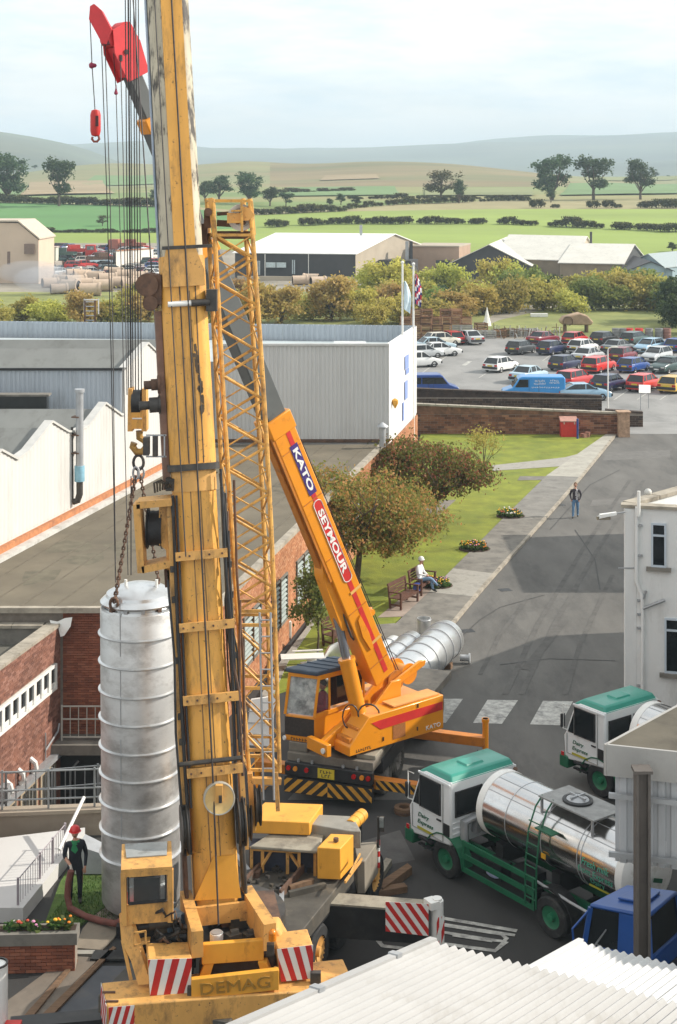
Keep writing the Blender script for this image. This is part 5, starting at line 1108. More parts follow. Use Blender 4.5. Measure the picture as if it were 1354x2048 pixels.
m_ = MB(); a2 = P(452,440,BD(434)+.8); m_.bar(P(434,428,BD(434)+.8), P(466,426,BD(434)+.8), .06, .08); m_.bar(P(434,446,BD(434)+.9), P(466,448,BD(434)+.9), .10, .14); m_.box(P(416,440,BD(434)+.7), (.14,.4,.34)); m_.cyl(P(416,424,BD(434)+.3), P(416,424,BD(434)+.9), .09, None, 10); m_.box(P(408,470,BD(434)+.9), (.16,.3,.5)); m_.build('head_block', rust, lj)
m_ = MB(); m_.bar(P(421,396,BD(400)+.35), P(429,470,BD(400)+.35), .10, .10); m_.bar(P(501,402,BD(400)+.5), P(507,470,BD(400)+.5), .10, .10); m_.build('head_post', yellow_d, lj)
# ladder inside the lower lattice
la2 = []
for x0, x1 in ((519,527),(541,548)):
    m_ = MB(); m_.tube([P(x0,1225,BD(1300)-.05), P(x1,1600,BD(1560)-.05)], .022, 6); m_.build('ladder_rail', galv, lj)
for k in range(11):
    t = k/10; m_ = MB(); y = 1240+t*330; m_.tube([P(519+8*t+.4,y,BD(1300)-.05), P(541+7*t,y,BD(1300)-.05)], .016, 5); m_.build('rung', galv, lj)
# jib foot with struts and sheaves
m_ = MB(); m_.bar(P(500,1545,BD(1560)+.2), P(507,1660,BD(1600)+.3), .10, .14); m_.bar(P(552,1545,BD(1560)+.3), P(556,1622,BD(1600)+.2), .08, .10); m_.bar(P(496,1560,BD(1560)+.2), P(562,1562,BD(1560)+.3), .12, .12); m_.bar(P(500,1600,BD(1580)+.9), P(545,1560,BD(1580)+.9), .06, .06); m_.build('jib_foot', yellow_d, lj)
for x, y in ((515,1610),(496,1640)):
    m_ = MB(); m_.lathe([(0,-.06),(.40,-.06),(.40,-.04),(.32,-.015),(.32,.015),(.40,.04),(.40,.06),(0,.06)], P(x,y,BD(1600)+.35), V(1,.15,0), 24); m_.build('foot_sheave', grease, lj)
m_ = MB(); m_.tube([P(480,1200,BD(1200)+.1), P(478,1400,BD(1400)), P(486,1560,BD(1560)), P(492,1640,BD(1600))], .03, 6); m_.tube([P(468,960,BD(960)+.3), P(474,1150,BD(1150)+.2), P(487,1330,BD(1300)+.15), P(489,1500,BD(1500))], .028, 6); m_.build('hydraulic_hose', rust, lj)

# superstructure: counterweight, winch box, cab
def GZ(x, y, z): return G(x, y, z)
cw = MB(); zt = 1.9; FLc, FRc, BRc, BLc = GZ(214,2012,zt), GZ(712,1974,zt), GZ(686,1917,zt), GZ(203,1965,zt)
cw.hexa([p-V(0,0,.62) for p in (FLc,FRc,BRc,BLc)]+[FLc,FRc,BRc,BLc]); cwo = cw.build('counterweight', yellow_d, yc, bevel=.03)
e = (FRc-FLc).normalized(); nf2 = V(e.y,-e.x,0)
stripes(cwo, FLc+nf2*.004-V(0,0,.6)+e*.03, FLc+nf2*.004-V(0,0,.6)+e*.5, FLc+nf2*.004-V(0,0,.02)+e*.03, FLc+nf2*.004-V(0,0,.02)+e*.5, 3, .35, (red_p, white_p))
l_ = (BLc-FLc); nl2 = V(-1,-.1,0)
stripes(cwo, BLc+nl2*.004-V(0,0,.6), FLc+nl2*.006-V(0,0,.6), BLc+nl2*.004, FLc+nl2*.006, 4, .4, (red_p, white_p))
for y_, x0, x1 in ((1986,207,229),(2004,213,234)):
    m_ = MB(); a = GZ(x0,y_,1.9); m_.box(a+V(.1,0,.01), (.24,.04,.04)); m_.build('lifting_slot', rust, cwo)
def boxpx(fBL, fBR, fTR, fTL, back, d, name, mat, parent, bev=.0, dr=0.0):
    """box whose front face is seen at four pixels; back is the offset in plan"""
    q = [P(*fBL,d), P(*fBR,d+dr), P(*fTR,d+dr), P(*fTL,d)]; b = Vector(back); m_ = MB()
    m_.hexa([q[0],q[1],q[1]+b,q[0]+b,q[3],q[2],q[2]+b,q[3]+b]); return m_.build(name, mat, parent, bevel=bev), q
bkv = V(-.12,.62,0)
for f in (((300,1991),(381,1985),(384,1916),(296,1919)), ((562,1963),(626,1956),(626,1889),(554,1898))):
    dd = 27.95 if f[0][0] < 400 else 28.35
    o, q = boxpx(*f, bkv, dd, 'ballast_block', yellow_d, yc, .03, .1)
    nq = (q[1]-q[0]).cross(q[3]-q[0]).normalized()*.004
    stripes(o, q[0]+nq, q[1]+nq, q[3]+nq, q[2]+nq, 3, .22 if f[0][0] < 400 else -.22, (red_p, white_p))
    m_ = MB(); c = q[1]+V(.05,-.06,.05); m_.box(c, (.2,.12,.2)); m_.build('latch', grease, o)
o, q = boxpx((383,2000),(558,1980),(558,1940),(383,1960), (-.02,.12,0), 27.9, 'name_plate', yellow, yc, .01, .15)
ctr = (q[0]+q[1]+q[2]+q[3])/4; ex = (q[1]-q[0]).normalized()
text_on(o, 'DEMAG', ctr+V(0,-.012,0), ex, V(0,0,1), .22, M('letter_shadow_yellow', (.36,.19,.03), .5, var=.15), 1.30, ext=.02)
m_ = MB(); a, b = GZ(395,1889,2.72), GZ(371,1806,2.72); m_.bar(a, b, .22, .5); m_.build('winch_box_side', yellow_d, yc)
a2_, b2_ = GZ(540,1874,2.72), GZ(492,1797,2.72); m_ = MB(); m_.bar(a2_, b2_, .24, .5); m_.build('winch_box_side', yellow_d, yc)
o, q = boxpx((404,1930),(528,1921),(528,1880),(404,1890), (-.02,.12,0), 28.35, 'winch_box_front', yellow, yc, .015, .15)
m_ = MB(); m_.bar(GZ(384,1834,2.7), GZ(500,1820,2.7), .08, .36); m_.build('winch_box_back', yellow_d, yc)
m_ = MB(); c0, c1, c2, c3 = GZ(392,1887,2.35), GZ(540,1876,2.35), GZ(498,1812,2.35), GZ(375,1820,2.35); m_.poly([c0,c1,c2,c3]); m_.build('winch_box_floor', black_p, yc)
for x in (410,534):
    m_ = MB(); m_.prism([P(x,1926,28.4), P(x+18*(1 if x < 500 else -1),1926,28.4), P(x+8*(1 if x < 500 else -1),1958,28.4), P(x-14*(1 if x < 500 else -1),1962,28.4)], V(0,.2,0)); m_.build('winch_box_leg', yellow, yc)
m_ = MB(); m_.hexa([P(398,1970,28.6), P(548,1955,28.6), P(548,1955,29.8), P(398,1970,29.8), P(398,1920,28.6), P(548,1910,28.6), P(548,1910,29.8), P(398,1920,29.8)]); m_.build('winch_void', black_p, yc)  # black block stands in for the dark void below the winch box
m_ = MB(); c = GZ(433,1888,2.35); m_.cyl(c, c+V(0,0,.22), .13, None, 14); dr = m_.build('oil_can', white_p, yc)
m_ = MB(); m_.cyl(c+V(0,0,.22), c+V(0,0,.24), .11, None, 14); m_.build('can_lid', galv, dr)
for x, y, s_, mt in ((466,1882,.22,deck_d),(500,1880,.2,grease),(475,1852,.3,grease),(452,1850,.18,rust),(515,1858,.2,galv),(430,1848,.2,grease)):
    m_ = MB(); c = GZ(x,y,2.36); m_.box(c+V(0,0,s_*.35), (s_*1.2,s_,s_*.7), 0, rnd.uniform(0,1)); m_.cyl(c+V(-.05,0,s_*.7), c+V(.1,.05,s_*.75), s_*.3, None, 8); m_.build('winch_gear', mt, yc)
o, q = boxpx((533,1900),(575,1890),(556,1856),(530,1858), (.0,.5,0), 28.75, 'rear_housing', yellow_d, yc, .05, .1)
m_ = MB(); c = P(545,1880,28.3); m_.cyl(c, c+V(0,0,.1), .075, None, 12); m_.ball(c+V(0,0,.13), .075, 10); m_.build('beacon', M('beacon_amber', (.65,.2,.01), .25), yc)
m_ = MB(); c = P(541,1898,28.3); m_.box(c, (.14,.12,.2)); m_.build('beacon_mount', grease, yc)
# cab
cb = MB(); cd = 28.5; fb = V(-.13,.95,0); L0, L1 = P(249,1850,cd), P(341,1843,cd+.1); T0, T1 = P(247,1745,cd), P(341,1738,cd+.1)
for a, b in ((L0,T0),(L1,T1)):
    cb.bar(a, b, .10, .10, 0, (0,1,0)); cb.bar(a+fb, b+fb, .08, .08, 0, (0,1,0))
w0 = lambda t, o=V(0,0,0): L0.lerp(T0, t)+o
w1 = lambda t, o=V(0,0,0): L1.lerp(T1, t)+o
cb.hexa([w0(0),w1(0),w1(0)+fb*.06,w0(0)+fb*.06,w0(.37),w1(.37),w1(.37)+fb*.06,w0(.37)+fb*.06]); cb.bar(w0(.965),w1(.965),.08,.10)
cb.hexa([w0(0),w0(0)+fb,w0(0)+fb+V(.05,0,0),w0(0)+V(.05,0,0),w0(.45),w0(.45)+fb,w0(.45)+fb+V(.05,0,0),w0(.45)+V(.05,0,0)])
cb.hexa([w1(0),w1(0)+fb,w1(0)+fb-V(.05,0,0),w1(0)-V(.05,0,0),w1(.45),w1(.45)+fb,w1(.45)+fb-V(.05,0,0),w1(.45)-V(.05,0,0)]); cab = cb.build('cab', yellow_d, yc)
m_ = MB(); q = [T0+V(-.04,-.05,.0), T1+V(.04,-.05,0), T1+fb*1.05+V(.04,0,.03), T0+fb*1.05+V(-.04,0,.03)]; m_.prism(q, V(0,0,.07)); m_.build('cab_roof', yellow_d, cab)
m_ = MB(); lrp = lambda u, v: q[0].lerp(q[1], u).lerp(q[3].lerp(q[2], u), v)+V(0,0,.075); m_.prism([lrp(.10,.42), lrp(.9,.42), lrp(.92,.95), lrp(.06,.95)], V(0,0,.02)); m_.build('roof_window', M('roof_glass', (.30,.31,.30), .25, var=.2, scale=2, stain=(.1,.09,.08), amt=.3), cab)
m_ = MB(); a, b, c, d_ = w0(.41,V(.09,-.01,0)), w1(.41,V(-.09,-.01,0)), w1(.93,V(-.09,-.01,0)), w0(.93,V(.09,-.01,0)); m_.bar(a,b,.03,.05); m_.bar(d_,c,.03,.05); m_.bar(a,d_,.03,.05,0,(0,1,0)); m_.bar(b,c,.03,.05,0,(0,1,0)); m_.build('window_seal', rubber, cab)
m_ = MB(); m_.quad(a+V(0,.02,0), b+V(0,.02,0), c+V(0,.02,0), d_+V(0,.02,0)); m_.build('rear_window', M('cab_glass', (.55,.58,.58), .05, var=.05, trans=.92), cab)
m_ = MB(); m_.quad(w0(.5), w0(.5)+fb, w0(.95)+fb, w0(.95)); m_.build('side_window', glass_l, cab)
m_ = MB(); m_.quad(w0(.3)+fb, w1(.3)+fb, w1(.95)+fb, w0(.95)+fb); m_.build('windscreen', M('cab_glass', (.55,.58,.58)), cab)
m_ = MB(); c = w0(.5).lerp(w1(.5), .5)+fb*.4; m_.box(c+V(0,0,-.05), (.5,.14,.56)); m_.box(c+V(0,.05,.30), (.28,.1,.2)); m_.build('seat', black_p, cab)
dm = MB(); c2 = c+V(0,.1,0); dm.ball(c2+V(0,0,.34), .12, 10); 
m_ = MB(); m_.prism([P(238,1828,28.6), P(256,1828,28.6), P(302,1968,28.2), P(276,1970,28.2), P(262,1922,28.4), P(243,1884,28.5)], V(.05,.10,0)); m_.build('side_panel', yellow_d, yc)
m_ = MB(); m_.bar(P(268,1832,28.9), P(258,1872,28.8), .03, .12); m_.bar(P(245,1880,28.6), P(262,1960,28.3), .03, .1); m_.bar(P(300,1880,28.7), P(255,1885,28.7), .2, .03); m_.build('step_frame', yellow_d, yc)
for x, y, s_, mt in ((300,1855,.35,black_p),(330,1850,.4,grease),(350,1880,.4,black_p),(320,1890,.35,grease),(345,1840,.3,M('dull_blue', (.06,.09,.12), .6, var=.3)),(285,1890,.25,grease),(360,1915,.4,black_p),(372,1860,.3,grease),(365,1945,.35,black_p)):
    m_ = MB(); c = P(x,y,29.0); m_.box(c, (s_*1.2,s_,s_*.9), 0, rnd.uniform(0,1)); m_.cyl(c+V(-s_*.7,-.2,s_*.3), c+V(s_*.6,-.15,s_*.4), s_*.28, None, 10); m_.build('engine_unit', mt, yc)
for k in range(9):
    m_ = MB(); x = 285+rnd.random()*80; y = 1825+rnd.random()*60; m_.tube([P(x,y,28.7), P(x+rnd.uniform(8,30),y-rnd.uniform(4,16),28.5), P(x+rnd.uniform(20,50),y+rnd.uniform(-5,15),28.6), P(x+rnd.uniform(30,60),y+rnd.uniform(10,30),28.9)], rnd.choice((.02,.03)), 6); m_.build('engine_hose', rnd.choice((grease, black_p, rust)), yc)
m_ = MB(); m_.bar(P(268,1892,28.3), P(290,1886,28.3), .03,.03); m_.bar(P(268,1866,28.3), P(292,1862,28.3), .03,.03); m_.bar(P(268,1892,28.3), P(268,1866,28.3), .03,.03); m_.bar(P(291,1888,28.3), P(291,1862,28.3), .03,.03); m_.build('guard_frame', yellow_d, yc)
m_ = MB(); c = V(-2.25,31.2,0); m_.cyl(c+V(0,0,1.45), c+V(0,0,1.95), 1.15, None, 28); m_.build('slew_ring', grease, yc)
m_ = MB(); m_.box(c+V(.35,-1.0,1.9), (1.5,2.6,.5), 0, .156); m_.build('slew_frame', rust, yc)
# carrier
cO = V(-1.5,33.1,0); cf = V(.35,.937,0).normalized(); cr_ = V(cf.y,-cf.x,0)
cp = lambda f, r, z: cO+cf*f+cr_*r+V(0,0,z)
def cbox(f0, f1, r0, r1, z0, z1, name, mat, bev=.0):
    m_ = MB(); m_.hexa([cp(f0,r0,z0),cp(f0,r1,z0),cp(f1,r1,z0),cp(f1,r0,z0),cp(f0,r0,z1),cp(f0,r1,z1),cp(f1,r1,z1),cp(f1,r0,z1)]); return m_.build(name, mat, yc, bevel=bev)
cbox(-5.2,1.7,-1.37,1.37,1.15,1.5,'carrier_deck',deck_d,.02); cbox(-5.0,4.6,-.5,.5,.6,1.15,'carrier_chassis',black_p)
for f in (-4.2,-2.9,-.5,.9,3.2):
    for r in (-1.2,1.2): wheel_part(yc, cp(f,r,.56), cr_*(1 if r > 0 else -1), .56, .36, yellow_d)
for f in (-3.6,.2): cbox(f-1.2,f+1.2,1.05,1.36,1.1,1.16,'mudguard',black_p)
for k in range(10):
    m_ = MB(); f = rnd.uniform(-.9,1.4); r = rnd.uniform(-.9,.6); a = cp(f,r,1.56); m_.bar(a, a+cr_*rnd.uniform(-.7,.7)+cf*rnd.uniform(.2,.7), .1, .12); m_.build('deck_gear', rnd.choice((timber, deck_d, grease, rust, galv)), yc)
m_ = MB()
for k in range(30): a = cp(rnd.uniform(-.3,1.0),rnd.uniform(-.55,.35),1.52+rnd.random()*.1); m_.box(a, (.09,.07,.06), 0, rnd.random()*3)
o = m_.build('shackle_heap', grease, yc); o['kind'] = 'stuff'
for r0 in (-.55,.40): cbox(-.4,1.1,r0-.03,r0+.03,1.5,1.68,'gear_tray',rust)
def capbox(top, dzs, z, name, mat, bev=.02):
    q = [GZ(x, y, z) for x, y in top]; a = sum(p.x*q_.y-q_.x*p.y for p, q_ in zip(q, q[1:]+q[:1])); 
    if a < 0: q.reverse()
    m_ = MB(); m_.prism([p-V(0,0,dzs) for p in q], V(0,0,dzs)); return m_.build(name, mat, yc, bevel=bev)
capbox([(500,1692),(556,1656),(650,1664),(634,1702)], .07, 2.12, 'engine_cover', deck_m)
for x, y in ((503,1694),(525,1695),(575,1698),(598,1700),(630,1702)):
    m_ = MB(); a = GZ(x,y,2.05); m_.bar(a, V(a.x,a.y,1.5), .07, .07); m_.build('cover_leg', yellow_d, yc)
m_ = MB(); a, b = GZ(503,1697,2.02), GZ(598,1703,2.02); m_.bar(a,b,.06,.07); m_.bar(GZ(525,1730,1.7),GZ(545,1698,2.0),.05,.05); m_.bar(GZ(597,1732,1.7),GZ(575,1700,2.0),.05,.05); m_.build('cover_frame', yellow_d, yc)
m_ = MB(); a, b = GZ(500,1720,1.75), GZ(640,1726,1.75); m_.bar(a+V(0,.3,0),b+V(0,.3,0),.5,.5); m_.build('cross_tank', M('dark_blue_steel', (.03,.035,.055), .5, var=.3), yc)
capbox([(486,1640),(530,1604),(646,1608),(619,1645)], .30, 2.45, 'carrier_cab_roof', yellow)
capbox([(618,1648),(626,1628),(706,1632),(722,1662),(700,1662)], .40, 2.32, 'carrier_cab', M('cab_grey', (.26,.245,.21), .65, var=.15, scale=2, stain=(.14,.12,.1), amt=.4))
o, q = boxpx((634,1758),(681,1760),(681,1697),(634,1695), (.30,.72,0), 33.3, 'fuel_tank', yellow, yc, .02)
m_ = MB(); c = q[2]+V(-.1,.3,.03); m_.cyl(c, c+V(0,0,.07), .06, None, 10); m_.build('filler_cap', rust, yc)
m_ = MB(); a, b = P(701,1652,34.6), P(725,1629,35.2); m_.cyl(a, b, .145, None, 16); u = (b-a); m_.cyl(a+u*.35, a+u*.42, .155, None, 16); m_.cyl(a+u*.7, a+u*.78, .155, None, 16); m_.build('air_tank', yellow, yc)
capbox([(714,1722),(708,1686),(757,1682),(730,1722)], .75, 1.6, 'side_locker', M('locker_grey', (.24,.21,.165), .7, var=.15, scale=2, stain=(.13,.11,.09), amt=.4))
m_ = MB(); m_.bar(GZ(690,1764,1.6), GZ(724,1718,1.6), .04, .06); m_.bar(GZ(700,1748,1.95), GZ(720,1708,1.95), .03, .04); m_.build('deck_rail', yellow_d, yc)
m_ = MB(); a = GZ(757,1695,1.5); m_.bar(a, a+V(0,0,.72), .06, .06); m_.box(a+V(.07,0,.55), (.13,.06,.34)); m_.build('mirror', grease, yc)
m_ = MB(); m_.box(a+V(.07,-.035,.60), (.10,.01,.24)); m_.build('mirror_glass', glass_l, yc)
m_ = MB(); a = GZ(757,1735,1.0)
for k in range(5): m_.cyl(a+V(0,0,k*.13), a+V(0,0,k*.13+.13), .035, None, 8, k%2)
m_.build('marker_pole', [red_p, white_p], yc)
# outrigger on the right
ob0, ob1 = P(668,1830,33.0), P(858,1846,32.7); m_ = MB(); m_.bar(ob0-V(.5,0,0), ob1, .5, .68); org = m_.build('outrigger_beam', black_p, yc)
m_ = MB(); m_.bar(ob0+V(-.1,0,.36), ob1+V(0,0,.36), .52, .04); m_.build('beam_top', deck_m, org)
fd = 32.42; stripes(org, P(771,1862,fd), P(857,1872,fd), P(771,1803,fd), P(857,1808,fd), 4, -.55, (red_p, white_p))
jp = P(874,1800,32.6); m_ = MB(); m_.cyl(V(jp.x,jp.y,.45), V(jp.x,jp.y,jp.z), .14, None, 16); m_.cyl(V(jp.x,jp.y,jp.z), V(jp.x,jp.y,jp.z+.05), .11, None, 14); jk = m_.build('outrigger_jack', white_p, yc)
m_ = MB(); m_.cyl(V(jp.x,jp.y,.1), V(jp.x,jp.y,.45), .08, None, 12); m_.box((jp.x,jp.y,.08), (.7,.7,.14)); m_.build('jack_foot', galv, jk)
stripes(jk, V(jp.x-.02,jp.y-.15,.5), V(jp.x+.15,jp.y-.06,.5), V(jp.x-.02,jp.y-.15,1.15), V(jp.x+.15,jp.y-.06,1.15), 1, 1.2, (red_p, white_p))
m_ = MB(); m_.box(jp+V(-.12,-.05,-.05), (.22,.3,.16), 0, .5); m_.build('jack_cap', white_p, jk)
lj0 = P(6,1928,28.5); m_ = MB(); m_.cyl(V(lj0.x-.12,lj0.y,.3), V(lj0.x-.12,lj0.y,lj0.z), .21, None, 18); jl = m_.build('outrigger_jack', white_p, yc)
m_ = MB(); m_.lathe([(.18,.0),(.215,.0),(.215,.03),(.18,.03)], V(lj0.x-.12,lj0.y,lj0.z), (0,0,1), 18); m_.build('jack_rim', grease, jl)
m_ = MB(); a = P(25,2058,28.3); m_.box(a+V(.0,0,-.06), (.3,.3,.3)); m_.build('outrigger_end', red_p, jl)
m_ = MB(); m_.bar(P(20,2060,28.6), P(240,2040,28.9), .4, .3); m_.build('outrigger_beam', black_p, yc)
# ------------------------------------------------------------------ the orange crane
oc = thing('mobile_crane', 'bright orange telescopic crane with dark blue cab roof and black and orange chevron rear', 'crane', (.32,42.3,0))
kf = V(-.78,-.62,0).normalized(); kl = V(.62,-.78,0).normalized(); kO = V(.32,42.3,0)
kp = lambda f, l, z: kO+kf*f+kl*l+V(0,0,z)
def kbox(f0, f1, l0, l1, z0, z1, name, mat, bev=.02, par=None):
    m_ = MB(); m_.hexa([kp(f0,l0,z0),kp(f1,l0,z0),kp(f1,l1,z0),kp(f0,l1,z0),kp(f0,l0,z1),kp(f1,l0,z1),kp(f1,l1,z1),kp(f0,l1,z1)][::1]); return m_.build(name, mat, par or oc, bevel=bev)
def kprism(pts, l0, l1, name, mat, bev=.02, par=None):
    m_ = MB(); m_.prism([kp(f,l0,z) for f, z in pts], kl*(l1-l0)); return m_.build(name, mat, par or oc, bevel=bev)
# side house with sloping front, stepped walkway
sp = kprism([(-2.4,1.5),(1.05,1.5),(1.05,1.75),(.35,2.42),(-2.4,2.46)], .62, 1.28, 'side_housing', orange)
m_ = MB(); m_.prism([kp(f,1.287,z) for f, z in ((-2.36,2.05),(-.05,2.0),(.28,2.24),(-.0,2.26),(-2.36,2.28))], kl*.006); m_.build('red_stripe', red_p, sp)
m_ = MB(); m_.prism([kp(f,1.287,z) for f, z in ((-.95,1.62),(-.5,1.62),(-.5,2.0),(-.95,2.0))], kl*.008); m_.build('side_grille', M('grille_brown', (.33,.12,.03), .6, var=.2, scale=20), sp)
text_on(sp, 'KATO', kp(-2.0,1.292,1.66), -kf, V(0,0,1), .12, white_p, .55)
worn_letters(sp, 7, kp(.55,1.284,1.6), -kf, V(0,0,1), .08, .55, black_p)
for f in (-.15,-1.4,-1.42):
    m_ = MB(); m_.box(kp(f,1.29,1.72 if f > -1.41 else 2.36), (.04,.04,.1)); m_.build('door_catch', rust, sp)
kprism([(-2.35,1.5),(-1.2,1.5),(-1.2,2.3),(-2.35,2.3)], -1.2, .62, 'counterweight', orange)
for a, b, z in ((.05,.35,2.28),(.38,.7,2.02),(.72,1.0,1.80)): kbox(a,b,.66,1.2,z,z+.14,'walkway_step',orange_d,.01,sp)
kbox(-2.3,-.6,.7,1.2,2.462,2.5,'walkway_plate',M('plate_orange_pale', (.70,.33,.10), .6, var=.12, scale=3),.0,sp)
kprism([(-1.2,1.5),(1.0,1.5),(1.0,1.7),(.6,1.9),(-1.2,1.9)], -.3, .62, 'slew_table', orange_d)
o = kbox(1.45,1.62,.12,1.0,1.52,1.86,'front_bumper',orange)
for l in (.88,): m_ = MB(); m_.cyl(kp(1.62,l,1.68), kp(1.67,l,1.68), .075, None, 12); m_.build('headlight', white_p, o)
kprism([(.7,1.6),(1.45,1.6),(1.45,1.8),(.7,2.15)], .45, .62, 'side_rail', orange)
# pivot brackets and boom foot
for l in (.02,.55): kprism([(-1.35,1.9),(.5,1.9),(-.4,2.45),(-1.0,2.95),(-1.35,2.95)], l, l+.10, 'pivot_bracket', orange)
pv = kp(-1.05,.32,2.75); tip = pv+kf*8.75+V(0,0,18.0)
tipx = P(236,72,(pv+kf*8.75).y); tip = V(tipx.x, tipx.y, tipx.z)
ka = (tip-pv).normalized(); kla = (kl-ka*kl.dot(ka)).normalized(); kt = kla.cross(ka).normalized()
if kt.x < 0: kt = -kt     # towards the top of the boom (right in the picture)
KL = (tip-pv).length
kb = lambda t, s_=0.0, n_=0.0: pv+ka*KL*t+kla*s_+kt*n_
def ksec(t0, t1, hw, h0, h1, name, mat, n1=None, bev=.03, par=None):
    m_ = MB(); m_.hexa([kb(t0,hw,h0),kb(t0,hw,h1),kb(t0,-hw,h1),kb(t0,-hw,h0),kb(t1,hw,h0),kb(t1,hw,h1),kb(t1,-hw,h1),kb(t1,-hw,h0)]); return m_.build(name, mat, par or oc, bevel=bev)
kbase = ksec(.02,.435,.30,-.46,.30,'boom_base_section',orange)
kcol = ksec(.425,.452,.33,-.50,.34,'boom_collar',orange,par=kbase)
km1 = ksec(.44,.705,.25,-.38,.24,'boom_middle_section',boom_grey)
ksec(.695,.712,.28,-.41,.27,'boom_collar',orange,par=km1)
km2 = ksec(.705,.885,.21,-.31,.18,'boom_outer_section',boom_grey)
ksec(.872,.892,.24,-.34,.21,'boom_collar',orange,par=km2)
km3 = ksec(.885,.965,.17,-.25,.14,'boom_tip_section',boom_grey)
for t in (.05,.14,.23,.32,.40):
    m_ = MB(); m_.bar(kb(t,.305,-.40), kb(t,.305,.27), .02, .03); m_.build('weld_strip', orange_d, kbase)
m_ = MB(); m_.prism([kb(.03,.304,-.06),kb(.425,.304,-.06),kb(.425,.304,.09),kb(.03,.304,.09)], kla*.006); m_.build('red_stripe', red_p, kbase)
m_ = MB(); m_.prism([kb(.327,.312,-.12),kb(.405,.312,-.12),kb(.405,.312,.15),kb(.327,.312,.15)], kla*.006); pp = m_.build('name_panel', M('panel_purple', (.055,.03,.17), .4, var=.05), kbase)
text_on(pp, 'KATO', kb(.366,.322,.015), -ka, kt, .19, white_p, 1.32, ext=.008, bold=.03)
m_ = MB(); pts = []
for (c_, sg_) in ((.190,-1),(.310,1)):
    for k in range(9): t = -math.pi/2+math.pi*k/8; pts.append(kb(c_+sg_*.006*math.cos(t), .312, .015+sg_*.145*math.sin(t)))
m_.prism(pts, kla*.006); pp = m_.build('name_panel', red_p, kbase)
m_ = MB(); m_.tube([p+kla*.008 for p in pts]+[pts[0]+kla*.008], .012, 4, 0, False); m_.build('panel_outline', white_p, pp)
text_on(pp, 'SEYMOUR', kb(.25,.322,.015), -ka, kt, .20, white_p, 2.05, ext=.008, bold=.03)
for t, n_ in ((.17,.0),(.085,.0)):
    m_ = MB(); m_.prism([kb(t-.006,.31,-.1),kb(t-.005,.31,.31),kb(t-.001,.31,.32),kb(t-.002,.31,-.1)], kla*.02); m_.build('wear_strip', M('strip_pale', (.7,.42,.12), .5), kbase)
m_ = MB(); m_.prism([kb(.075,.306,-.2),kb(.10,.306,-.28),kb(.125,.306,-.22),kb(.13,.306,-.09),kb(.10,.306,-.04),kb(.075,.306,-.09)], kla*.05); m_.build('cylinder_boss', orange, kbase)
m_ = MB(); m_.tube([kb(.10,.15,-.47), kb(.11,.25,-.56), kb(.13,.25,-.54), kb(.15,.15,-.47)], .03, 6); m_.build('hydraulic_hose', grease, kbase)
m_ = MB(); m_.bar(kb(.12,.0,-.53), kb(.43,.0,-.53), .26, .05, 0, kt); m_.bar(kb(.2,.26,-.50), kb(.43,.26,-.50), .06, .06, 0, kt); m_.build('boom_rail', orange_d, kbase)
# orange plate between boom and ram
m_ = MB(); m_.prism([kb(.115,.20,-.44),kb(.235,.20,-.44),kb(.21,.20,-.64),kb(.125,.20,-.72)], -kla*.4); m_.build('ram_bracket', orange, kbase)
# head with sheaves
m_ = MB()
for s_ in (-.24,.24):
    m_.prism([kb(.945,s_,-.38),kb(.985,s_,-.42),kb(1.012,s_,-.22),kb(1.012,s_,.30),kb(.985,s_,.38),kb(.945,s_,.28)], kla*.04*(1 if s_ > 0 else -1))
m_.hexa([kb(.95,-.22,-.3),kb(.95,.22,-.3),kb(.95,.22,.26),kb(.95,-.22,.26),kb(.99,-.22,-.3),kb(.99,.22,-.3),kb(.99,.22,.26),kb(.99,-.22,.26)]); hd = m_.build('boom_head', red_head, oc)
for n_, t in ((-.22,1.0),(.18,1.004)):
    m_ = MB(); m_.lathe([(0,-.2),(.20,-.2),(.20,.2),(0,.2)], kb(t,0,n_), kla, 20); m_.build('head_sheave', red_head, hd)
m_ = MB(); m_.lathe([(0,0),(.065,0),(.065,.02),(0,.02)], kb(.98,.285,-.12), kla, 12); m_.build('head_pin', M('pin_dark', (.06,.01,.01), .5), hd)
fj = [P(182,14,37.0), P(190,9,37.0), P(205,22,37.0), P(226,62,37.0), P(215,90,37.0), P(206,88,37.0), P(180,40,37.0)]
m_ = MB(); m_.prism([p-V(0,.16,0) for p in fj], V(0,.32,0)); m_.build('head_jib', red_head, hd)
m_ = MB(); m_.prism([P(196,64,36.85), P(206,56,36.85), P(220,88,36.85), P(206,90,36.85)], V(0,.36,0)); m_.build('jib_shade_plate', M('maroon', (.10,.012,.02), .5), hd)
# ram
r0 = P(719,1432,41.6); r1 = kb(.135,.0,-.62); m_ = MB(); ua = (r1-r0); m_.cyl(r0, r0+ua*.60, .22, None, 20); m_.cyl(r0+ua*.575, r0+ua*.61, .245, None, 20); m_.build('luffing_ram', orange, oc)
m_ = MB(); m_.cyl(r0+ua*.60, r1+ua*.05, .125, None, 16); m_.build('ram_rod', M('ram_steel', (.28,.29,.32), .25, metal=.7, var=.1), oc)
m_ = MB(); m_.tube([r0+V(.25,-.2,.1)+V(.3*math.cos(t),0,.3*math.sin(t)) for t in [k*.45 for k in range(15)]], .025, 6, 0, False); m_.build('hydraulic_hose', grease, oc)
m_ = MB(); m_.tube([r0+V(-.25,-.35,.1)+V(.22*math.cos(t),0,.34*math.sin(t)) for t in [k*.45 for k in range(13)]], .02, 6, 0, False); m_.build('hydraulic_hose', black_p, oc)
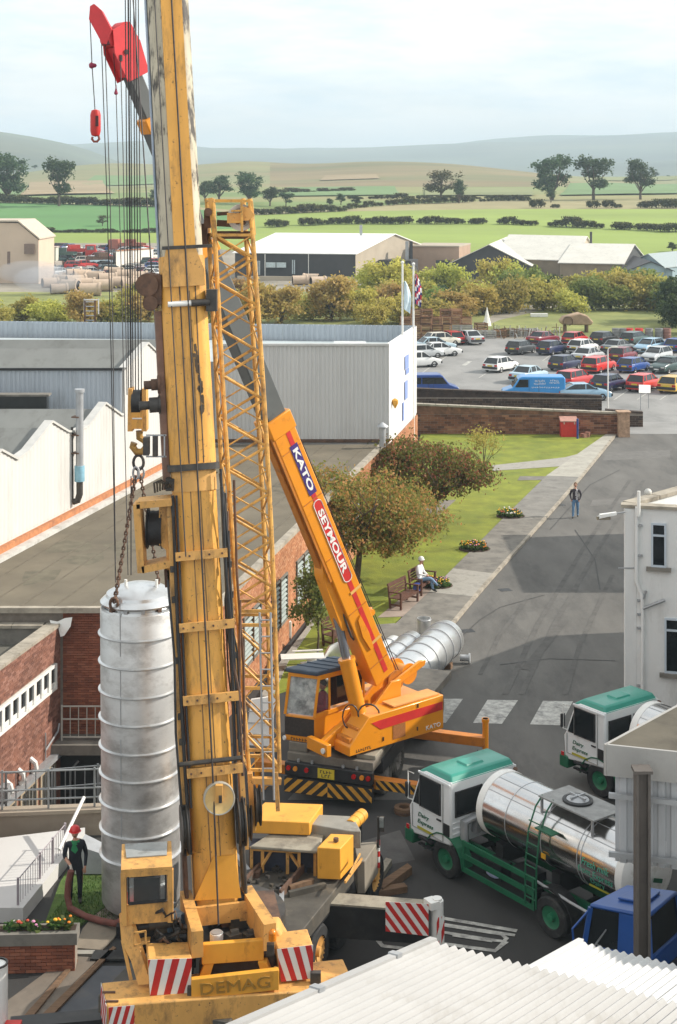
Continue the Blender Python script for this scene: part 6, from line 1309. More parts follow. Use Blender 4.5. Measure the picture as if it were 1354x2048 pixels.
# winches behind the boom
for k, (f, z) in enumerate(((-1.55,2.75),(-2.05,2.85))):
    m_ = MB(); m_.lathe([(0,-.3),(.30,-.3),(.30,-.26),(.2,-.26),(.2,.26),(.30,.26),(.30,.3),(0,.3)], kp(f,-.1,z), kl, 22); m_.build('winch_drum', orange if k else orange_d, oc)
kprism([(-1.1,2.55),(-2.5,3.05),(-2.55,3.2),(-2.3,3.22),(-1.1,2.75)], .30, .38, 'winch_arm', orange)
kprism([(-1.9,2.4),(-1.95,3.1),(-2.1,3.1),(-2.08,2.4)], -.55, -.45, 'winch_arm', orange)
m_ = MB(); m_.bar(kp(-2.35,-.9,2.3), kp(-2.35,-.9,2.85), .05, .05); m_.box(kp(-2.35,-.9,2.9), (.12,.12,.16)); m_.build('rear_lamp', M('lamp_red_white', (.6,.2,.15), .3), oc)
for l, s_, t1 in ((-.1,.0,.22),(.02,.1,.40)):
    m_ = MB(); m_.tube([kp(-1.8,l,2.95), kb(t1,.1,.42)], .014, 5); m_.build('luffing_rope', wire_m, oc)
m_ = MB(); m_.cyl(kb(.115,.2,.40), kb(.115,-.2,.40), .09, None, 12); m_.box(kb(.115,.0,.42), (.2,.2,.14)); m_.build('rope_guide', orange, oc)
# cab: plan is a skewed box, roof dark blue
zc0, zc1 = 1.55, 3.42
Cn = [V(*GZ(633,1432,2.3)[:2],0)] ; n0 = kp(1.30,.05,0); n1 = kp(1.74,-.48,0)*1.0; n1 = n0+V(-.82,.30,0); r0_ = n0-kf*1.75; r1_ = n1-kf*1.75
m_ = MB(); ft = kf*-.12
lo = [n0,n1,r1_,r0_]; 
m_.hexa([p+V(0,0,zc0) for p in (n1,n0,r0_,r1_)]+[p+V(0,0,2.28) for p in (n1,n0,r0_,r1_)]); cbk = m_.build('cab', orange, oc, bevel=.03)
m_ = MB(); tp = [n0+ft*1.4, n1+ft*1.4, r1_, r0_]
for a, b in ((n0,tp[0]),(n1,tp[1]),(r1_,tp[2]),(r0_,tp[3])): m_.bar(a+V(0,0,2.28), b+V(0,0,zc1), .08, .08)
mp_ = n0.lerp(r0_, .30); m_.bar(mp_+V(0,0,2.28), mp_+V(0,0,zc1-.02), .06, .06)
m_.bar(tp[0]+V(0,0,zc1-.06), tp[3]+V(0,0,zc1-.06), .09, .14); m_.bar(tp[0]+V(0,0,zc1-.06), tp[1]+V(0,0,zc1-.06), .09, .1); m_.bar(n0+V(0,0,2.3), r0_+V(0,0,2.42), .08, .12)
m_.build('cab_pillars', orange, cbk, bevel=.01)
m_ = MB(); q = [tp[0]+kf*.12+kl*.06, tp[1]+kf*.12-kl*.06, tp[2]-kf*.02-kl*.06, tp[3]-kf*.02+kl*.06]; m_.prism([p+V(0,0,zc1) for p in q][::-1], V(0,0,.12)); rf = m_.build('cab_roof', M('roof_slate_blue', (.045,.065,.095), .55, var=.2, scale=3, stain=(.10,.12,.15), amt=.3), cbk, bevel=.03)
for k in (.25,.45,.65,.85):
    m_ = MB(); a = q[0].lerp(q[3],k); b = q[1].lerp(q[2],k); m_.bar(a+V(0,0,zc1+.125), b+V(0,0,zc1+.125), .05, .03); m_.build('roof_rib', M('roof_slate_blue', (0,0,0)), rf)
def pane(name, a, b, c, d_, mat): m_ = MB(); m_.quad(a,b,c,d_); return m_.build(name, mat, cbk)
Z = lambda p, z: V(p.x,p.y,z)
pane('windscreen', Z(n1,2.32), Z(n0,2.32), Z(tp[0],zc1-.05), Z(tp[1],zc1-.05), M('screen_glass', (.30,.31,.30), .08, var=.6, scale=3.5, stain=(.65,.64,.6), amt=.5, sscale=3, spec=.7))  # pale mottling in the glass colour stands in for reflections
pane('front_grille', Z(n1,1.72)+kf*.012, Z(n0,1.72)+kf*.012, Z(n0,2.22)+kf*.012, Z(n1,2.22)+kf*.012, M('grille_dark', (.035,.025,.02), .6, var=.4, scale=15))
ss = M('side_glass', (.5,.52,.52), .05, var=.05, trans=.9)
pane('side_window', Z(n0,2.4)-kf*.08, Z(mp_,2.45), Z(mp_,zc1-.12), Z(tp[0],zc1-.12), ss)
pane('side_window', Z(mp_,2.48), Z(r0_,2.5), Z(r0_,zc1-.12), Z(mp_,zc1-.12), glass)
m_ = MB(); c = r0_.lerp(mp_,.15)+kl*.01; m_.box((c.x,c.y,2.62), (.28,.02,.12), 0, math.atan2(kf.y,kf.x)); m_.build('window_sticker', white_p, cbk)
for p in (n0,n1): m_ = MB(); m_.cyl(Z(p,1.62)+kf*.0, Z(p,1.62)+kf*.05, .06, None, 12); m_.build('cab_lamp', white_p, cbk)
worn_letters(cbk, 6, Z(n0.lerp(n1,.5),1.63)+kf*.03, (n0-n1), V(0,0,1), .08, .5, black_p)
op = thing('person', 'crane driver in dark pink top sitting inside the orange cab', 'person', n0.lerp(r1_,.4)+V(0,0,2.0))
c = n0.lerp(r0_,.28)-kl*.30; m_ = MB(); m_.lathe([(.0,.0),(.2,.02),(.23,.3),(.2,.5),(.1,.62),(.06,.66)], Z(c,2.2), (0,0,1), 14); bdy = m_.build('body', M('top_crimson', (.33,.02,.07), .8, var=.2), op)
m_ = MB(); m_.ball(Z(c,3.0), .115, 12, 0, (.9,1,1.15)); m_.build('head', skin_m, op)
m_ = MB(); m_.tube([Z(c,2.72)+kl*.2, Z(c,2.5)+kl*.24+kf*.15, Z(c,2.55)+kl*.1+kf*.42], .055, 8); m_.build('arm', M('top_crimson', (0,0,0)), op)
m_ = MB(); m_.ball(Z(c,3.05)-kf*.02, .12, 12, 0, (.92,1,1)); m_.build('hair', M('hair_dark', (.03,.02,.015), .8), op)
# carrier of the orange crane
oO = V(.62,43.6,0); of = V(.33,.944,0).normalized(); orr = V(of.y,-of.x,0); op_ = lambda f, r, z: oO+of*f+orr*r+V(0,0,z)
def obox(f0, f1, r0, r1, z0, z1, name, mat, bev=.0, par=None):
    m_ = MB(); m_.hexa([op_(f0,r0,z0),op_(f0,r1,z0),op_(f1,r1,z0),op_(f1,r0,z0),op_(f0,r0,z1),op_(f0,r1,z1),op_(f1,r1,z1),op_(f1,r0,z1)]); return m_.build(name, mat, par or oc, bevel=bev)
obox(-2.6,5.6,-1.25,1.25,1.05,1.3,'carrier_deck',M('deck_grey_brown', (.20,.175,.14), .75, var=.25, scale=2, stain=(.09,.08,.07), amt=.5),.02)
obox(-2.5,5.4,-.45,.45,.5,1.05,'carrier_chassis',black_p)
rr = obox(-2.75,-2.55,-1.27,1.27,.72,1.08,'rear_bumper',black_p,.02)
obox(-2.5,-.9,-1.25,-.7,1.3,1.55,'rear_locker',M('deck_grey_brown', (0,0,0)),.02); obox(-2.4,-1.0,.7,1.25,1.3,1.42,'rear_locker',deck_m,.02)
obox(-1.9,.2,1.0,1.3,.75,1.15,'mudguard',black_p,.03); obox(-1.9,.2,-1.3,-1.0,.75,1.15,'mudguard',black_p,.03)
ym = M('chevron_yellow', (.62,.30,.03), .5, var=.12, scale=4, stain=(.3,.15,.03), amt=.3)
for sgn in (-1,1):
    a, b = (op_(-2.78,-1.27,0), op_(-2.78,-.0,0)) if sgn < 0 else (op_(-2.78,.0,0), op_(-2.78,1.27,0))
    stripes(rr, Z(a,.28), Z(b,.28), Z(a,.66), Z(b,.66), 4, .32*(-sgn), (ym, black_p))
m_ = MB(); m_.hexa([op_(-2.75,-1.27,.26),op_(-2.75,1.27,.26),op_(-2.6,1.27,.26),op_(-2.6,-1.27,.26),op_(-2.75,-1.27,.68),op_(-2.75,1.27,.68),op_(-2.6,1.27,.68),op_(-2.6,-1.27,.68)]); m_.build('stripe_beam', black_p, rr)
dg = MB(); dg.prism([op_(-2.77,-1.27,.26),op_(-2.77,-.6,.26),op_(-2.77,-.6,.3),op_(-2.77,-1.27,.3)], -of*.0+V(0,0,.001)); dg.build('beam_lip', black_p, rr)
m_ = MB(); m_.box(op_(-2.77,-.05,.9), (.48,.03,.26), 0, math.atan2(orr.y,orr.x)); npl = m_.build('number_plate', M('plate_yellow', (.6,.45,.03), .5), rr)
worn_letters(npl, 4, op_(-2.788,-.05,.95), orr, V(0,0,1), .08, .36, black_p); worn_letters(npl, 3, op_(-2.788,-.05,.84), orr, V(0,0,1), .08, .28, black_p)
tl = M('tail_red', (.45,.01,.01), .25); ta = M('tail_amber', (.7,.25,.02), .25)
for r, mt in ((-1.15,tl),(-.95,ta),(-.62,tl),(.75,tl),(.98,ta),(1.16,tl)):
    m_ = MB(); m_.cyl(op_(-2.75,r,.93), op_(-2.8,r,.93), .065, None, 12); m_.build('tail_light', mt, rr)
for r in (-.9,-.5,.4,.8): m_ = MB(); m_.cyl(op_(-2.65,r,1.08), op_(-2.65,r,1.16), .04, None, 8); m_.build('bumper_stud', galv, rr)
for f in (-1.35,-.15,3.0,4.2):
    for r in (-1.08,1.08): wheel_part(oc, op_(f,r,.53), orr*(1 if r > 0 else -1), .53, .34, M('hub_grey', (.22,.20,.18), .6, var=.2), tyre=M('dusty_tyre', (.075,.07,.06), .9, var=.35, scale=6, stain=(.22,.2,.17), amt=.45))
# outriggers
def outrig(r_end, f, jack, striped, lab=None):
    s_ = 1 if r_end > 0 else -1; z0, z1 = .55, .82
    m_ = MB(); m_.hexa([op_(f-.15,s_*1.1,z0),op_(f-.15,r_end,z0),op_(f+.15,r_end,z0),op_(f+.15,s_*1.1,z0),op_(f-.15,s_*1.1,z1),op_(f-.15,r_end,z1),op_(f+.15,r_end,z1),op_(f+.15,s_*1.1,z1)]) if s_ > 0 else m_.hexa([op_(f-.15,r_end,z0),op_(f-.15,s_*1.1,z0),op_(f+.15,s_*1.1,z0),op_(f+.15,r_end,z0),op_(f-.15,r_end,z1),op_(f-.15,s_*1.1,z1),op_(f+.15,s_*1.1,z1),op_(f+.15,r_end,z1)])
    o = m_.build('outrigger_beam', orange_d, oc, bevel=.015)
    if jack:
        m_ = MB(); m_.cyl(op_(f,r_end,.1), op_(f,r_end,jack), .09, None, 14); m_.cyl(op_(f,r_end,jack-.1), op_(f,r_end,jack), .11, None, 14); m_.cyl(op_(f,r_end,0), op_(f,r_end,.1), .25, None, 14); m_.build('outrigger_jack', orange, o)
    if striped:
        stripes(o, op_(f-.155,1.3,.56), op_(f-.155,r_end,.56), op_(f-.155,1.3,.81), op_(f-.155,r_end,.81), 5, -.22, (ym, black_p))
outrig(2.55,-2.35,0,True); outrig(3.35,1.6,1.35,False); outrig(-2.3,-2.2,1.0,False); outrig(-2.4,1.6,1.2,False)
# ropes and hooks hanging from the red head
hk = thing('red_hook_block', 'small red hook block hanging high from the red boom head against the sky', 'hook block', P(191,250,37.0))
m_ = MB(); m_.lathe([(0,-.34),(.10,-.31),(.13,-.2),(.13,.2),(.10,.31),(0,.34)], P(191,246,37.0), (0,0,1), 16); m_.build('block', red_p, hk)
m_ = MB(); m_.box(P(194,242,36.86), (.07,.04,.26)); m_.build('block_slot', M('pin_dark', (.06,.01,.01)), hk)
m_ = MB(); m_.tube(hookpts(191,276,8,37.0), .03, 8); m_.build('hook', M('hook_rust', (.3,.08,.05), .5, var=.2), hk)
m_ = MB(); m_.tube([P(180,40,37.0), P(184,130,37.0), P(190,222,37.0)], .012, 5); tag(m_.build('hook_rope', wire_m), 'thin rope from the red head jib down to the small red hook block', 'rope')
m_ = MB(); c = P(183,131,36.98); m_.lathe([(0,-.06),(.05,-.055),(.085,0),(.05,.055),(0,.06)], c, (1,0,.1), 12); m_.ball(c+V(.05,0,0), .075, 8, 0, (1.1,.8,.8)); tag(m_.build('rope_weight', M('weight_maroon', (.25,.015,.05), .5)), 'dark red weight on the rope above the red hook block', 'weight')
m_ = MB(); c = P(232,186,37.2); m_.ball(c, .05, 10); m_.lathe([(.05,-.02),(.015,.12),(.012,.2)], c, (0,0,1), 8); tag(m_.build('rope_ball', M('weight_maroon', (0,0,0))), 'small dark red ball on its rope under the boom head right of the hook', 'weight')
m_ = MB(); m_.tube([P(226,92,37.2), P(232,180,37.2), P(243,560,36.6), P(256,1150,35.0)], .011, 5); tag(m_.build('tag_line', wire_m), 'thin line from the red boom head past the dark red ball to the tank lid', 'rope')
r2_ = thing('hoist_ropes', 'pair of thin hoist ropes from red boom head to the left side of the tank', 'ropes', P(228,1195,34.9))
for dx in (0,7):
    m_ = MB(); m_.tube([P(203+dx,88,37.0), P(214+dx*.9,400,36.4), P(222+dx*.6,700,35.8), P(231,1165,34.9)], .012, 5); m_.build('rope', wire_m, r2_)
m_ = MB(); m_.tube([P(241,110,37.0), P(241,122,37.0)], .05, 8); m_.tube([P(241,118,37.0), P(246,300,36.5), P(254,790,35.1)], .012, 5); tag(m_.build('limit_rope', wire_m), 'limit switch rope hanging below the red boom head beside the other ropes', 'rope')
# ------------------------------------------------------------------ milk tankers
def local_text_cyl(parent, txt, x0, th0, r, cz, h, wd, mat, side=1):
    """letters bent round the tank: x0 is the middle along the truck, th0 the angle below/above the horizontal"""
    cu = bpy.data.curves.new('lettering', 'FONT'); cu.body = txt; cu.size = 1; cu.align_x = 'CENTER'; cu.align_y = 'CENTER'; cu.shear = .25; cu.resolution_u = 3; cu.space_line = .9
    o = bpy.data.objects.new('lettering', cu); COL.objects.link(o)
    me = bpy.data.meshes.new_from_object(o.evaluated_get(bpy.context.evaluated_depsgraph_get())); bpy.data.objects.remove(o); bpy.data.curves.remove(cu)
    xs = [v.co.x for v in me.vertices]; ys = [v.co.y for v in me.vertices]; w0 = max(xs)-min(xs); h0 = max(ys)-min(ys); mx = (max(xs)+min(xs))/2; my = (max(ys)+min(ys))/2
    for v in me.vertices:
        u = (v.co.x-mx)/w0*wd; t = th0+(v.co.y-my)/h0*h/r
        v.co = V(x0-u*side, side*(r+.006)*math.cos(t), cz+(r+.006)*math.sin(t))
    me.materials.clear(); me.materials.append(mat); me.name = 'lettering'
    ob = bpy.data.objects.new('lettering', me); COL.objects.link(ob); ob.parent = parent; return ob
def LB(mb, name, mat, par, bevel=0.0): return mb.build(name, mat, par, world=False, bevel=bevel)
def make_tanker(label, cabmat, roofmat, chm):
    t = thing('milk_tanker', label, 'tanker', (0,0,0), 0, 'milk tankers in the yard')
    m_ = MB(); W = 1.13
    # cab shell from a side profile, hollowed windows laid proud
    prof_ = [(3.4,.95),(4.95,.75),(5.0,1.5),(4.93,1.62),(4.55,2.62),(4.35,2.68),(3.4,2.68)]
    m_.prism([V(x,-W,z) for x, z in prof_], V(0,2*W,0)); cab_ = LB(m_, 'cab', cabmat, t, .05)
    m_ = MB(); m_.hexa([V(3.38,-W-.01,2.60),V(4.62,-W-.01,2.60),V(4.62,W+.01,2.60),V(3.38,W+.01,2.60),V(3.5,-W+.1,2.82),V(4.3,-W+.1,2.82),V(4.3,W-.1,2.82),V(3.5,W-.1,2.82)]); LB(m_, 'cab_roof', roofmat, cab_, .05)
    for s_ in (-1,1):
        y = s_*(W+.004)
        m_ = MB(); m_.prism([V(3.78,y,1.66),V(4.55,y,1.66),V(4.55,y,2.5),V(3.78,y,2.5)], V(0,s_*.012,0)); LB(m_, 'door_window', glass, cab_)
        m_ = MB()
        for a, b in (((3.78,1.66),(4.55,1.66)),((3.78,2.5),(4.55,2.5)),((3.78,1.65),(3.78,2.51)),((4.55,1.65),(4.55,2.51))): m_.bar(V(a[0],y+s_*.012,a[1]), V(b[0],y+s_*.012,b[1]), .045, .02)
        LB(m_, 'window_gasket', rubber, cab_)
        m_ = MB(); m_.bar(V(3.4,s_*(W+.02),2.59), V(4.6,s_*(W+.02),2.59), .04, .05); LB(m_, 'rain_gutter', cabmat, cab_)
        m_ = MB(); m_.box((4.3,s_*(W+.03),.80), (.5,.1,.06)); m_.box((4.3,s_*(W+.03),.62), (.5,.1,.05)); LB(m_, 'cab_step', black_p, cab_)
        m_ = MB(); m_.prism([V(4.60,y,1.66),V(4.82,y,1.66),V(4.60,y,2.3)], V(0,s_*.012,0)); LB(m_, 'quarter_window', glass, cab_)
        m_ = MB(); 
        for a, b in (((3.68,.98),(3.68,2.55)),((4.86,.98),(4.86,1.6)),((3.68,.98),(4.86,.98)),((4.575,1.62),(4.575,2.52))): m_.bar(V(a[0],y+s_*.006,a[1]), V(b[0],y+s_*.006,b[1]), .022, .02)
        LB(m_, 'door_seam', M('seam_grey', (.35,.36,.35), .6), cab_)
        m_ = MB(); m_.box((3.54,y+s_*.012,1.35), (.22,.03,.32)); LB(m_, 'air_intake', black_p, cab_, .01)
        m_ = MB(); m_.box((3.82,y+s_*.02,1.52), (.16,.03,.04)); LB(m_, 'door_handle', black_p, cab_)
        m_ = MB(); m_.box((4.35,y+s_*.008,1.02), (.62,.008,.08)); LB(m_, 'yellow_band', M('band_olive', (.42,.38,.03), .5), cab_)
        text_on(cab_, 'Dairy', V(4.42,y+s_*.008,1.38), V(-s_,0,0), V(0,0,1), .15, green_p, .42, world=False, shear=.25)
        text_on(cab_, 'Express', V(4.35,y+s_*.008,1.19), V(-s_,0,0), V(0,0,1), .15, green_p, .60, world=False, shear=.25)
        m_ = MB(); m_.tube([V(4.8,s_*W,2.45), V(4.92,s_*(W+.10),2.5), V(4.92,s_*(W+.11),1.75), V(4.85,s_*W,1.7)], .018, 6); LB(m_, 'mirror_arm', white_p if s_ > 0 else black_p, cab_)
        m_ = MB(); m_.box((4.94,s_*(W+.10),2.0), (.07,.15,.42)); LB(m_, 'mirror', black_p, cab_, .02)
    for y0 in (-.98,.08):
        m_ = MB(); m_.prism([V(3.392,y0,1.72),V(3.392,y0+.9,1.72),V(3.392,y0+.9,2.38),V(3.392,y0,2.38)], V(-.012,0,0)); LB(m_, 'rear_window', glass, cab_, .0)
        m_ = MB(); 
        for a, b in (((y0,1.72),(y0+.9,1.72)),((y0,2.38),(y0+.9,2.38)),((y0,1.7),(y0,2.4)),((y0+.9,1.7),(y0+.9,2.4))): m_.bar(V(3.375,a[0],a[1]), V(3.375,b[0],b[1]), .035, .03)
        LB(m_, 'window_seal', rubber, cab_)
    m_ = MB(); 
    for z in (1.25,1.40,1.55): m_.bar(V(3.39,-1.05,z), V(3.39,1.05,z), .02, .03)
    LB(m_, 'back_rib', cabmat, cab_)
    m_ = MB(); m_.quad(V(4.945,-.98,1.68), V(4.945,.98,1.68), V(4.62,.95,2.55), V(4.62,-.95,2.55)); LB(m_, 'windscreen', glass, cab_)
    m_ = MB(); m_.hexa([V(3.7,-.3,2.815),V(4.1,-.3,2.815),V(4.1,.3,2.815),V(3.7,.3,2.815),V(3.73,-.27,2.86),V(4.07,-.27,2.86),V(4.07,.27,2.86),V(3.73,.27,2.86)]); LB(m_, 'roof_vent', roofmat, cab_)
    m_ = MB(); m_.tube([V(3.18,-.85,.8), V(3.18,-.85,2.55), V(3.1,-.85,2.7)], .06, 8); LB(m_, 'exhaust_stack', rust, t)
    m_ = MB(); m_.tube([V(3.3,.75,1.05), V(3.3,.75,1.55), V(3.3,.35,1.6), V(3.3,.35,1.2)], .12, 10); m_.box((3.28,-.1,1.3), (.2,.4,.35)); LB(m_, 'air_filter', galv, cab_)
    # bumper, arches, chassis
    m_ = MB(); m_.box((4.98,0,.68), (.34,2.34,.40)); b_ = LB(m_, 'bumper', chm, t, .05)
    for s_ in (-1,1):
        m_ = MB(); m_.box((5.16,s_*.85,.7), (.03,.3,.17)); LB(m_, 'headlight', M('lamp_glass', (.6,.6,.58), .15), b_)
        m_ = MB(); m_.box((5.0,s_*1.17,.92), (.1,.03,.12)); LB(m_, 'side_repeater', tl, b_)
        for xa in (3.65,0.0):
            m_ = MB(); pts = [V(xa+.68*math.cos(q), s_*(.80 if xa > 1 else .74), .52+.66*math.sin(q)) for q in [math.pi*k/8 for k in range(9)]]
            for a, b in zip(pts, pts[1:]): m_.hexa([a, b, b+V(0,s_*.36,0), a+V(0,s_*.36,0), a*1.0+(a-V(xa,a.y,.52)).normalized()*.03, b+(b-V(xa,b.y,.52)).normalized()*.03, b+(b-V(xa,b.y,.52)).normalized()*.03+V(0,s_*.36,0), a+(a-V(xa,a.y,.52)).normalized()*.03+V(0,s_*.36,0)])
            LB(m_, 'wheel_arch', chm if xa > 1 else black_p, t)
        m_ = MB(); m_.box((1.4,s_*.42,.78), (6.6,.09,.24)); LB(m_, 'chassis_rail', chm, t)
    for x in (3.65,0.0):
        for s_ in (-1,1):
            m = MB(); wheel_local(t, V(x,s_*.96,.5), V(0,s_,0), .50, .30, M('hub_green', (.015,.15,.07), .5, var=.2))
        m_ = MB(); m_.cyl(V(x,-.9,.5), V(x,.9,.5), .07, None, 8); LB(m_, 'axle', black_p, t)
    # tank
    r, cz, xa, xb = .86, 2.12, -1.95, 2.75
    m_ = MB(); m_.lathe([(r,0),(r,xb-xa)], V(xa,0,cz), (1,0,0), 48); tank = LB(m_, 'tank_barrel', chrome, t)
    m_ = MB(); m_.lathe([(0,-.30),(r*.4,-.27),(r*.75,-.17),(r*.95,-.05),(r+.012,.0),(r+.012,.2),(r,.205)], V(xa,0,cz), (1,0,0), 48)
    LB(m_, 'tank_end', white_p, tank)
    m_ = MB(); m_.lathe([(r,-.205),(r+.012,-.2),(r+.012,0),(r*.95,.05),(r*.75,.17),(r*.4,.25),(0,.28)], V(xb,0,cz), (1,0,0), 48); LB(m_, 'tank_end', white_p, tank)
    for x in (-.72,-.60,.55,1.75):
        m_ = MB(); m_.lathe([(r,-.015),(r+.008,-.01),(r+.008,.01),(r,.015)], V(x,0,cz), (1,0,0), 40); LB(m_, 'tank_seam', galv, tank)
    for th in (.75,1.25):
        m_ = MB(); y_, z_ = (r+.002)*math.cos(th), cz+(r+.002)*math.sin(th); m_.bar(V(xa+.2,y_,z_), V(xb-.2,y_,z_), .015, .008); LB(m_, 'tank_seam', galv, tank)
    local_text_cyl(tank, 'Fresh milk\nfrom Express\nDairy', -1.15, -.22, r, cz, .68, 1.05, M('letter_green', (.08,.42,.28), .6))
    m_ = MB(); m_.box((-1.15,(r+.004)*math.cos(-.72),cz+(r+.004)*math.sin(-.72)), (.7,.01,.05)); LB(m_, 'gold_line', M('band_olive', (.42,.38,.03)), tank)
    m_ = MB(); m_.box((.45,.86,cz-.32), (.14,.02,.13)); LB(m_, 'hazard_label', M('label_amber', (.75,.38,.02), .5), tank)
    m_ = MB(); m_.bar(V(-2.29,-.1,cz-.1), V(-2.29,.18,cz+.0), .1, .02, 0, (1,0,0)); LB(m_, 'end_emblem', green_p, tank)
    for x in (-1.5,.3,2.2): m_ = MB(); m_.box((x,0,1.12), (.25,1.2,.5)); LB(m_, 'saddle', black_p, t)
    # hatch platform, ladder
    zt = cz+r
    m_ = MB(); m_.box((-.05,.12,zt+.16), (1.75,1.05,.04)); pf = LB(m_, 'hatch_platform', M('platform_grey', (.30,.30,.29), .7, metal=.2, var=.2, scale=5), t)
    m_ = MB()
    for x in (-.85,.75):
        for y in (-.36,.6): m_.bar(V(x,y,zt-.25), V(x,y,zt+.15), .05, .05)
    LB(m_, 'platform_leg', galv, pf)
    m_ = MB(); m_.lathe([(.36,0),(.36,.05),(.28,.07),(.27,.03)], V(.05,.12,zt+.18), (0,0,1), 24); LB(m_, 'hatch_ring', black_p, pf)
    m_ = MB(); m_.lathe([(.27,0),(.27,.06),(.2,.10),(0,.12)], V(.05,.12,zt+.18), (0,0,1), 24); m_.bar(V(-.2,.12,zt+.31), V(.3,.12,zt+.31), .04, .04); m_.bar(V(.05,-.12,zt+.31), V(.05,.36,zt+.31), .04, .04); LB(m_, 'hatch_lid', galv, pf)
    lx0, lx1, ly = .42, .78, .98
    m_ = MB()
    for x in (lx0,lx1): m_.tube([V(x,1.14,.55), V(x,1.12,1.6), V(x,1.02,2.4), V(x,.78,zt-.05), V(x,.55,zt+.18)], .022, 6)
    ld = LB(m_, 'ladder', chm, t)
    for k in range(8):
        z = .75+k*.27; y = 1.14 if z < 1.6 else 1.14-(z-1.6)*.13; m_ = MB(); m_.tube([V(lx0,y,z), V(lx1,y,z)], .018, 6); LB(m_, 'rung', chm, ld)
    m_ = MB(); m_.box((.25,.95,2.55), (.55,.25,.03)); LB(m_, 'ladder_step', chm, ld)
    # side guards
    for s_ in (-1,1):
        for z in (.52,.88,1.22):
            m_ = MB(); m_.box((1.75,s_*1.10,z), (2.5,.05,.13)); LB(m_, 'side_guard_rail', chm, t)
        for x in (.55,2.95):
            m_ = MB(); m_.box((x,s_*1.09,.87), (.07,.05,.82)); LB(m_, 'side_guard_post', chm, t)
        m_ = MB(); m_.tube([V(.7,s_*1.0,1.18), V(-.6,s_*1.05,1.12), V(-1.9,s_*1.05,1.08)], .035, 8); LB(m_, 'hose_tube', galv, t)
    m_ = MB(); m_.box((2.1,.75,.8), (.6,.4,.4)); m_.box((1.2,.6,.85), (.7,.5,.5)); LB(m_, 'pump_box', black_p, t)
    m_ = MB(); m_.ball((2.05,.98,.72), .16, 10, 0, (1.4,.5,.5)); LB(m_, 'strap_bag', M('bag_blue_white', (.4,.45,.65), .6, var=.3, scale=8), t)
    m_ = MB(); m_.box((-2.15,0,1.05), (.3,2.2,.10)); rb_ = LB(m_, 'rear_bumper', white_p, t, .02)
    for s_ in (-1,1):
        m_ = MB(); m_.box((-2.32,s_*.85,.92), (.03,.35,.16)); LB(m_, 'tail_light', tl, rb_)
        m_ = MB(); m_.box((-2.34,s_*1.0,.62), (.03,.26,.42)); LB(m_, 'marker_board', M('marker_orange_red', (.6,.10,.01), .4), rb_)
    return t
def wheel_local(parent, c, axis, r, w_, hub, name='wheel', tyre=None): return wheel_raw(parent, c, axis, r, w_, hub, name, tyre)
def wheel_raw(parent, c, axis, r, w_, hub, name='wheel', tyre=None, n=24):
    axis = Vector(axis).normalized(); c = Vector(c); m_ = MB()
    m_.lathe([(r*.55,-w_/2),(r*.92,-w_/2),(r,-w_*.35),(r,w_*.35),(r*.92,w_/2),(r*.6,w_/2),(r*.55,w_*.4)], c, axis, n); t = m_.build(name, tyre or rubber, parent, world=False)
    m_ = MB(); m_.lathe([(r*.58,w_*.45),(r*.54,w_*.38),(r*.42,w_*.3),(r*.2,w_*.22),(r*.18,w_*.5),(0,w_*.52)], c, axis, n); m_.build('hub', hub, t, world=False); return t
cab_white = M('cab_white', (.74,.76,.76), .4, var=.04, scale=2, stain=(.5,.5,.48), amt=.2, coat=.2)
tkA = make_tanker('nearer green and white milk tanker with polished tank, ladder and hatch platform', cab_white, teal, green_p)
HD = D2R(126.5)
place(tkA, (5.62,34.5,0), HD); tkA.scale = (1, .95, .90)
tkB = copy_tree(tkA); place(tkB, (5.62+4.63,34.5+4.85,0), HD, 'farther green and white milk tanker half hidden behind the canopy')

# blue lorry under the canopy
bl = thing('blue_lorry', 'blue cabbed lorry with shining tank parked below the canopy post', 'lorry', (6,30.6,0))
zb_ = 2.15
p1, p2, p3, p4 = G(1178,1810,zb_), G(1254,1771,zb_), G(1356,1784,zb_), G(1298,1834,zb_)
dwn = lambda p, z: V(p.x,p.y,z)
ctr = (p1+p2+p3+p4)/4
m_ = MB(); ex_ = lambda p, k: ctr+(p-ctr)*k
m_.hexa([dwn(ex_(p,1.12),.6) for p in (p1,p4,p3,p2)]+[dwn(ex_(p,1.12),1.35) for p in (p1,p4,p3,p2)]); cb_ = m_.build('cab', blue_p, bl, bevel=.04)
m_ = MB(); 
for p in (p1,p2,p3,p4): m_ = MB(); m_.bar(dwn(ex_(p,1.1),1.35), dwn(ex_(p,.97),zb_-.05), .09, .09); m_.build('cab_pillar', blue_p, cb_)
m_ = MB()
pA, pB = p1.lerp(p4,.52), p1.lerp(p4,.52); m_.hexa([dwn(ex_(p1.lerp(p4,.5),1.08),1.35), dwn(ex_(p4,1.1),1.35), dwn(ex_(p4,1.04),1.35), dwn(ex_(p1.lerp(p4,.5),1.0),1.35), dwn(ex_(p1.lerp(p4,.5),.98),zb_-.04), dwn(ex_(p4,.98),zb_-.04), dwn(ex_(p4,.93),zb_-.04), dwn(ex_(p1.lerp(p4,.5),.93),zb_-.04)])
m_.build('door_panel', blue_p, cb_)
m_ = MB(); m_.prism([dwn(p,zb_-.06) for p in (p1,p4,p3,p2)], V(0,0,.09)); m_.build('cab_roof', blue_p, cb_, bevel=.04)
m_ = MB(); hc = ctr+(p3-ctr)*.1; m_.prism([dwn(hc+(p-ctr)*.48,zb_+.04) for p in (p1,p4,p3,p2)], V(0,0,.05)); m_.build('roof_hatch', blue_p, cb_, bevel=.015)
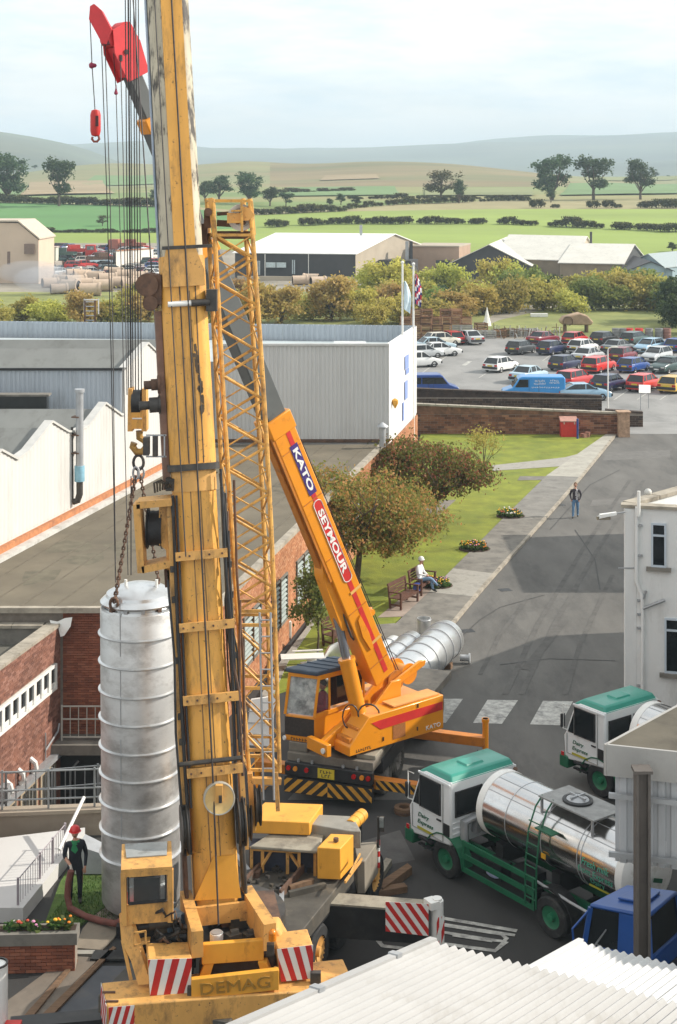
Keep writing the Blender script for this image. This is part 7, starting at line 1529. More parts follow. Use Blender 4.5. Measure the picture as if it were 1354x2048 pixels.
for a, b in ((p1,p4),(p4,p3),(p3,p2),(p2,p1)):
    m_ = MB(); m_.quad(dwn(ex_(a,1.06),1.36), dwn(ex_(b,1.06),1.36), dwn(ex_(b,.95),zb_-.06), dwn(ex_(a,.95),zb_-.06)); m_.build('window', glass, cb_)
m_ = MB(); a = dwn(ex_(p1,1.1).lerp(ex_(p4,1.1),.12),1.3); m_.bar(a+V(0,-.03,0), a+V(.28,-.05,.42), .05, .02); m_.bar(a+V(.1,-.05,.1), a+V(.4,-.06,-.1), .09, .02); m_.build('mirror_arm', galv, cb_)
m_ = MB(); m_.tube([dwn(ex_(p1,1.0),zb_-.1), dwn(ex_(p1,1.35),zb_-.45), dwn(ex_(p1,1.32),1.35)], .025, 6); m_.build('grab_rail', blue_p, cb_)
hx = (p3-p2).normalized(); hx = V(hx.x,hx.y,0).normalized(); m_ = MB(); m_.box((ctr.x+hx.x*2.6,ctr.y+hx.y*2.6,.75), (6.4,.9,.3), 0, math.atan2(hx.y,hx.x)); m_.build('chassis', black_p, bl)
for dx in (.1,3.6):
    for s_ in (-1,1):
        wheel_part(bl, ctr.xy.to_3d()+hx*dx+V(-hx.y,hx.x,0)*s_*.85+V(0,0,.48), V(-hx.y,hx.x,0)*s_, .48, .3, green_p)
c0 = P(1342,1872,28.9); a_ = V(hx.x,hx.y,0); pt = c0+a_*.85+V(.45,.0,0)
m_ = MB(); m_.lathe([(.8,.06),(.8,4.0),(.4,4.25),(0,4.3)], pt, a_, 40); tb = m_.build('tank_barrel', chrome, bl)
m_ = MB(); m_.lathe([(0,-.25),(.4,-.2),(.7,-.08),(.815,0),(.815,.2),(.80,.205)], pt, a_, 40); m_.build('tank_end', white_p, tb)

# ------------------------------------------------------------------ cars
hub_c = M('hub_silver', (.35,.35,.35), .4, metal=.5); trim_b = M('bumper_black', (.025,.025,.027), .6); pl_y = M('plate_yellow', (.6,.45,.03)); pl_w = M('plate_white', (.7,.7,.66), .5); lamp_c = M('lamp_clear', (.55,.55,.52), .15)
CARCOL = {}
def carpaint(nm, c): 
    if nm not in CARCOL: CARCOL[nm] = M('car_'+nm, c, .3, var=.05, scale=2, coat=.5)
    return CARCOL[nm]
SPEC = {  # L, half width, height, belt, rear glass base/top x, front glass base/top x (fractions of L/2), boot height
 'hatch':  (3.85,.81,1.40,.90,(-.97,-.74),(.50,.14),.90),
 'saloon': (4.35,.84,1.38,.90,(-.70,-.42),(.46,.12),.92),
 'estate': (4.30,.83,1.42,.92,(-.985,-.86),(.48,.14),.92),
 'coupe':  (4.20,.83,1.32,.88,(-.90,-.42),(.48,.12),.90)}
def carmesh(kind, pm_):
    L, W, Ht, bz, (rb,rt_), (fb_,ft_), bh = SPEC[kind]; h = L/2; t = []
    st = [(-h,.60,.93),(-h+.05,bh-.06,.97),(-h+.16,bh,.985),(-h*.5,bz,1.0),(0,bz,1.0),(h*fb_,bz-.01,.99),(h*.72,bz-.08,.98),(h-.15,.70,.95),(h-.03,.62,.92),(h,.52,.90)]
    m_ = MB(); sec = []
    for (x, zt, wf_) in st:
        w_ = W*wf_; sec.append([V(x,-w_*.96,.26),V(x,-w_,.42),V(x,-w_,.60),V(x,-w_*.97,zt-.04),V(x,-w_*.93,zt),V(x,w_*.93,zt),V(x,w_*.97,zt-.04),V(x,w_,.60),V(x,w_,.42),V(x,w_*.96,.26)])
    b = 0; k = 10
    for s_ in sec: m_.v += [tuple(p) for p in s_]
    for i in range(len(sec)-1):
        for j in range(k): m_.f.append([i*k+j,(i+1)*k+j,(i+1)*k+(j+1)%k,i*k+(j+1)%k][::-1]); m_.m.append(0); m_.s.append(False)
    m_.f.append(list(range(k))[::-1][::-1]); m_.m.append(0); m_.s.append(False); n_ = (len(sec)-1)*k; m_.f.append([n_+j for j in range(k)][::-1]); m_.m.append(0); m_.s.append(False)
    body = m_
    g = MB(); w0, w1 = W*.93, W*.74; zt = Ht-.03
    base = [V(h*rb,-w0,bz-.03),V(h*fb_,-w0,bz-.03),V(h*fb_,w0,bz-.03),V(h*rb,w0,bz-.03)]; top_ = [V(h*rt_,-w1,zt),V(h*ft_,-w1,zt),V(h*ft_,w1,zt),V(h*rt_,w1,zt)]
    g.hexa(base+top_)
    r_ = MB(); e = .035; r_.hexa([V(h*rt_-.06,-w1-e,zt-.005),V(h*ft_+.06,-w1-e,zt-.005),V(h*ft_+.06,w1+e,zt-.005),V(h*rt_-.06,w1+e,zt-.005),V(h*rt_+.06,-w1+.08,Ht),V(h*ft_-.08,-w1+.08,Ht),V(h*ft_-.08,w1-.08,Ht),V(h*rt_+.06,w1-.08,Ht)])
    for i in range(4): r_.bar(base[i]+V(0,0,.0), top_[i], .085 if i in (0,3) else .06, .06)
    for s_ in (-1,1):
        xm = h*.02; r_.bar(V(xm-.05,s_*w0,bz-.03), V(xm-.02,s_*w1,zt), .07, .03)
        if kind != 'coupe': xq = h*(rb*.62); r_.bar(V(xq,s_*w0,bz-.03), V(min(xq+.12,h*.0),s_*w1,zt), .10, .03)
        r_.bar(V(h*rb,s_*w0*1.0,bz), V(h*fb_,s_*w0*1.0,bz), .03, .05)
    return body, g, r_, L, W
CARP = {}
def make_car(kind, cname, col):
    key = (kind, cname)
    if key in CARP: return copy_tree(CARP[key])
    pm_ = carpaint(cname, col); body, g, r_, L, W = carmesh(kind, pm_); h = L/2
    t = thing('parked_car', 'parked car', 'car', (0,0,0), 0, 'cars in the car park')
    bo = LB(body, 'body', pm_, t, .03); LB(g, 'windows', glass, bo); LB(r_, 'roof', pm_, bo)
    for x in (-h*.62, h*.62):
        for s_ in (-1,1): wheel_raw(t, V(x,s_*(W-.09),.29), V(0,s_,0), .29, .18, hub_c, n=14)
        m_ = MB(); m_.box((x,0,.36), (.66,2*W*.965,.36)); LB(m_, 'wheel_well', trim_b, bo)
    m_ = MB(); m_.box((-h-.03,0,.48), (.16,2*W*.97,.20)); LB(m_, 'rear_bumper', trim_b, t, .03)
    m_ = MB(); m_.box((h-.0,0,.44), (.16,2*W*.94,.20)); LB(m_, 'front_bumper', trim_b, t, .03)
    for s_ in (-1,1):
        m_ = MB(); m_.box((-h-.005,s_*W*.76,.70), (.05,.26,.16)); LB(m_, 'tail_light', tl, t)
        m_ = MB(); m_.box((h-.015,s_*W*.66,.58), (.05,.30,.13)); LB(m_, 'headlight', lamp_c, t)
        m_ = MB(); m_.box((h*.40,s_*(W*.97),.95), (.1,.14,.1)); LB(m_, 'mirror', trim_b, t)
    m_ = MB(); m_.box((-h-.02,0,.66), (.03,.50,.12)); LB(m_, 'number_plate', pl_y, t)
    m_ = MB(); m_.box((h+.085,0,.42), (.02,.48,.11)); LB(m_, 'number_plate', pl_w, t)
    CARP[key] = t; return t
PAL = {'white': (.75,.75,.73), 'silver': (.45,.47,.48), 'grey': (.16,.18,.19), 'dark grey': (.05,.055,.06), 'navy blue': (.012,.02,.07), 'blue': (.02,.07,.28), 'light blue': (.26,.42,.55), 'red': (.50,.015,.015), 'bright red': (.62,.03,.02), 'maroon': (.18,.01,.025), 'dark green': (.015,.05,.045), 'yellow': (.62,.38,.05), 'pale blue': (.40,.53,.60), 'black': (.015,.015,.017), 'cream': (.66,.62,.52), 'orange': (.6,.2,.05)}
AW, TO = D2R(54), D2R(-128)
ROW = [ # x, y (middle of the car on the ground), kind, colour, heading, label
 (846,716,'hatch','silver',D2R(20),'silver hatchback mostly hidden by the white warehouse corner'),
 (838,734,'hatch','white',D2R(20),'white car nearest the foot of the warehouse corner'),
 (868,702,'saloon','pale blue',D2R(20),'pale blue saloon in the left row beside the warehouse'),
 (878,712,'saloon','white',D2R(20),'white saloon in front of the pale blue one in the left row'),
 (884,691,'hatch','cream',D2R(20),'cream white hatchback behind the pale blue saloon in the left row'),
 (903,687,'hatch','red',D2R(110),'red hatchback beside the silver saloon under the crates'),
 (936,687,'saloon','silver',D2R(110),'silver saloon parked under the crate stacks at the row end'),
 (1042,707,'hatch','dark grey',AW,'dark grey hatchback at the left end of the far car row'),
 (1104,708,'hatch','navy blue',AW,'navy blue hatchback second in the far car row'),
 (1086,688,'saloon','maroon',AW,'maroon saloon behind the navy hatchback in the far row'),
 (1150,688,'hatch','red',AW,'red hatchback behind the white one in the far row'),
 (1166,705,'hatch','white',AW,'white hatchback with red rear window third in the far row'),
 (1208,688,'hatch','black',AW,'black hatchback behind the grey saloon in the far row'),
 (1236,705,'saloon','grey',AW,'mid grey saloon fourth in the far car row'),
 (1270,688,'estate','dark green',AW,'dark green estate behind the light blue car'),
 (1298,705,'hatch','light blue',TO,'light blue hatchback facing the camera in the far row'),
 (1356,703,'hatch','blue',AW,'blue hatchback cut by the right edge in the far row'),
 (1002,742,'hatch','white',AW,'white hatchback standing alone in the open middle of the car park'),
 (1130,739,'hatch','navy blue',AW,'navy blue hatchback at the left end of the middle row'),
 (1176,723,'saloon','silver',AW,'silver saloon behind the middle row left end'),
 (1198,743,'estate','bright red',AW,'bright red estate second in the middle row'),
 (1246,722,'hatch','maroon',AW,'maroon hatchback behind the bright red estate'),
 (1267,743,'hatch','blue',AW,'mid blue hatchback third in the middle row'),
 (1313,723,'hatch','silver',TO,'silver grey hatchback facing the camera behind the dark green saloon'),
 (1336,744,'saloon','dark green',TO,'dark green saloon facing the camera at the middle row right end'),
 (1058,763,'saloon','pale blue',AW,'pale blue saloon behind the bright blue van'),
 (1150,773,'estate','red',AW,'red estate beside the front of the bright blue van'),
 (1166,800,'coupe','light blue',D2R(10),'light blue coupe nearest the dark wall beside the van'),
 (1219,780,'hatch','navy blue',AW,'navy blue hatchback in the nearest row beside the lamp post'),
 (1288,780,'hatch','bright red',AW,'bright red hatchback in the nearest row behind the white sign'),
 (1350,783,'hatch','yellow',AW,'yellow hatchback cut by the right edge in the nearest row'),
]
for i, (x, y, kd, cn_, hd_, lab) in enumerate(ROW):
    c = make_car(kd, cn_, PAL[cn_]); c.scale = (rnd.uniform(.95,1.04), 1, rnd.uniform(.96,1.05)); place(c, GV(x, y, .011), hd_+D2R(rnd.uniform(-4,4)), lab)
def make_van(lab, col, L, W, Ht, glassback, cat='van', txt=None):
    t = thing('parked_van', lab, cat, (0,0,0), 0, 'vans behind the dark wall'); pm_ = M('van_'+lab.split()[0]+lab.split()[1], col, .35, var=.06, coat=.4); h = L/2
    m_ = MB(); pr = [(-h,.35),(h-.05,.35),(h,.8),(h-.75,1.08),(h-1.3,Ht-.1),(h-1.55,Ht),(-h+.1,Ht),(-h,Ht-.15)]
    m_.prism([V(x,-W,z) for x, z in pr], V(0,2*W,0)); bo = LB(m_, 'body', pm_, t, .08)
    m_ = MB(); m_.quad(V(h-.76,-W*.88,1.13), V(h-.76,W*.88,1.13), V(h-1.26,W*.84,Ht-.16), V(h-1.26,-W*.84,Ht-.16)); LB(m_, 'windscreen', glass, bo)
    for s_ in (-1,1):
        m_ = MB(); m_.prism([V(h-2.0,s_*(W+.004),1.12),V(h-.95,s_*(W+.004),1.12),V(h-1.32,s_*(W+.004),Ht-.22),V(h-2.0,s_*(W+.004),Ht-.22)], V(0,s_*.01,0)); LB(m_, 'side_window', glass, bo)
        if glassback:
            for a, b in ((-.95,-.42),(-.38,.12)): m_ = MB(); m_.prism([V(h*a,s_*(W+.004),1.12),V(h*b,s_*(W+.004),1.12),V(h*b,s_*(W+.004),Ht-.22),V(h*a,s_*(W+.004),Ht-.22)], V(0,s_*.01,0)); LB(m_, 'side_window', glass, bo)
        m_ = MB(); 
        for x in (h-2.06,-h*.15): m_.bar(V(x,s_*(W+.004),.5), V(x,s_*(W+.004),Ht-.15), .02, .012)
        LB(m_, 'door_seam', trim_b, bo)
        if txt and s_ < 0:
            for (tx_, z, hh, ww, x) in txt: worn_letters(bo, len(tx_), V(x,s_*(W+.005),z), V(1,0,0), V(0,0,1), hh, ww, white_p, world=False)
        if txt and s_ > 0:
            for (tx_, z, hh, ww, x) in txt: worn_letters(bo, len(tx_), V(x,s_*(W+.005),z), V(-1,0,0), V(0,0,1), hh, ww, white_p, world=False)
        m_ = MB(); m_.box((-h-.005,s_*W*.85,.95), (.04,.16,.3)); LB(m_, 'tail_light', tl, t)
        m_ = MB(); m_.box((h-.02,s_*W*.7,.72), (.05,.25,.16)); LB(m_, 'headlight', lamp_c, t)
    for x in (-h*.6,h*.66):
        for s_ in (-1,1): wheel_raw(t, V(x,s_*(W-.08),.33), V(0,s_,0), .33, .2, hub_c, n=14)
    for x in (-h,h-.02): m_ = MB(); m_.box((x,0,.45), (.16,2*W*.98,.18)); LB(m_, 'bumper', trim_b, t, .03)
    return t
v1 = make_van('bright blue panel van with white lettering along its side behind the dark wall', (.03,.25,.58), 4.9, .95, 1.95, False, 'van', [('#'*7, 1.62, .17, .8, -.45),('#'*9, 1.40, .15, .95, -.45),('#'*5, 1.66, .13, .7, -1.6),('#'*7, 1.48, .12, .8, -1.6),('#'*16, 1.12, .10, 2.2, -.9)])
place(v1, GV(1066,800,.004), D2R(178))
v2 = make_van('dark blue passenger van with side windows beside the warehouse corner', (.015,.06,.25), 4.3, .88, 1.85, True)
place(v2, GV(862,793,.004), D2R(4))
# ------------------------------------------------------------------ vegetation
def crown_mb(mb, c, rx, ry, rz, ncl, nl, ls, clr, seed, shell=.55, flat=1.0, gaps=.0):
    """leaf-sized faces in clumps spread through an uneven ellipsoid"""
    r = random.Random(seed); c = Vector(c)
    for i in range(ncl):
        while True:
            p = V(r.uniform(-1,1), r.uniform(-1,1), r.uniform(-1,1)); l = p.length
            if l <= 1 and l >= shell*r.random(): break
        k = .75+.45*noise.noise(p*1.7+V(seed,0,0)); q = c+V(p.x*rx*k, p.y*ry*k, p.z*rz*k)
        if gaps and noise.noise(p*2.2+V(0,seed,0)) > .35-gaps*.0 and r.random() < gaps: continue
        cr_ = clr*r.uniform(.6,1.3)
        for j in range(nl):
            o = V(r.gauss(0,.5), r.gauss(0,.5), r.gauss(0,.42))*cr_; s_ = ls*r.uniform(.6,1.3)
            n_ = V(r.uniform(-1,1), r.uniform(-1,1), r.uniform(-.2,1)).normalized(); a = n_.orthogonal().normalized()*s_; a = Matrix.Rotation(r.uniform(0,6.28), 3, n_) @ a; b = n_.cross(a)*.62
            x = q+o; m0 = len(mb.v); mb.v += [tuple(x-a), tuple(x-b*1.0), tuple(x+a), tuple(x+b)]; mb.f.append([m0,m0+1,m0+2,m0+3]); mb.m.append(0); mb.s.append(False)
def trunk_mb(mb, h0, h1, r, n, spread, seed, lean=.0):
    g = random.Random(seed); top_ = V(lean,0,h1); mb.tube([V(0,0,-.05), V(lean*.3+.04,0,h0*.6), V(lean*.5,.03,h0), top_*.8], r, 8, 0, False, r*.45)
    for i in range(n):
        t = 2*math.pi*i/n+g.uniform(-.3,.3); z = h0*g.uniform(.75,1.25); e = V(math.cos(t)*spread*g.uniform(.6,1), math.sin(t)*spread*g.uniform(.6,1), z+(h1-h0)*g.uniform(.35,.8))
        m1 = V(math.cos(t)*spread*.35, math.sin(t)*spread*.35, z+(h1-h0)*.2); mb.tube([V(0,0,z*.85), m1, e], r*.5, 6, 0, False, r*.1)
        for q in range(2): 
            f = e+V(g.uniform(-1,1)*spread*.4, g.uniform(-1,1)*spread*.4, (h1-h0)*g.uniform(.1,.3)); mb.tube([m1.lerp(e,.5), f], r*.22, 5, 0, False, r*.05)
L_autumn = leafmat('leaf_autumn', (.12,.15,.035), (.19,.16,.04), (.36,.16,.065))
L_autumn2 = leafmat('leaf_autumn_green', (.085,.14,.028), (.14,.155,.035), (.31,.14,.06))
L_green = leafmat('leaf_green', (.11,.15,.035), (.16,.20,.05), (.22,.23,.065))
L_willow = leafmat('leaf_olive', (.24,.245,.05), (.34,.32,.07), (.42,.38,.10))
L_yellow = leafmat('leaf_yellow', (.30,.29,.055), (.40,.36,.075), (.46,.41,.11))
L_rust = leafmat('leaf_rust', (.28,.23,.06), (.36,.27,.08), (.40,.29,.10))
L_dark = leafmat('leaf_dark', (.018,.038,.012), (.035,.06,.018), (.06,.085,.03))
L_hedge = leafmat('leaf_hedge', (.035,.045,.014), (.06,.065,.02), (.10,.09,.035))
L_far = leafmat('leaf_far', (.03,.055,.025), (.05,.08,.035), (.075,.10,.045))
def tree(name, lab, cat, loc, h0, h1, tr, crowns, leaf, seed, nb=6, spread=1.5, lean=0.0, group=None, ls=.1, dens=1.0, gaps=.0):
    t = thing(name, lab, cat, loc, 0, group); m_ = MB(); trunk_mb(m_, h0, h1*.85, tr, nb, spread, seed, lean); m_.build('trunk', bark, t, world=False)
    m_ = MB()
    for i, (c, rx, ry, rz, ncl, nl, clr) in enumerate(crowns): crown_mb(m_, c, rx, ry, rz, int(ncl*dens), nl, ls, clr, seed+i*7, gaps=gaps)
    m_.build('crown', leaf, t, world=False); return t
# garden trees
tb1 = G(712,1172); tree('ornamental_tree', 'nearer broad reddish brown autumn tree overhanging the lawn', 'tree', (tb1.x,tb1.y,.05), 1.9, 5.2, .15, [((.4,.2,3.3),3.5,2.9,1.6,330,30,.52), ((2.3,.4,2.6),1.9,1.8,.95,120,30,.45), ((.2,-.1,2.1),2.7,2.2,.8,130,30,.42), ((-1.3,.5,4.0),2.0,1.8,1.1,120,30,.45), ((-2.0,.0,2.6),1.5,1.4,.9,70,30,.4), ((1.6,.3,1.6),1.2,1.1,.5,36,26,.36), ((2.2,2.2,3.2),1.8,1.6,.9,90,28,.42)], L_autumn, 3, 8, 2.6, .3, ls=.075, dens=.85, gaps=.5)
tb2 = G(865,1062); tree('ornamental_tree', 'farther spreading green and red tree beside the path across the lawn', 'tree', (tb2.x,tb2.y,.05), 1.6, 4.6, .14, [((0,.2,3.2),3.3,2.8,1.3,250,24,.5), ((1.9,.2,2.7),1.6,1.5,.8,80,24,.42), ((-1.6,.2,3.6),1.9,1.8,.95,110,24,.45), ((-.3,.2,2.2),2.6,2.1,.7,110,24,.4), ((-2.2,-1.4,2.6),1.9,1.7,.9,90,26,.42)], L_autumn2, 9, 8, 2.6, .2, ls=.08, dens=1.05, gaps=.5)
tb3 = G(635,1314); tree('young_tree', 'slim young green tree on the lawn beside the bench and path', 'tree', (tb3.x,tb3.y,.05), 1.2, 3.3, .045, [((0,0,2.4),.85,.8,.95,80,22,.34), ((-.3,0,1.5),.9,.7,.45,34,20,.3), ((.2,.1,3.2),.55,.5,.6,34,20,.26)], L_green, 14, 6, .8, 0, ls=.07)
tb4 = G(967,962); tree('young_tree', 'thin sparse young tree near the far path on the lawn', 'tree', (tb4.x,tb4.y,.05), .9, 3.2, .05, [((0,0,2.3),1.35,1.2,.9,46,15,.34)], L_willow, 21, 8, 1.2, 0, ls=.075)
tb5 = G(585,1165); tree('ornamental_tree', 'dark leafy shrub tree against the orange brick wall', 'tree', (tb5.x+.75,tb5.y,.05), 1.2, 4.2, .09, [((0,0,3.0),1.5,1.3,1.4,100,26,.42), ((.4,0,1.6),1.2,1.0,.9,60,26,.36)], L_autumn2, 27, 6, .8, 0, ls=.08, gaps=.3)
# shrub belt: a few bushes built once, then copied
def bush_proto(seed, leaf, lab, w_=2.6, h=3.2, ls=.17):
    t = thing('bush', lab, 'bush', (0,0,0), 0, 'bushes in the belt behind the car park'); m_ = MB()
    for k in range(5): a = k*1.3+seed; m_.tube([V(0,0,-.05), V(math.cos(a)*.3,math.sin(a)*.3,h*.4), V(math.cos(a)*w_*.4,math.sin(a)*w_*.4,h*.75)], .08, 5, 0, False, .02)
    m_.build('trunk', bark, t, world=False); m_ = MB(); g = random.Random(seed)
    crown_mb(m_, (0,0,h*.45), w_*.95, w_*.9, h*.46, 60, 22, ls, .62, seed)
    for k in range(5): a = g.uniform(0,6.28); crown_mb(m_, (math.cos(a)*w_*.45,math.sin(a)*w_*.45,h*g.uniform(.5,.85)), w_*.5, w_*.45, h*.25, 20, 20, ls, .5, seed+k)
    m_.build('crown', leaf, t, world=False); return t
kinds = [(L_willow,'olive green rounded bush'),(L_yellow,'yellowing bush'),(L_green,'mid green bush'),(L_rust,'russet brown bush'),(L_willow,'feathery olive bush'),(L_dark,'dark green bush')]
BP_ = []
for i, (lf, nm) in enumerate(kinds): BP_.append((bush_proto(31+i*5, lf, nm+' in the shrub belt', 2.4+.25*(i%3), 3.0+.3*(i%4)), nm)); 
used_b = [0]*len(kinds)
def put_bush(k, x, y, hpx, lab, wk=1.0):
    t0, nm = BP_[k]; o = t0 if used_b[k] == 0 else copy_tree(t0); used_b[k] += 1
    p = G(x, y); s_ = 1.06*hpx/(FPX/p.y)/3.4; o.location = (p.x, p.y, terr(p.x, p.y)-.05); o.rotation_euler = (0,0,rnd.uniform(0,6.28)); o.scale = (s_*rnd.uniform(.8,1.35), s_*rnd.uniform(.85,1.2), s_*rnd.uniform(.75,1.15)); o['label'] = lab; return o
belt = []
g = random.Random(5)
for x in range(750, 1500, 40):                       # back row
    belt.append((g.choice((0,0,2,4,1)), x+g.uniform(-14,14), 592+g.uniform(-8,8) if x < 560 else 596+g.uniform(-8,10), g.uniform(42,60) if x < 330 else g.uniform(44,66)))
for x in range(-70, 960, 38): belt.append((g.choice((0,1,0,4,2,3)), x+g.uniform(-14,14), (644 if x < 340 else 626)+g.uniform(-9,9), g.uniform(50,66) if x < 340 else (g.uniform(40,54) if x < 740 else g.uniform(48,70))))
for x in range(430, 860, 46): belt.append((g.choice((0,1,4,3,0)), x+g.uniform(-12,12), 648+g.uniform(-8,6), g.uniform(48,78)))
for x in range(960, 1360, 44): belt.append((g.choice((0,4,0,1,2,3)), x+g.uniform(-12,12), 622+g.uniform(-8,6), g.uniform(50,72)))
belt += [(2,838,602,48),(5,1068,600,62),(2,1040,606,50),(5,1345,655,50),(5,1376,645,84),(5,1398,668,80),(3,920,640,34),(3,905,648,30),(5,880,600,40),(2,300,606,44)]
BUSH = []
for i, (k, x, y, h) in enumerate(belt):
    BL_ = None; where = 'left of the boom' if x < 330 else ('between the boom and the flagpoles' if x < 800 else ('behind the crate stacks' if x < 960 else 'above the parked cars'))
    row = 'back row' if y < 612 else ('front row' if y > 632 else 'middle row')
    BUSH.append((k, x, row, where, put_bush(k, x, y, h, '-')))
CNT = {}
for k, x, row, where, o in sorted(BUSH, key=lambda b: b[1]):
    n_ = CNT.get((kinds[k][1],row,where), 0); CNT[(kinds[k][1],row,where)] = n_+1
    o['label'] = ordw(n_)+' '+kinds[k][1]+' from the left '+where+', '+row
# hedges on the fields
hp = thing('hedge_bush', 'dark hedge bush', 'hedge', (0,0,0), 0, 'field hedge bushes'); m_ = MB()
for k in range(4): m_.tube([V(k*.5-.8,0,-.1), V(k*.5-.8,0,1.2)], .06, 5, 0, False)
m_.build('trunk', bark, hp, world=False); m_ = MB()
for k in range(4): crown_mb(m_, (k*.75-1.1,0,1.05+.2*math.sin(k*2.1)), .9, .7, .75, 14, 14, .2, .45, 60+k)
m_.build('crown', L_hedge, hp, world=False)
HP = [hp]; hused = [0]
def put_hedge(x, y, hpx, lab, wk=1.0):
    o = hp if hused[0] == 0 else copy_tree(hp); hused[0] += 1; p = T(x, y); s_ = hpx/(FPX/p.y)/1.9*rnd.choice((.7,.85,1,1,1.1,1.3))
    o.location = (p.x, p.y, p.z-.1); o.rotation_euler = (0,0,rnd.uniform(-.3,.3)+(3.14 if rnd.random() < .5 else 0)); o.scale = (s_*wk, s_*wk, s_*rnd.uniform(.85,1.15)); o['label'] = lab
def hrow(xs, yf, h, lab, wk=1.1, j=3):
    for i, x in enumerate(xs): put_hedge(x+rnd.uniform(-j,j), yf(x), h*rnd.uniform(.8,1.2), ordw(i)+' from the left, '+lab, wk)
b1 = lambda x: lin(B1, x)
hrow([546,560,614,628,652,672,690,706,724,742,760,776,795,812,848,866,885,905,920,946,960,1002,1018,1036,1050,1068,1104,1120,1140,1158,1175,1195,1240,1252,1285,1303,1330,1350], lambda x: b1(x)+1, 15, 'clump of the broken hedge crossing the bright green field', 1.15)
hrow(list(range(-40,340,17)), lambda x: b1(x)+1, 8, 'low dark hedge along the foot of the left field', 1.5)
hrow(list(range(-30,340,15)), lambda x: lin(B2,x)+1, 15, 'dark hedge at the top of the left field', 1.2)
hrow(list(range(500,700,17)), lambda x: lin(B2,x)+0, 13, 'hedge climbing beside the lane right of the lattice', 1.2)
hrow(list(range(690,1060,18)), lambda x: lin(B3,x)+1, 11, 'hedge bush on the tan strip above the green field', 1.1, 6)
hrow([1074,1110,1190,1215,1235,1284,1300,1318,1340,1352], lambda x: 416, 15, 'dark bush on the tan strip at the right', 1.0, 4)
hrow(list(range(700,1030,20)), lambda x: 398, 8, 'distant hedge along the far pasture', 1.4, 4)
hrow(list(range(540,700,22)), lambda x: 388-(x-540)*.03, 8, 'faint hedge on the far slope', 1.6, 4)
# field trees
def field_tree_proto(seed, lab, crowns, leaf, h0, h1, tr, gaps=0.0, ls=.3, dens=1.0):
    return tree('field_tree', lab, 'tree', (0,0,0), h0, h1, tr, crowns, leaf, seed, 7, h1*.28, 0.0, 'trees on the farmland', ls, dens, gaps)
def put_tree(o, x, y, hpx, hn, lab, wk=1.0):
    p = T(x, y); s_ = hpx/(FPX/p.y)/hn; o.location = (p.x, p.y, p.z-.2); o.rotation_euler = (0,0,rnd.uniform(0,6.28)); o.scale = (s_*wk, s_*wk, s_); o['label'] = lab; return o
ft1 = field_tree_proto(71, 'a', [((-.6,0,8.6),4.0,4.0,3.9,60,26,.95), ((2.2,.5,10.6),3.0,2.8,2.4,34,26,.9), ((-1.6,0,4.6),3.6,3.2,2.6,44,26,.9), ((2.6,0,5.6),1.8,1.8,1.6,16,24,.8)], L_far, 2.4, 13, .45, .25)
ft2 = field_tree_proto(75, 'b', [((-2.4,0,9.6),2.9,2.8,2.4,44,20,.95), ((2.2,0,9.9),3.3,3,2.4,50,20,.95), ((-1.8,0,4.6),2.0,2,1.8,24,20,.8), ((.3,0,7.4),2.2,2,1.6,20,20,.8)], L_far, 4.0, 13, .35, .4)
ft3 = field_tree_proto(79, 'c', [((0,0,8.2),4.2,4.0,3.3,64,24,.95), ((1.4,0,10.4),2.2,2.2,1.8,22,24,.85), ((-1.8,0,5.2),2.4,2.4,1.6,26,22,.85), ((2.4,0,5.8),1.9,1.8,1.4,18,22,.8)], L_far, 3.0, 13, .38, .25)
ft4 = field_tree_proto(83, 'd', [((0,0,9.2),4.6,4.2,3.0,60,14,1.0), ((.8,0,5.5),4.2,3.8,2.2,50,16,1.0)], L_hedge, 3.5, 13, .35, .5)
put_tree(ft1, 1104, 400, 100, 13.2, 'tallest dense dark tree, first of three on the right skyline', 1.25)
put_tree(ft2, 1187, 400, 90, 12.2, 'open gappy tree in the middle of three on the right skyline', 1.35)
put_tree(ft3, 1281, 399, 84, 12.2, 'round crowned tree nearest the right edge on the skyline', 1.15)
put_tree(copy_tree(ft1), 14, 404, 110, 13.2, 'big dark tree at the left edge above the green field', 1.35)
put_tree(copy_tree(ft2), 118, 412, 98, 12.2, 'tall sparse tree with bare top left of the ropes', 1.1)
put_tree(ft4, 882, 404, 70, 12.3, 'bare brown tree beside a green one in mid field', 1.5)
put_tree(copy_tree(ft3), 918, 406, 50, 12.2, 'low green round tree beside the bare brown one', 1.1)
put_tree(copy_tree(ft3), 1102, 405, 32, 12.2, 'small bright tree at the foot of the tallest skyline tree', 1.2)
for x, y, h, k, lab in ((438,404,58,ft3,'broad tree of the clump right of the boom'),(498,406,66,ft1,'tallest tree of the clump right of the boom head'),(540,410,40,ft3,'lowest tree of the clump right of the lattice'),(410,402,44,ft3,'tree half hidden by the boom edge'),(572,412,30,ft2,'thin small tree right of the dark clump'),(315,408,40,ft3,'dark tree against the left edge of the boom'),(205,452,26,ft4,'small bare bush in the left green field'),(682,408,24,ft3,'low dark tree at the lane bend'),(712,410,22,ft1,'second low dark tree at the lane bend'),(660,412,18,ft3,'third low dark tree at the lane bend'),(1345,503,22,ft3,'small dark tree by the farm at the right edge')):
    put_tree(copy_tree(k), x, y, h, 12.6, lab, 1.5)
def put_far(x, y, d, hpx, lab):
    o = copy_tree(ft3); p = P(x, y, d); s_ = hpx/(FPX/d)/12.6; o.location = p; o.scale = (s_*2.0, s_*2.0, s_); o.rotation_euler = (0,0,rnd.uniform(0,6)); o['label'] = lab
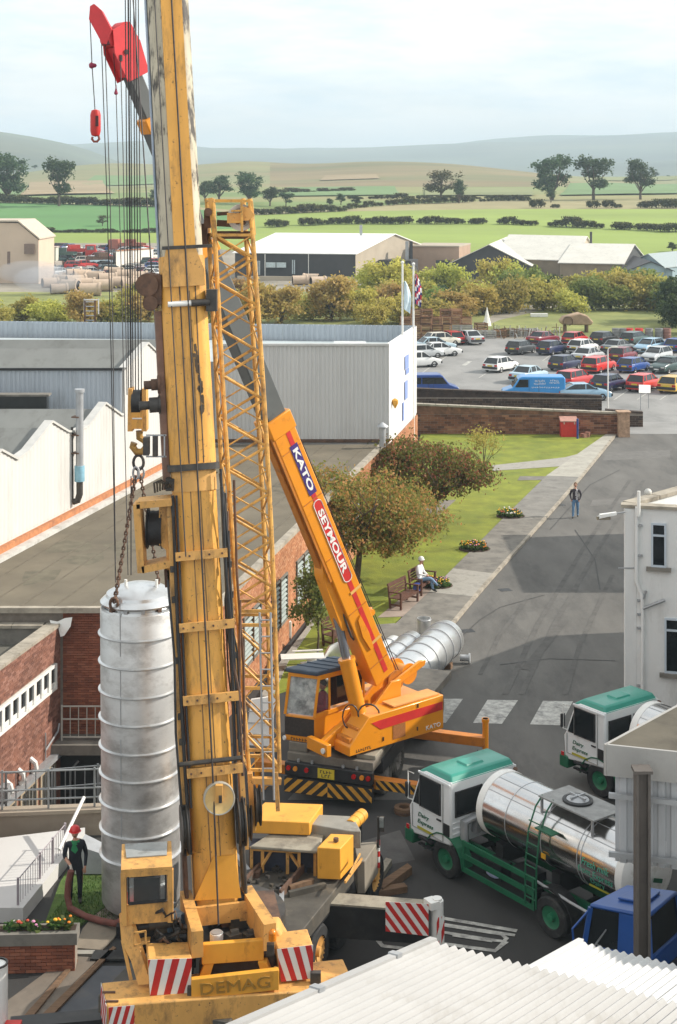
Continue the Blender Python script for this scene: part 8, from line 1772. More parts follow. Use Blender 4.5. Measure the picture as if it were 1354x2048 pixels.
put_far(468,342,930,13,'tiny distant copse on the ridge right of the boom'); put_far(1312,355,930,12,'tiny distant tree on the right ridge'); put_far(1338,360,930,10,'second tiny distant tree on the right ridge'); put_far(640,345,930,7,'tiny distant tree on the middle ridge'); put_far(70,338,930,9,'tiny distant tree on the left ridge')
# ------------------------------------------------------------------ industrial sheds beyond the bushes
def gable_shed(name, lab, A, B, C, ze, zr, wallm, endm, roofm, cat='building', over=.35):
    """A, B: front corners on the ground, C: back corner on B's side; ridge runs along AB"""
    A, B, C = (V(p[0],p[1],0) for p in (A,B,C)); D = A+C-B; t = thing(name, lab, cat, tuple(A)); z0 = min(terr(p.x,p.y) for p in (A,B,C,D))-.2
    m_ = MB(); m_.quad(Z(A,z0), Z(B,z0), Z(B,ze), Z(A,ze)); m_.quad(Z(C,z0), Z(D,z0), Z(D,ze), Z(C,ze)); m_.build('wall', wallm, t)
    for p, q in ((B,C),(D,A)):
        m_ = MB(); m_.poly([Z(p,z0), Z(q,z0), Z(q,ze), Z((p+q)/2,zr), Z(p,ze)]); m_.build('gable_end', endm, t)
    u = (B-A).normalized()*over; w_ = (C-B).normalized()*over; r0, r1 = (A+D)/2-u, (B+C)/2+u; dz = over*(zr-ze)/((C-B).length/2)
    for p, q in ((A,B),(D,C)):
        s_ = -w_ if p is A else w_; m_ = MB(); a, b = p-u+s_, q+u+s_
        m_.hexa([Z(a,ze-dz), Z(b,ze-dz), Z(r1,zr), Z(r0,zr), Z(a,ze-dz+.14), Z(b,ze-dz+.14), Z(r1,zr+.14), Z(r0,zr+.14)]); m_.build('roof', roofm, t)
    return t
def gp(x, d): return ((x-CX)/FPX*d, d)
roof_white = M('shed_roof_white', (.80,.80,.77), .6, var=.04, scale=.3); dkw = M('shed_dark', (.045,.043,.045), .7, var=.15, scale=.6); tanw = M('shed_tan', (.40,.34,.26), .85, var=.1, scale=.4); roof_gr = M('shed_roof_pale', (.58,.56,.50), .75, var=.08, scale=.3, stain=(.42,.40,.36), amt=.4)
sh = gable_shed('industrial_shed', 'long white roofed dark shed beyond the bushes right of the lattice jib', gp(470,267), gp(711,262), gp(857,285), 4.95, 8.0, dkw, tanw, roof_white)
m_ = MB(); m_.box((*gp(722,272),8.8), (.5,.5,1.9)); m_.build('chimney', galv, sh)
for x0, x1, y0, y1, mt in ((532,572,525,535,'w'),(584,590,520,548,'w'),(598,604,520,548,'w'),(515,520,522,550,'w')):
    a, b = P(x0,y1,264.6), P(x1,y0,264.2); m_ = MB(); m_.hexa([a, Z(b,a.z), Z(b,a.z)+V(0,.2,0), a+V(0,.2,0), Z(a,b.z), b, b+V(0,.2,0), Z(a,b.z)+V(0,.2,0)]); f = m_.build('window' if x1-x0 > 10 else 'door', M('shed_window', (.50,.58,.60), .3, var=.2), sh)
    m_ = MB(); m_.bar((a+b)/2+V(0,-.05,(a.z-b.z)/2), (a+b)/2+V(0,-.05,(b.z-a.z)/2), .12, .1); m_.build('frame', dkw, f)
for x in (530,617): m_ = MB(); a = P(x,508,263.5); m_.bar(a, V(a.x,a.y,0), .12, .12); m_.build('downpipe', white_p, sh)
m_ = MB(); a, b = P(475,555,263), P(711,557,261.5); m_.hexa([a+V(0,-.6,-2), b+V(0,-.6,-2), b, a, a+V(0,-.6,.3), b+V(0,-.6,.3), b+V(0,0,.3), a+V(0,0,.3)]); m_.build('plinth', tanw, sh)
fb = thing('flat_building', 'small pinkish tan flat roofed building between the white and black sheds', 'building', (*gp(800,276),0))
m_ = MB(); a, b = gp(822,277), gp(918,275); c = gp(941,288)
def blockm(A, B, C, z1, z0=-.3):
    A, B, C = (V(*p,0) for p in (A,B,C)); D = A+C-B; return MB().hexa([Z(p,z0) for p in (A,B,C,D)]+[Z(p,z1) for p in (A,B,C,D)])
blockm(a,b,c,5.6).build('wall', M('tan_pink', (.36,.25,.18), .85, var=.12, scale=.4), fb)
m_ = MB(); blockm(gp(821,276.8), gp(918.6,274.8), gp(941.6,288.2), 5.85, 5.62).build('roof', tanw, fb)
m_ = MB(); p = P(886,527,274.9); m_.box(p, (2.6,.2,1.2)); m_.build('window', dkw, fb)
m_ = MB(); p = P(905,553,274.6); m_.box(p, (2.0,.2,1.6)); m_.build('door', white_p, fb)
st_ = thing('boiler_house', 'dark low lean-to with two short vent stacks beside the white shed gable', 'building', (*gp(770,268),0))
blockm(gp(757,268), gp(822,266), gp(836,272), 3.6).build('wall', dkw, st_)
for x in (814,822): m_ = MB(); p = P(x,505,272); m_.box(V(p.x,p.y,5.2), (.6,.6,3.2)); m_.build('vent_stack', dkw if x > 818 else galv, st_)
bs_ = gable_shed('black_barn', 'black timber barn with wide dark gable behind the bushes', gp(1085,300), gp(1060,262), gp(898,268), 2.9, 6.4, dkw, dkw, roof_gr)
gable_shed('industrial_shed', 'pale grey roofed long shed behind the black barn', gp(990,272), gp(1150,263), gp(1190,300), 3.7, 7.3, M('shed_brown', (.24,.19,.13), .85, var=.15, scale=.5), tanw, roof_gr)
s3 = gable_shed('industrial_shed', 'pale roofed shed with tall dark flue at the right of the black barn', gp(1120,262), gp(1245,258), gp(1285,285), 3.4, 6.2, M('shed_brown', (0,0,0)), dkw, roof_gr)
m_ = MB(); p = P(1182,490,276); m_.cyl(V(p.x,p.y,4.5), V(p.x,p.y,8.4), .22, None, 10); m_.build('flue', dkw, s3)
gable_shed('blue_shed', 'pale blue shed with grey roof at the far right', gp(1330,250), gp(1395,262), gp(1330,285), 3.2, 4.9, M('shed_blue', (.26,.35,.38), .7, var=.1, scale=.5), M('shed_blue', (0,0,0)), M('shed_roof_blue', (.33,.38,.38), .7, var=.1))
gable_shed('blue_shed', 'smaller pale blue gabled shed left of the far right one', gp(1300,276), gp(1345,250), gp(1258,252), 2.7, 4.1, M('shed_blue', (0,0,0)), M('shed_blue', (0,0,0)), dkw)
ts = thing('tan_shed', 'large cream pink gabled shed at the left edge beyond the bushes', 'building', (*gp(0,255),0))
A, B = V(*gp(-220,262),0), V(*gp(77,255),0); z1 = P(76,480,255).z; z2 = P(36,446,256).z
pf = [V(A.x,A.y,-.3), V(B.x,B.y,-.3), V(B.x,B.y,z1), V((36-CX)/FPX*256,256,z2), V((-220-CX)/FPX*262,262,z2+.2)]
m_ = MB(); m_.prism(pf, V(0,14,0)); m_.build('walls', M('shed_cream', (.58,.45,.34), .8, var=.06, scale=.3), ts)
m_ = MB(); a = P(77,479,254.8); b = P(36,444,255.8); c = P(-220,444,261.8); m_.hexa([a+V(.2,-.2,0), b+V(0,-.2,.05), b+V(0,14.4,.05), a+V(.2,14.4,0), a+V(.2,-.2,.25), b+V(0,-.2,.3), b+V(0,14.4,.3), a+V(.2,14.4,.25)]); m_.hexa([b+V(0,-.2,.05), c+V(0,-.2,.05), c+V(0,14.4,.05), b+V(0,14.4,.05), b+V(0,-.2,.3), c+V(0,-.2,.3), c+V(0,14.4,.3), b+V(0,14.4,.3)][::1]); m_.build('roof', M('shed_cream_roof', (.5,.42,.33), .8), ts)
for x0, x1, y0, y1 in ((48,68,488,508),(10,16,504,530)):
    a, b = P(x0,y1,254.6), P(x1,y0,254.6); m_ = MB(); m_.box(((a.x+b.x)/2,255.0 if x0 > 20 else 256.6,(a.z+b.z)/2), (b.x-a.x,.6,b.z-a.z)); m_.build('doorway', M('shed_door', (.20,.14,.11), .8), ts)

# ------------------------------------------------------------------ scrap yard at the left
yp = lambda x, y: T(x, y)
cpipe = M('concrete_pipe', (.50,.38,.28), .85, var=.15, scale=1.5, stain=(.3,.22,.16), amt=.4); pin = M('pipe_inside', (.07,.05,.04), .9)
pp0 = thing('concrete_pipe', 'pipe', 'pipe', (0,0,0), 0, 'pipes heaped in the yard'); m_ = MB(); m_.lathe([(.86,-1.6),(1.0,-1.6),(1.0,1.3),(1.12,1.35),(1.12,1.7),(.86,1.7)], (0,0,1.0), (1,0,0), 20); m_.build('barrel', cpipe, pp0, world=False)
m_ = MB(); m_.lathe([(.858,-1.58),(.858,1.68)], (0,0,1.0), (1,0,0), 20); m_.build('bore', pin, pp0, world=False)
PIP = [(118,588,20),(140,582,-20),(152,574,25),(170,580,15),(125,570,160),(165,560,200),(205,583,10),(215,568,15),(238,576,190),(190,566,165),(252,562,10),(262,580,20),(228,556,170),(100,575,30),(285,578,170),(148,556,20),(275,566,15),(180,592,5)]
PIP.sort()
for i, (x, y, a) in enumerate(PIP):
    o = pp0 if i == 0 else copy_tree(pp0); p = yp(x, y); o.location = p; o.rotation_euler = (0,0,D2R(a)); s_ = rnd.uniform(.8,1.05); o.scale = (s_,s_,s_)
    o['label'] = ordw(i)+' tan concrete pipe from the left in the scrap yard heap'
g = random.Random(21); XC = [(g.uniform(90,325), y_+g.uniform(-3,3)) for y_ in (500,506,512,520,528,545,552) for _ in range(4)]; XC.sort()
XC = [(x, y, ('hatch','saloon','estate')[i%3], ('white','maroon','silver','blue','red','cream','dark green','pale blue')[i*5%8], g.uniform(-40,60), ordw(i)+' from the left of the small jumbled cars in the scrap yard') for i, (x, y) in enumerate(XC)]
for x, y, kd, cn_, a, lab in tuple(XC)+((150,538,'hatch','red',10,'red hatchback in the scrap yard under the red lorry'),(172,536,'saloon','bright red',15,'bright red saloon in the scrap yard'),(218,556,'saloon','maroon',30,'dull maroon saloon among the concrete pipes'),(64,548,'hatch','pale blue',0,'pale blue car by the cream shed'),(296,530,'hatch','dark green',20,'dark green car beside the white wall of the yard'),(318,532,'hatch','red',20,'red car at the boom edge in the yard'),(310,540,'hatch','blue',10,'blue car low at the boom edge in the yard'),(200,520,'saloon','silver',30,'silver saloon among scrap vehicles'),(226,515,'hatch','grey',60,'grey hatchback among scrap vehicles'),(250,510,'saloon','white',10,'white saloon at the back of the scrap yard'),(128,512,'saloon','grey',15,'grey saloon at the back of the scrap yard'),(186,506,'hatch','white',20,'white hatchback at the back of the scrap yard'),(268,552,'hatch','dark grey',10,'dark grey hatchback right of the pipes'),(588,549,'saloon','pale blue',0,'pale blue saloon outside the dark shed doors'),(566,550,'hatch','red',20,'red hatchback beside the dark shed wall'),(612,552,'saloon','white',10,'white saloon beside the dark shed doors')):
    c = make_car(kd, cn_, PAL[cn_]); place(c, yp(x,y), D2R(a), lab)
    c['group'] = 'cars in the scrap yard' if x < 400 else 'cars outside the dark shed'; c.scale = (1.05,1.05,1.1)
def lorry(x, y, col, lab, a=0, s_=1.0, dark=False):
    t = thing('scrap_lorry', lab, 'lorry', yp(x,y), D2R(a), 'lorries in the scrap yard'); pm_ = M('lorry_'+lab.split()[0], col, .6, var=.15)
    m_ = MB(); m_.prism([V(p_,-1.15,z) for p_, z in ((1.3,.7),(3.4,.7),(3.45,1.7),(3.2,2.8),(1.3,2.8))], V(0,2.3,0)); c = LB(m_, 'cab', pm_, t, .05)
    m_ = MB(); m_.box((2.3,-1.16,2.2), (1.4,.03,.75)); m_.box((3.36,0,2.2), (.12,2.0,.8)); LB(m_, 'cab_window', glass_l, c)
    m_ = MB(); m_.box((-1.4,0,1.5), (5.0,2.3,.16)); m_.box((-1.4,-1.1,1.8), (5.0,.1,.5)); m_.box((-1.4,1.1,1.8), (5.0,.1,.5)); m_.box((-1.0,0,2.3), (2.2,1.8,1.0), 0, .3); LB(m_, 'flatbed', rust if dark else pm_, t)
    for xx in (2.3,-2.6,-1.4):
        for s2 in (-1,1): wheel_raw(t, V(xx,s2*1.0,.5), V(0,s2,0), .5, .3, hub_c, n=12)
lorry(158,518,(.50,.03,.02),'red faded lorry with scrap on its bed in the yard',5); lorry(112,524,(.08,.13,.11),'green dark lorry beside the white cabin in the yard',170); lorry(214,534,(.10,.07,.05),'brown stripped lorry beside the white yard wall',20,1,True); lorry(252,506,(.35,.12,.08),'maroon rusty lorry behind the white yard wall',170)
cab_ = thing('site_cabin', 'small pale green site cabin beside the cream shed', 'cabin', yp(97,530)); p = yp(97,530)
m_ = MB(); m_.box(p+V(0,0,1.9), (3.4,2.6,3.0)); m_.build('walls', M('cabin_cream', (.60,.62,.50), .7, var=.08), cab_)
m_ = MB(); m_.box(p+V(0,0,3.5), (3.7,2.9,.16)); m_.build('roof', M('cabin_roof', (.5,.42,.35), .7), cab_)
for dx in (-.9,.6): m_ = MB(); m_.box(p+V(dx,-1.32,2.2), (.7,.06,.9)); m_.build('window', glass_l, cab_)
yw = thing('yard_wall', 'white block wall enclosing part of the scrap yard', 'wall', yp(250,535))
a, b = yp(232,538), yp(305,528); m_ = MB(); m_.hexa([a, b, b+V(.1,.4,0), a+V(.1,.4,0), a+V(0,0,3.4), b+V(0,0,3.0), b+V(.1,.4,3.0), a+V(.1,.4,3.4)]); m_.build('wall', M('yard_white', (.72,.68,.62), .8, var=.08, scale=.3), yw)
m_ = MB(); m_.bar(a+V(0,.2,3.45), b+V(0,.2,3.05), .6, .14); m_.build('coping', brick_o, yw)
m_ = MB(); a = yp(330,540); m_.box(a+V(0,0,2.4), (1.6,1.6,4.8)); tag(m_.build('white_silo', white_p), 'narrow white upright tank at the boom edge in the scrap yard', 'tank')
sp0 = MB(); g = random.Random(8)
for k in range(420):
    x = g.uniform(85,330); y = g.uniform(497,560); p = yp(x,y); s_ = g.uniform(.3,1.0); sp0.box(p+V(0,0,s_*.5), (s_*g.uniform(.8,2.2),s_,s_), g.randrange(5), g.uniform(0,3))
o = sp0.build('scrap_heap', [rust, galv, M('scrap_blue', (.22,.28,.34), .7), M('scrap_cream', (.62,.55,.48), .8), M('scrap_black', (.04,.035,.03), .8)]); o['kind'] = 'stuff'
# bluish smoke drifting over the yard
sm = MB(); 
for (x, y, rx, rz) in ((95,590,5.5,2.2),(60,570,6,2.0),(30,560,5,1.6)): p = yp(x,y); sm.ball(p+V(0,0,rz*1.1), 1.0, 14, 0, (rx,3.5,rz))
smm = bpy.data.materials.new('smoke'); smm.use_nodes = True; N = smm.node_tree.nodes; N.clear(); so = N.new('ShaderNodeOutputMaterial'); sv = N.new('ShaderNodeVolumePrincipled'); sv.inputs['Color'].default_value = (.82,.86,.92,1); sv.inputs['Density'].default_value = .10
smm.node_tree.links.new(sv.outputs[0], so.inputs['Volume']); o = sm.build('smoke', smm); o['kind'] = 'stuff'
# grazing items by the dark shed
for k, (x, y, a) in enumerate(((600,570,10),(622,566,170),(636,572,20))):
    o = copy_tree(pp0); o.location = yp(x,y); o.rotation_euler = (0,0,D2R(a)); o.scale = (.8,.8,.8); o['label'] = ('left','middle','right')[k]+' tan concrete pipe of three lying before the dark shed'; o['group'] = 'pipes by the dark shed'

# ------------------------------------------------------------------ crate stacks, drums, tarpaulin heap behind the car park
def make_crate(mat, nm, lab, grp):
    t = thing(nm, lab, 'crate', (0,0,0), 0, grp); w_, h_ = .62, .42
    m_ = MB()
    for sx in (-1,1):
        for sy in (-1,1): m_.box((sx*w_,sy*w_,h_), (.10,.10,2*h_))
    LB(m_, 'corner_posts', mat, t); m_ = MB()
    for z in (.07,.30,.53,.76):
        for s_ in (-1,1): m_.box((0,s_*(w_+.03),z), (2*w_,.03,.10)); m_.box((s_*(w_+.03),0,z), (.03,2*w_,.10))
    m_.box((0,0,.05), (2*w_,2*w_,.06)); m_.box((0,0,.66), (2*w_-.1,2*w_-.1,.05)); LB(m_, 'slats', mat, t); return t
tw_ = M('crate_wood', (.30,.20,.12), .9, var=.4, scale=1.5, stain=(.12,.08,.05), amt=.5); tw2 = M('crate_wood_pale', (.40,.24,.11), .85, var=.2, scale=3); tw3 = M('crate_grey', (.38,.37,.34), .8, var=.2, scale=3)
tw_ = brickmat('crate_wood_mixed', (.12,.065,.035), (.34,.17,.085), (.50,.32,.17))
cr1, cr2, cr3 = make_crate(tw_, 'wooden_crate', 'c', 'crates stacked behind the car park'), make_crate(tw2, 'wooden_crate', 'c', 'crates stacked behind the car park'), make_crate(tw3, 'wire_crate', 'c', 'crates stacked behind the car park')
first = {id(cr1):1, id(cr2):1, id(cr3):1}
def put_crate(src, p, rz, lab):
    o = src if first[id(src)] else copy_tree(src); first[id(src)] = 0; o.location = p; o.rotation_euler = (0,0,rz); o['label'] = lab
g = random.Random(4)
lv = ('bottom level', 'second level', 'third level', 'top level')
for i, x in enumerate(range(812, 952, 20)):
    n = (3,4,4,3,4,4,3)[i]
    for k in range(n):
        src = cr2 if (i == 4 and k < 2) else (cr3 if (i >= 5 and k < 2) else cr1); p = G(x, 680); s_ = 1.0
        put_crate(src, V(p.x+g.uniform(-.06,.06), p.y+g.uniform(-.1,.1), .012+k*.86), g.uniform(-.06,.06), ('pale' if src is cr2 else ('grey wire' if src is cr3 else 'brown'))+' crate on the '+lv[k]+' of the '+('first','second','third','fourth','fifth','sixth','seventh')[i]+' stack from the flagpoles')
for i, (x, y, src) in enumerate(((962,676,cr3),(978,676,cr3),(962,660,cr1),(1000,674,cr1),(1018,672,cr1),(1032,673,cr3),(1048,672,cr3),(1064,672,cr3))):
    p = G(x,y); put_crate(src, V(p.x,p.y,.012), g.uniform(-.2,.2), 'low '+('grey wire' if src is cr3 else 'brown')+' crate at the car park hedge, '+('first','second','third','fourth','fifth','sixth','seventh','eighth')[i]+' right of the stacks')
dr0 = thing('oil_drum', 'drum', 'drum', (0,0,0), 0, 'drums along the car park edge'); m_ = MB(); m_.lathe([(0,0),(.3,0),(.3,.3),(.31,.32),(.3,.34),(.3,.6),(.31,.62),(.3,.64),(.3,.9),(.27,.9),(.27,.88),(0,.88)], (0,0,0), (0,0,1), 16); drm = LB(m_, 'drum_body', M('drum_grey', (.20,.20,.19), .6, var=.3, stain=(.4,.4,.38), amt=.4), dr0)
for i, (x, mt) in enumerate(((1232,None),(1246,None),(1258,red_p),(1278,red_p),(1298,None),(1318,None),(1334,M('drum_rust', (.24,.12,.09), .8)))):
    o = dr0 if i == 0 else copy_tree(dr0); p = G(x,677); o.location = (p.x,p.y,.012); o.scale = (1.5,1.5,1.25)
    if mt and o.children: 
        c = o.children[0]; c.material_slots[0].link = 'OBJECT'; c.material_slots[0].material = mt
    o['label'] = ('first','second','third','fourth','fifth','sixth','last')[i]+' drum from the left along the car park edge, '+('red' if mt is red_p else ('rusty' if mt else 'grey'))
th = thing('covered_stack', 'brown tarpaulin covered stack on trestles behind the parked cars', 'stack', G(1152,664)); c = G(1152,664)
m_ = MB(); pr = [(-1.7,.9),(1.6,.85),(1.9,1.2),(1.2,1.95),(.3,2.25),(-.5,2.05),(-1.5,1.8),(-1.9,1.3)]; m_.prism([c+V(x,-.9,z) for x, z in pr], V(0,2.0,0)); m_.build('tarpaulin', M('tarpaulin', (.36,.25,.16), .85, var=.25, scale=1), th, bevel=.15)
for dx in (-1.3,1.2):
    m_ = MB(); m_.box(c+V(dx,0,.42), (.2,1.6,.84)); m_.build('trestle', timber, th)
m_ = MB(); m_.lathe([(.55,-.2),(.55,.2)], c+V(-1.1,-1.0,1.35), (0,1,0), 18); m_.build('coil', rust, th)
m_ = MB(); a = G(974,652); m_.lathe([(.55,0),(.3,1.0),(.02,2.3)], a, (0,0,1), 8); tag(m_.build('white_cone', white_p), 'pale conical heap cover standing beyond the crate stacks', 'cover')
m_ = MB(); a = G(1078,634); m_.box(a+V(0,0,.25), (2.2,.8,.4)); tag(m_.build('white_bag', white_p), 'pale bag lying in the rough grass beyond the cars', 'bag')
ww = MB(); g = random.Random(12)
for k in range(46):
    x = g.uniform(985,1120); p = G(x, g.uniform(671,679)); h = g.uniform(.6,1.5); ww.bar(p, p+V(g.uniform(-.3,.3),0,h), .07, .07, g.randrange(3))
    if k % 3 == 0: ww.bar(p+V(-.6,0,h*.7), p+V(.6,0,h*.7), .06, .06, 0)
o = ww.build('yard_debris', [timber, galv, white_p]); o['kind'] = 'stuff'

# ------------------------------------------------------------------ bin, post, lamp post, sign
rb = thing('red_bin', 'red lidded grit bin against the brown stone wall', 'bin', G(1137,875)); c = G(1137,875)
m_ = MB(); m_.hexa([c+V(-.55,-.35,.06), c+V(.55,-.35,.06), c+V(.55,.35,.06), c+V(-.55,.35,.06), c+V(-.58,-.38,1.1), c+V(.58,-.38,1.1), c+V(.55,.35,1.25), c+V(-.55,.35,1.25)]); m_.build('body', red_p, rb, bevel=.04)
m_ = MB(); m_.hexa([c+V(-.62,-.44,1.11), c+V(.62,-.44,1.11), c+V(.6,.4,1.27), c+V(-.6,.4,1.27), c+V(-.6,-.42,1.18), c+V(.6,-.42,1.18), c+V(.58,.38,1.38), c+V(-.58,.38,1.38)]); m_.build('lid', M('bin_lid', (.42,.22,.17), .6, var=.2), rb)
for dx in (-.35,.35): m_ = MB(); m_.box(c+V(dx,-.40,1.02), (.08,.05,.14)); m_.build('hinge', M('hinge_pale', (.55,.4,.35), .6), rb)
m_ = MB(); c = G(1155,880); m_.cyl(c, c+V(0,0,1.35), .07, None, 10); m_.ball(c+V(0,0,1.37), .08, 8); tag(m_.build('blue_post', M('post_blue', (.02,.05,.22), .5)), 'short dark blue post beside the red grit bin', 'post')
m_ = MB(); c = G(1170,877); m_.box(c+V(0,0,.18), (.5,.4,.32), 0, .5); m_.box(c+V(.2,.1,.3), (.4,.3,.25), 0, 1.1); tag(m_.build('stone_heap', brick_p), 'small heap of tan stones beside the dark blue post', 'stones')
lpst = thing('lamp_post', 'slim white lamp post rising in front of the car park', 'lamp post', G(1216,838)); c = G(1216,838)
m_ = MB(); m_.tube([c, c+V(0,0,5.0), c+V(.05,-.02,5.15), c+V(.3,-.05,5.25)], .055, 8, 0, True, .04); m_.build('pole', white_p, lpst)
m_ = MB(); m_.hexa([c+V(.2,-.14,5.18), c+V(.75,-.14,5.2), c+V(.75,.1,5.2), c+V(.2,.1,5.18), c+V(.25,-.1,5.3), c+V(.7,-.1,5.3), c+V(.7,.06,5.3), c+V(.25,.06,5.3)]); m_.build('lamp_head', M('lamp_head_pale', (.6,.58,.5), .5), lpst)
sb = thing('sign_board', 'blank white sign board on two thin legs by the car park entrance', 'sign', G(1290,820)); a, b = G(1281,820), G(1297,817)
m_ = MB(); a1, b1_ = P(1278,786,a.y-.05), P(1301,786,b.y-.05); m_.hexa([a1, b1_, b1_+V(0,.06,0), a1+V(0,.06,0), a1+V(0,0,.62), b1_+V(0,0,.60), b1_+V(0,.06,.60), a1+V(0,.06,.62)]); m_.build('board', M('sign_white', (.85,.84,.80), .5, var=.03), sb)
for p in (a,b): m_ = MB(); m_.bar(p, p+V(0,0,1.3), .05, .05); m_.build('leg', galv, sb)
cbx = thing('meter_cabinet', 'white metal cabinet against the orange brick wall by the path', 'cabinet', G(571,1282)); c = G(571,1282)
m_ = MB(); m_.box(c+V(0,.1,.42), (.40,.34,.62), 0, .2); m_.build('body', M('cabinet_white', (.72,.72,.66), .5, var=.06, scale=3), cbx, bevel=.02)
m_ = MB(); m_.box(c+V(0,.1,.05), (.34,.28,.1), 0, .2); m_.build('plinth', conc_dark, cbx)
m_ = MB(); m_.box(c+V(.01,-.085,.42), (.32,.02,.52), 0, .2); m_.build('door', M('cabinet_white', (0,0,0)), cbx)
m_ = MB(); c = G(662,1200); m_.lathe([(0,-.03),(.13,-.02),(.13,.02),(0,.03)], c+V(0,-.1,.28), (.3,-1,.8), 14); o = m_.build('round_lamp', galv); tag(o, 'small round garden lamp on the lawn behind the boom', 'lamp')
# ------------------------------------------------------------------ benches
def make_bench(lab):
    t = thing('park_bench', lab, 'bench', (0,0,0), 0, 'wooden benches by the lawn'); L = 1.55
    for s_ in (-1,1):
        x = s_*(L/2-.05)
        m_ = MB(); m_.box((x,-.24,.32), (.07,.07,.64)); LB(m_, 'front_leg', bench_m, t); m_ = MB(); m_.hexa([V(x-.035,.20,0),V(x+.035,.20,0),V(x+.035,.27,0),V(x-.035,.27,0),V(x-.035,.30,.92),V(x+.035,.30,.92),V(x+.035,.36,.92),V(x-.035,.36,.92)]); LB(m_, 'rear_leg', bench_m, t)
        m_ = MB(); m_.box((x,0,.66), (.09,.58,.04)); LB(m_, 'armrest', bench_m, t); m_ = MB(); m_.box((x,0,.16), (.05,.44,.06)); LB(m_, 'stretcher', bench_m, t)
    for k in range(5): m_ = MB(); m_.box((0,-.24+k*.105,.42), (L,.085,.03)); LB(m_, 'seat_slat', bench_m, t)
    for k in range(4): m_ = MB(); m_.box((0,.27+k*.022,.54+k*.105), (L-.1,.025,.08)); LB(m_, 'back_slat', bench_m, t)
    m_ = MB(); m_.box((0,.345,.93), (L,.05,.08)); LB(m_, 'top_rail', bench_m, t); m_ = MB(); m_.box((0,-.24,.37), (L-.1,.04,.07)); LB(m_, 'front_rail', bench_m, t); return t
b0 = make_bench('nearer brown wooden bench facing the road in front of the seated woman')
bdir = D2R(60)
place(b0, (*G(808,1215).xy,.105), bdir)
b1o = copy_tree(b0); place(b1o, (*G(846,1187).xy,.105), bdir+.06, 'farther brown wooden bench with the person in white sitting on it')
b2o = copy_tree(b0); place(b2o, (*G(683,1290).xy,.1), D2R(48), 'wooden bench half hidden behind the orange boom on the lawn')
# flower beds
for (x, y, rx, cols, lab) in ((1022,1036,.75,('flower_yellow','flower_red','flower_white'),'flower bed on the lawn edge nearest the walking man'),(950,1102,.75,('flower_orange','flower_yellow','flower_pink'),'middle flower bed on the lawn edge with orange and pink blooms'),(876,1176,.65,('flower_yellow','flower_pink','flower_orange'),'flower bed beside the person sitting on the bench')):
    c = G(x,y); t = thing('flower_bed', lab, 'flower bed', (c.x,c.y,.05)); m_ = MB(); m_.lathe([(rx*1.05,0),(rx*.9,.09),(0,.13)], V(c.x,c.y,.07), (0,0,1), 16); m_.build('soil', M('soil', (0,0,0)), t)
    for k in range(7): a = k*.9; r = rx*.6*(k > 0); flower_clump(t, V(c.x+math.cos(a)*r, c.y+math.sin(a)*r, .16), .28, .26, cols[k%3], nl=90, nf_=7)
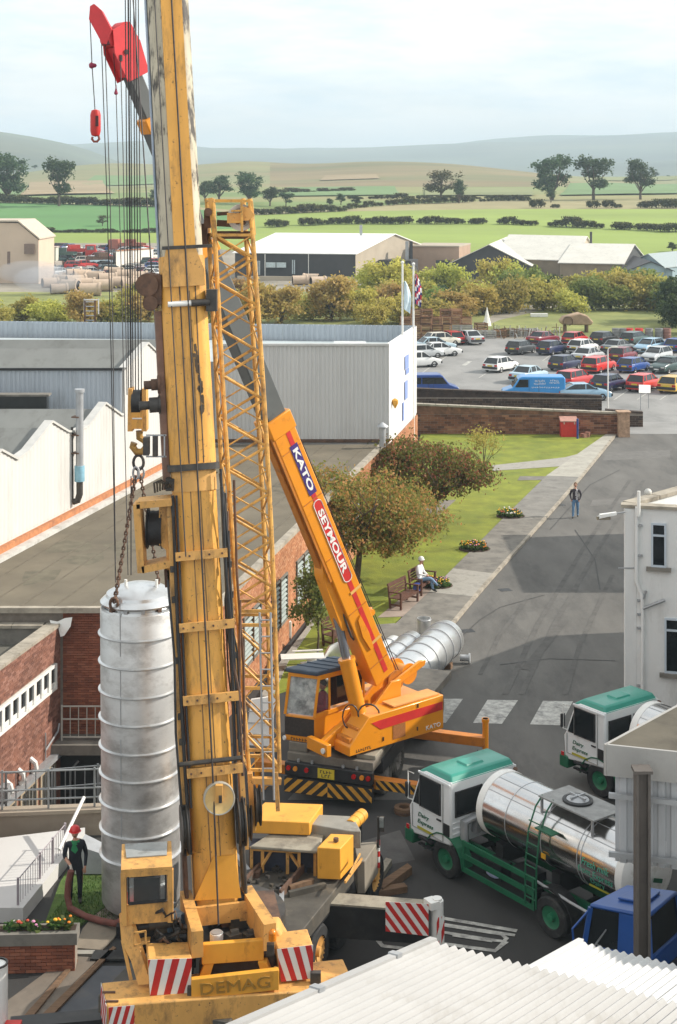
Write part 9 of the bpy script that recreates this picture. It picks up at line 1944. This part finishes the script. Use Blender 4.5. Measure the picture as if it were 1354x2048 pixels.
# ------------------------------------------------------------------ people
def person(lab, loc, rz, J, R_, edges, mats, zone, head=None, hairm=None, cap=None, hands=(), group=None, footm=None):
    """one skinned body: J joints, R_ radii; zone(p) picks the clothing; head is its centre"""
    t = thing('person', lab, 'person', loc, rz, group); names = list(J); idx = {n: i for i, n in enumerate(names)}
    vs_ = [tuple(J[n]) for n in names]; es = [(idx[a], idx[b]) for a, b in edges]; rad = [R_[n] for n in names]
    for hn, d in hands:
        h = Vector(J[hn]); d = Vector(d).normalized(); sd = d.cross(V(0,0,1)); sd = (sd if sd.length > .1 else d.cross(V(0,1,0))).normalized(); kn = d.cross(sd)
        for k, ln in enumerate((.075,.085,.08,.065)):
            b = h+sd*(.026-k*.0175)+d*.035; i0 = len(vs_); vs_ += [tuple(b), tuple(b+d*ln*.5+kn*.008), tuple(b+d*ln*.85+kn*.028)]; rad += [.012,.0095,.008]; es += [(idx[hn],i0),(i0,i0+1),(i0+1,i0+2)]
        i0 = len(vs_); b = h+sd*.035; vs_ += [tuple(b), tuple(b+sd*.02+d*.045)]; rad += [.013,.010]; es += [(idx[hn],i0),(i0,i0+1)]
    me = bpy.data.meshes.new('body'); me.from_pydata(vs_, es, []); o = bpy.data.objects.new('body', me); COL.objects.link(o)
    md = o.modifiers.new('skin', 'SKIN'); md.use_smooth_shade = True
    for i, sv in enumerate(me.skin_vertices[0].data): r = rad[i]; sv.radius = (r, r) if not isinstance(r, tuple) else r
    me.skin_vertices[0].data[0].use_root = True
    s2 = o.modifiers.new('sub', 'SUBSURF'); s2.levels = 2; s2.render_levels = 2
    me2 = bpy.data.meshes.new_from_object(o.evaluated_get(bpy.context.evaluated_depsgraph_get())); bpy.data.objects.remove(o)
    me2.name = 'body'; me2.materials.clear()
    for m in mats: me2.materials.append(m)
    for p in me2.polygons: p.material_index = zone(p.center); p.use_smooth = True
    b = bpy.data.objects.new('body', me2); COL.objects.link(b); b.parent = t
    if head is not None:
        c = Vector(head); m_ = MB(); m_.ball(c, .10, 16, 0, (.82,.95,1.22)); m_.ball(c+V(0,-.098,-.01), .018, 8, 0, (.9,1.2,1.5))
        for s_ in (-1,1): m_.ball(c+V(s_*.084,.0,-.005), .022, 8, 0, (.5,.8,1.3))
        hd = LB(m_, 'head', skin_m, t); m_ = MB()
        for s_ in (-1,1): m_.ball(c+V(s_*.034,-.088,.022), .012, 8)
        m_.box(c+V(0,-.088,-.055), (.045,.01,.010)); LB(m_, 'facial_features', M('features', (.06,.03,.025), .5), hd)
        if hairm: m_ = MB(); m_.ball(c+V(0,.018,.028), .107, 16, 0, (.86,.94,1.08)); m_.box((0,0,-9), (.001,.001,.001)) if False else None; LB(m_, 'hair', hairm, hd)
        if cap:
            m_ = MB(); m_.lathe([(.125,.0),(.122,.05),(.10,.10),(.06,.13),(0,.14)], c+V(0,.0,.035), (0,0,1), 18); m_.lathe([(.124,.0),(.15,.004),(.124,.012)], c+V(0,-.012,.035), (0,0,1), 18); LB(m_, cap[0], cap[1], hd)
    return t
E_ = [('pelvis','belly'),('belly','chest'),('chest','neck'),('neck','chin'),('chest','shl'),('shl','ell'),('ell','wrl'),('wrl','hal'),('chest','shr'),('shr','elr'),('elr','wrr'),('wrr','har'),('pelvis','hil'),('hil','knl'),('knl','anl'),('anl','tol'),('pelvis','hir'),('hir','knr'),('knr','anr'),('anr','tor')]
RB = dict(pelvis=(.15,.12), belly=(.145,.11), chest=(.165,.115), neck=.06, chin=.055, shl=.075, ell=.05, wrl=.036, hal=(.038,.02), shr=.075, elr=.05, wrr=.036, har=(.038,.02), hil=.105, knl=.07, anl=.055, tol=(.048,.035), hir=.105, knr=.07, anr=.055, tor=(.048,.035))
navy = M('overall_navy', (.012,.014,.022), .85, var=.3, scale=6); green_t = M('shirt_green', (.02,.22,.08), .8); boot = M('boot_black', (.02,.018,.016), .6); jeans = M('jeans_blue', (.10,.20,.34), .85, var=.25, scale=8); dark_j = M('jacket_dark', (.05,.042,.05), .8, var=.3); glove = M('glove_pale', (.6,.55,.48), .8); white_t = M('jumper_white', (.78,.78,.78), .85, var=.05, scale=6); hair_g = M('hair_grey', (.45,.43,.40), .8); hair_d = M('hair_dark', (.03,.02,.015), .8)
# worker holding the hose: faces the camera, right arm bent forward and down
J = dict(pelvis=V(0,.02,.92), belly=V(0,.02,1.08), chest=V(0,.0,1.32), neck=V(0,-.01,1.50), chin=V(0,-.03,1.57), shl=V(.19,.0,1.42), ell=V(.26,.05,1.14), wrl=V(.24,-.06,.90), hal=V(.23,-.09,.83), shr=V(-.19,-.02,1.42), elr=V(-.25,-.06,1.15), wrr=V(-.10,-.27,1.02), har=V(-.07,-.30,.95), hil=V(.10,.02,.86), knl=V(.12,-.02,.48), anl=V(.11,.04,.09), tol=V(.13,-.14,.045), hir=V(-.10,.02,.86), knr=V(-.11,-.03,.48), anr=V(-.11,.02,.09), tor=V(-.14,-.15,.045))
def zw(p):
    if p.z < .13: return 2
    if p.z > 1.46 and abs(p.x) < .1: return 3 if p.z > 1.5 else 1
    if abs(p.x) < .055 and p.y < -.06 and p.z > 1.22: return 1
    if (p-V(-.07,-.31,.95)).length < .10: return 4
    if (p-V(-.10,-.27,1.03)).length < .10 or ((p-V(-.17,-.17,1.09)).length < .08): return 3
    if p.x > .18 and p.z < .90: return 3
    return 0
wk = G(150,1812); wper = person('worker in dark overalls, green shirt and red helmet holding a hose', (wk.x,wk.y,.07), D2R(8), J, RB, E_, [navy, green_t, boot, skin_m, glove], zw, V(0,-.04,1.68), None, ('helmet', M('helmet_red', (.62,.02,.02), .35, var=.05, coat=.3)), (('hal',(0,-.2,-1)),('har',(.2,-.4,-1))))
hose = MB(); h0 = V(wk.x-.02,wk.y-.42,1.02); pts = [h0, V(wk.x-.08,wk.y-.42,.75), V(wk.x-.10,wk.y-.45,.45), V(wk.x-.02,wk.y-.55,.22), V(wk.x+.35,wk.y-.75,.13), V(wk.x+.8,wk.y-1.0,.13), V(wk.x+1.15,wk.y-1.25,.2), V(wk.x+1.35,wk.y-1.35,.35)]
sm_ = []
for a, b in zip(pts, pts[1:]): sm_ += [a, a.lerp(b,.5)]
hose.tube(sm_+[pts[-1]], .075, 10); hs_ = tag(hose.build('hose', M('hose_brown', (.17,.055,.04), .7, var=.25, scale=5)), 'thick red brown hose running from the worker to the ground by the crane cab', 'hose')
m_ = MB(); m_.cyl(pts[-1], pts[-1]+V(.12,.2,.5), .1, None, 10); o = m_.build('hose_coupling', red_p, hs_); m_ = MB(); m_.box(pts[-1]+V(.0,-.05,-.2), (.3,.3,.25)); m_.build('valve_block', black_p, hs_)
# man walking on the road
J2 = dict(J); J2.update(shl=V(.20,.0,1.42), ell=V(.28,.06,1.16), wrl=V(.22,-.04,.98), hal=V(.19,-.08,.93), shr=V(-.20,.0,1.42), elr=V(-.28,.06,1.16), wrr=V(-.22,-.04,.98), har=V(-.19,-.08,.93), knl=V(.11,.06,.50), anl=V(.10,.22,.13), tol=V(.11,.10,.05), knr=V(-.11,-.12,.48), anr=V(-.12,-.14,.09), tor=V(-.13,-.32,.05))
def zm(p):
    if p.z < .12: return 2
    if p.z > 1.5 and abs(p.x) < .1: return 3
    if p.z > .93: return 4 if (p.x > .02 and p.x < .12 and p.y < -.03) else 0
    if abs(p.x) > .15 and p.z > .86: return 3
    return 1
mw = G(1151,1036); person('man in dark jacket and blue jeans walking down the road', (mw.x,mw.y,.006), D2R(-12), J2, RB, E_, [dark_j, jeans, boot, skin_m, M('jacket_pale', (.45,.43,.43), .8)], zm, V(0,-.04,1.69), M('hair_brown', (.16,.09,.05), .8), None, (('hal',(-.3,-.4,-1)),('har',(.3,-.4,-1))))
# person sitting on the bench, legs crossed, leaning a little
J3 = dict(pelvis=V(0,.10,.56), belly=V(0,.11,.70), chest=V(0,.10,.95), neck=V(0,.06,1.13), chin=V(0,.03,1.20), shl=V(.18,.09,1.05), ell=V(.24,.0,.80), wrl=V(.10,-.22,.72), hal=V(.04,-.27,.71), shr=V(-.18,.09,1.05), elr=V(-.24,.02,.80), wrr=V(-.10,-.20,.74), har=V(-.05,-.26,.73), hil=V(.10,.02,.53), knl=V(.10,-.38,.55), anl=V(.14,-.46,.12), tol=V(.15,-.64,.06), hir=V(-.10,.02,.53), knr=V(.00,-.42,.62), anr=V(.20,-.62,.32), tor=V(.27,-.76,.27))
def z3(p):
    if p.y < -.44 and (p.z < .16 or (p.x > .17 and p.z < .38)): return 2
    if p.z > 1.14 and abs(p.x) < .1: return 3
    if (p.y < -.2 and p.z > .68 and abs(p.x) < .09 and p.y > -.36): return 3
    if p.z < .60 or (p.y < -.12 and p.z < .70 and abs(p.x) < .2): return 1
    return 0
bc = b1o.location; fw = V(math.sin(b1o.rotation_euler.z), -math.cos(b1o.rotation_euler.z), 0); al = V(math.cos(b1o.rotation_euler.z), math.sin(b1o.rotation_euler.z), 0)
sp_ = bc-al*.15; person('person in white jumper, pale cap and blue jeans sitting on the bench', (sp_.x,sp_.y,.1), b1o.rotation_euler.z, J3, RB, E_, [white_t, M('jeans_pale', (.17,.27,.40), .85, var=.2), boot, skin_m], z3, V(0,.02,1.31), hair_g, ('cap', M('cap_pale', (.68,.68,.66), .8)), (('hal',(-.6,-.5,-.2)),('har',(.6,-.5,-.2))))
m_ = MB(); m_.box((sp_.x-al.x*.45,sp_.y-al.y*.45,.105+.30), (.34,.22,.30), 0, b1o.rotation_euler.z); tag(m_.build('blue_bag', M('bag_blue', (.03,.05,.22), .8)), 'dark blue bag beside the person sitting on the bench', 'bag')
# crane driver in the yellow cab
c = w0(.6).lerp(w1(.6), .5)+fb_y*.45 if False else None
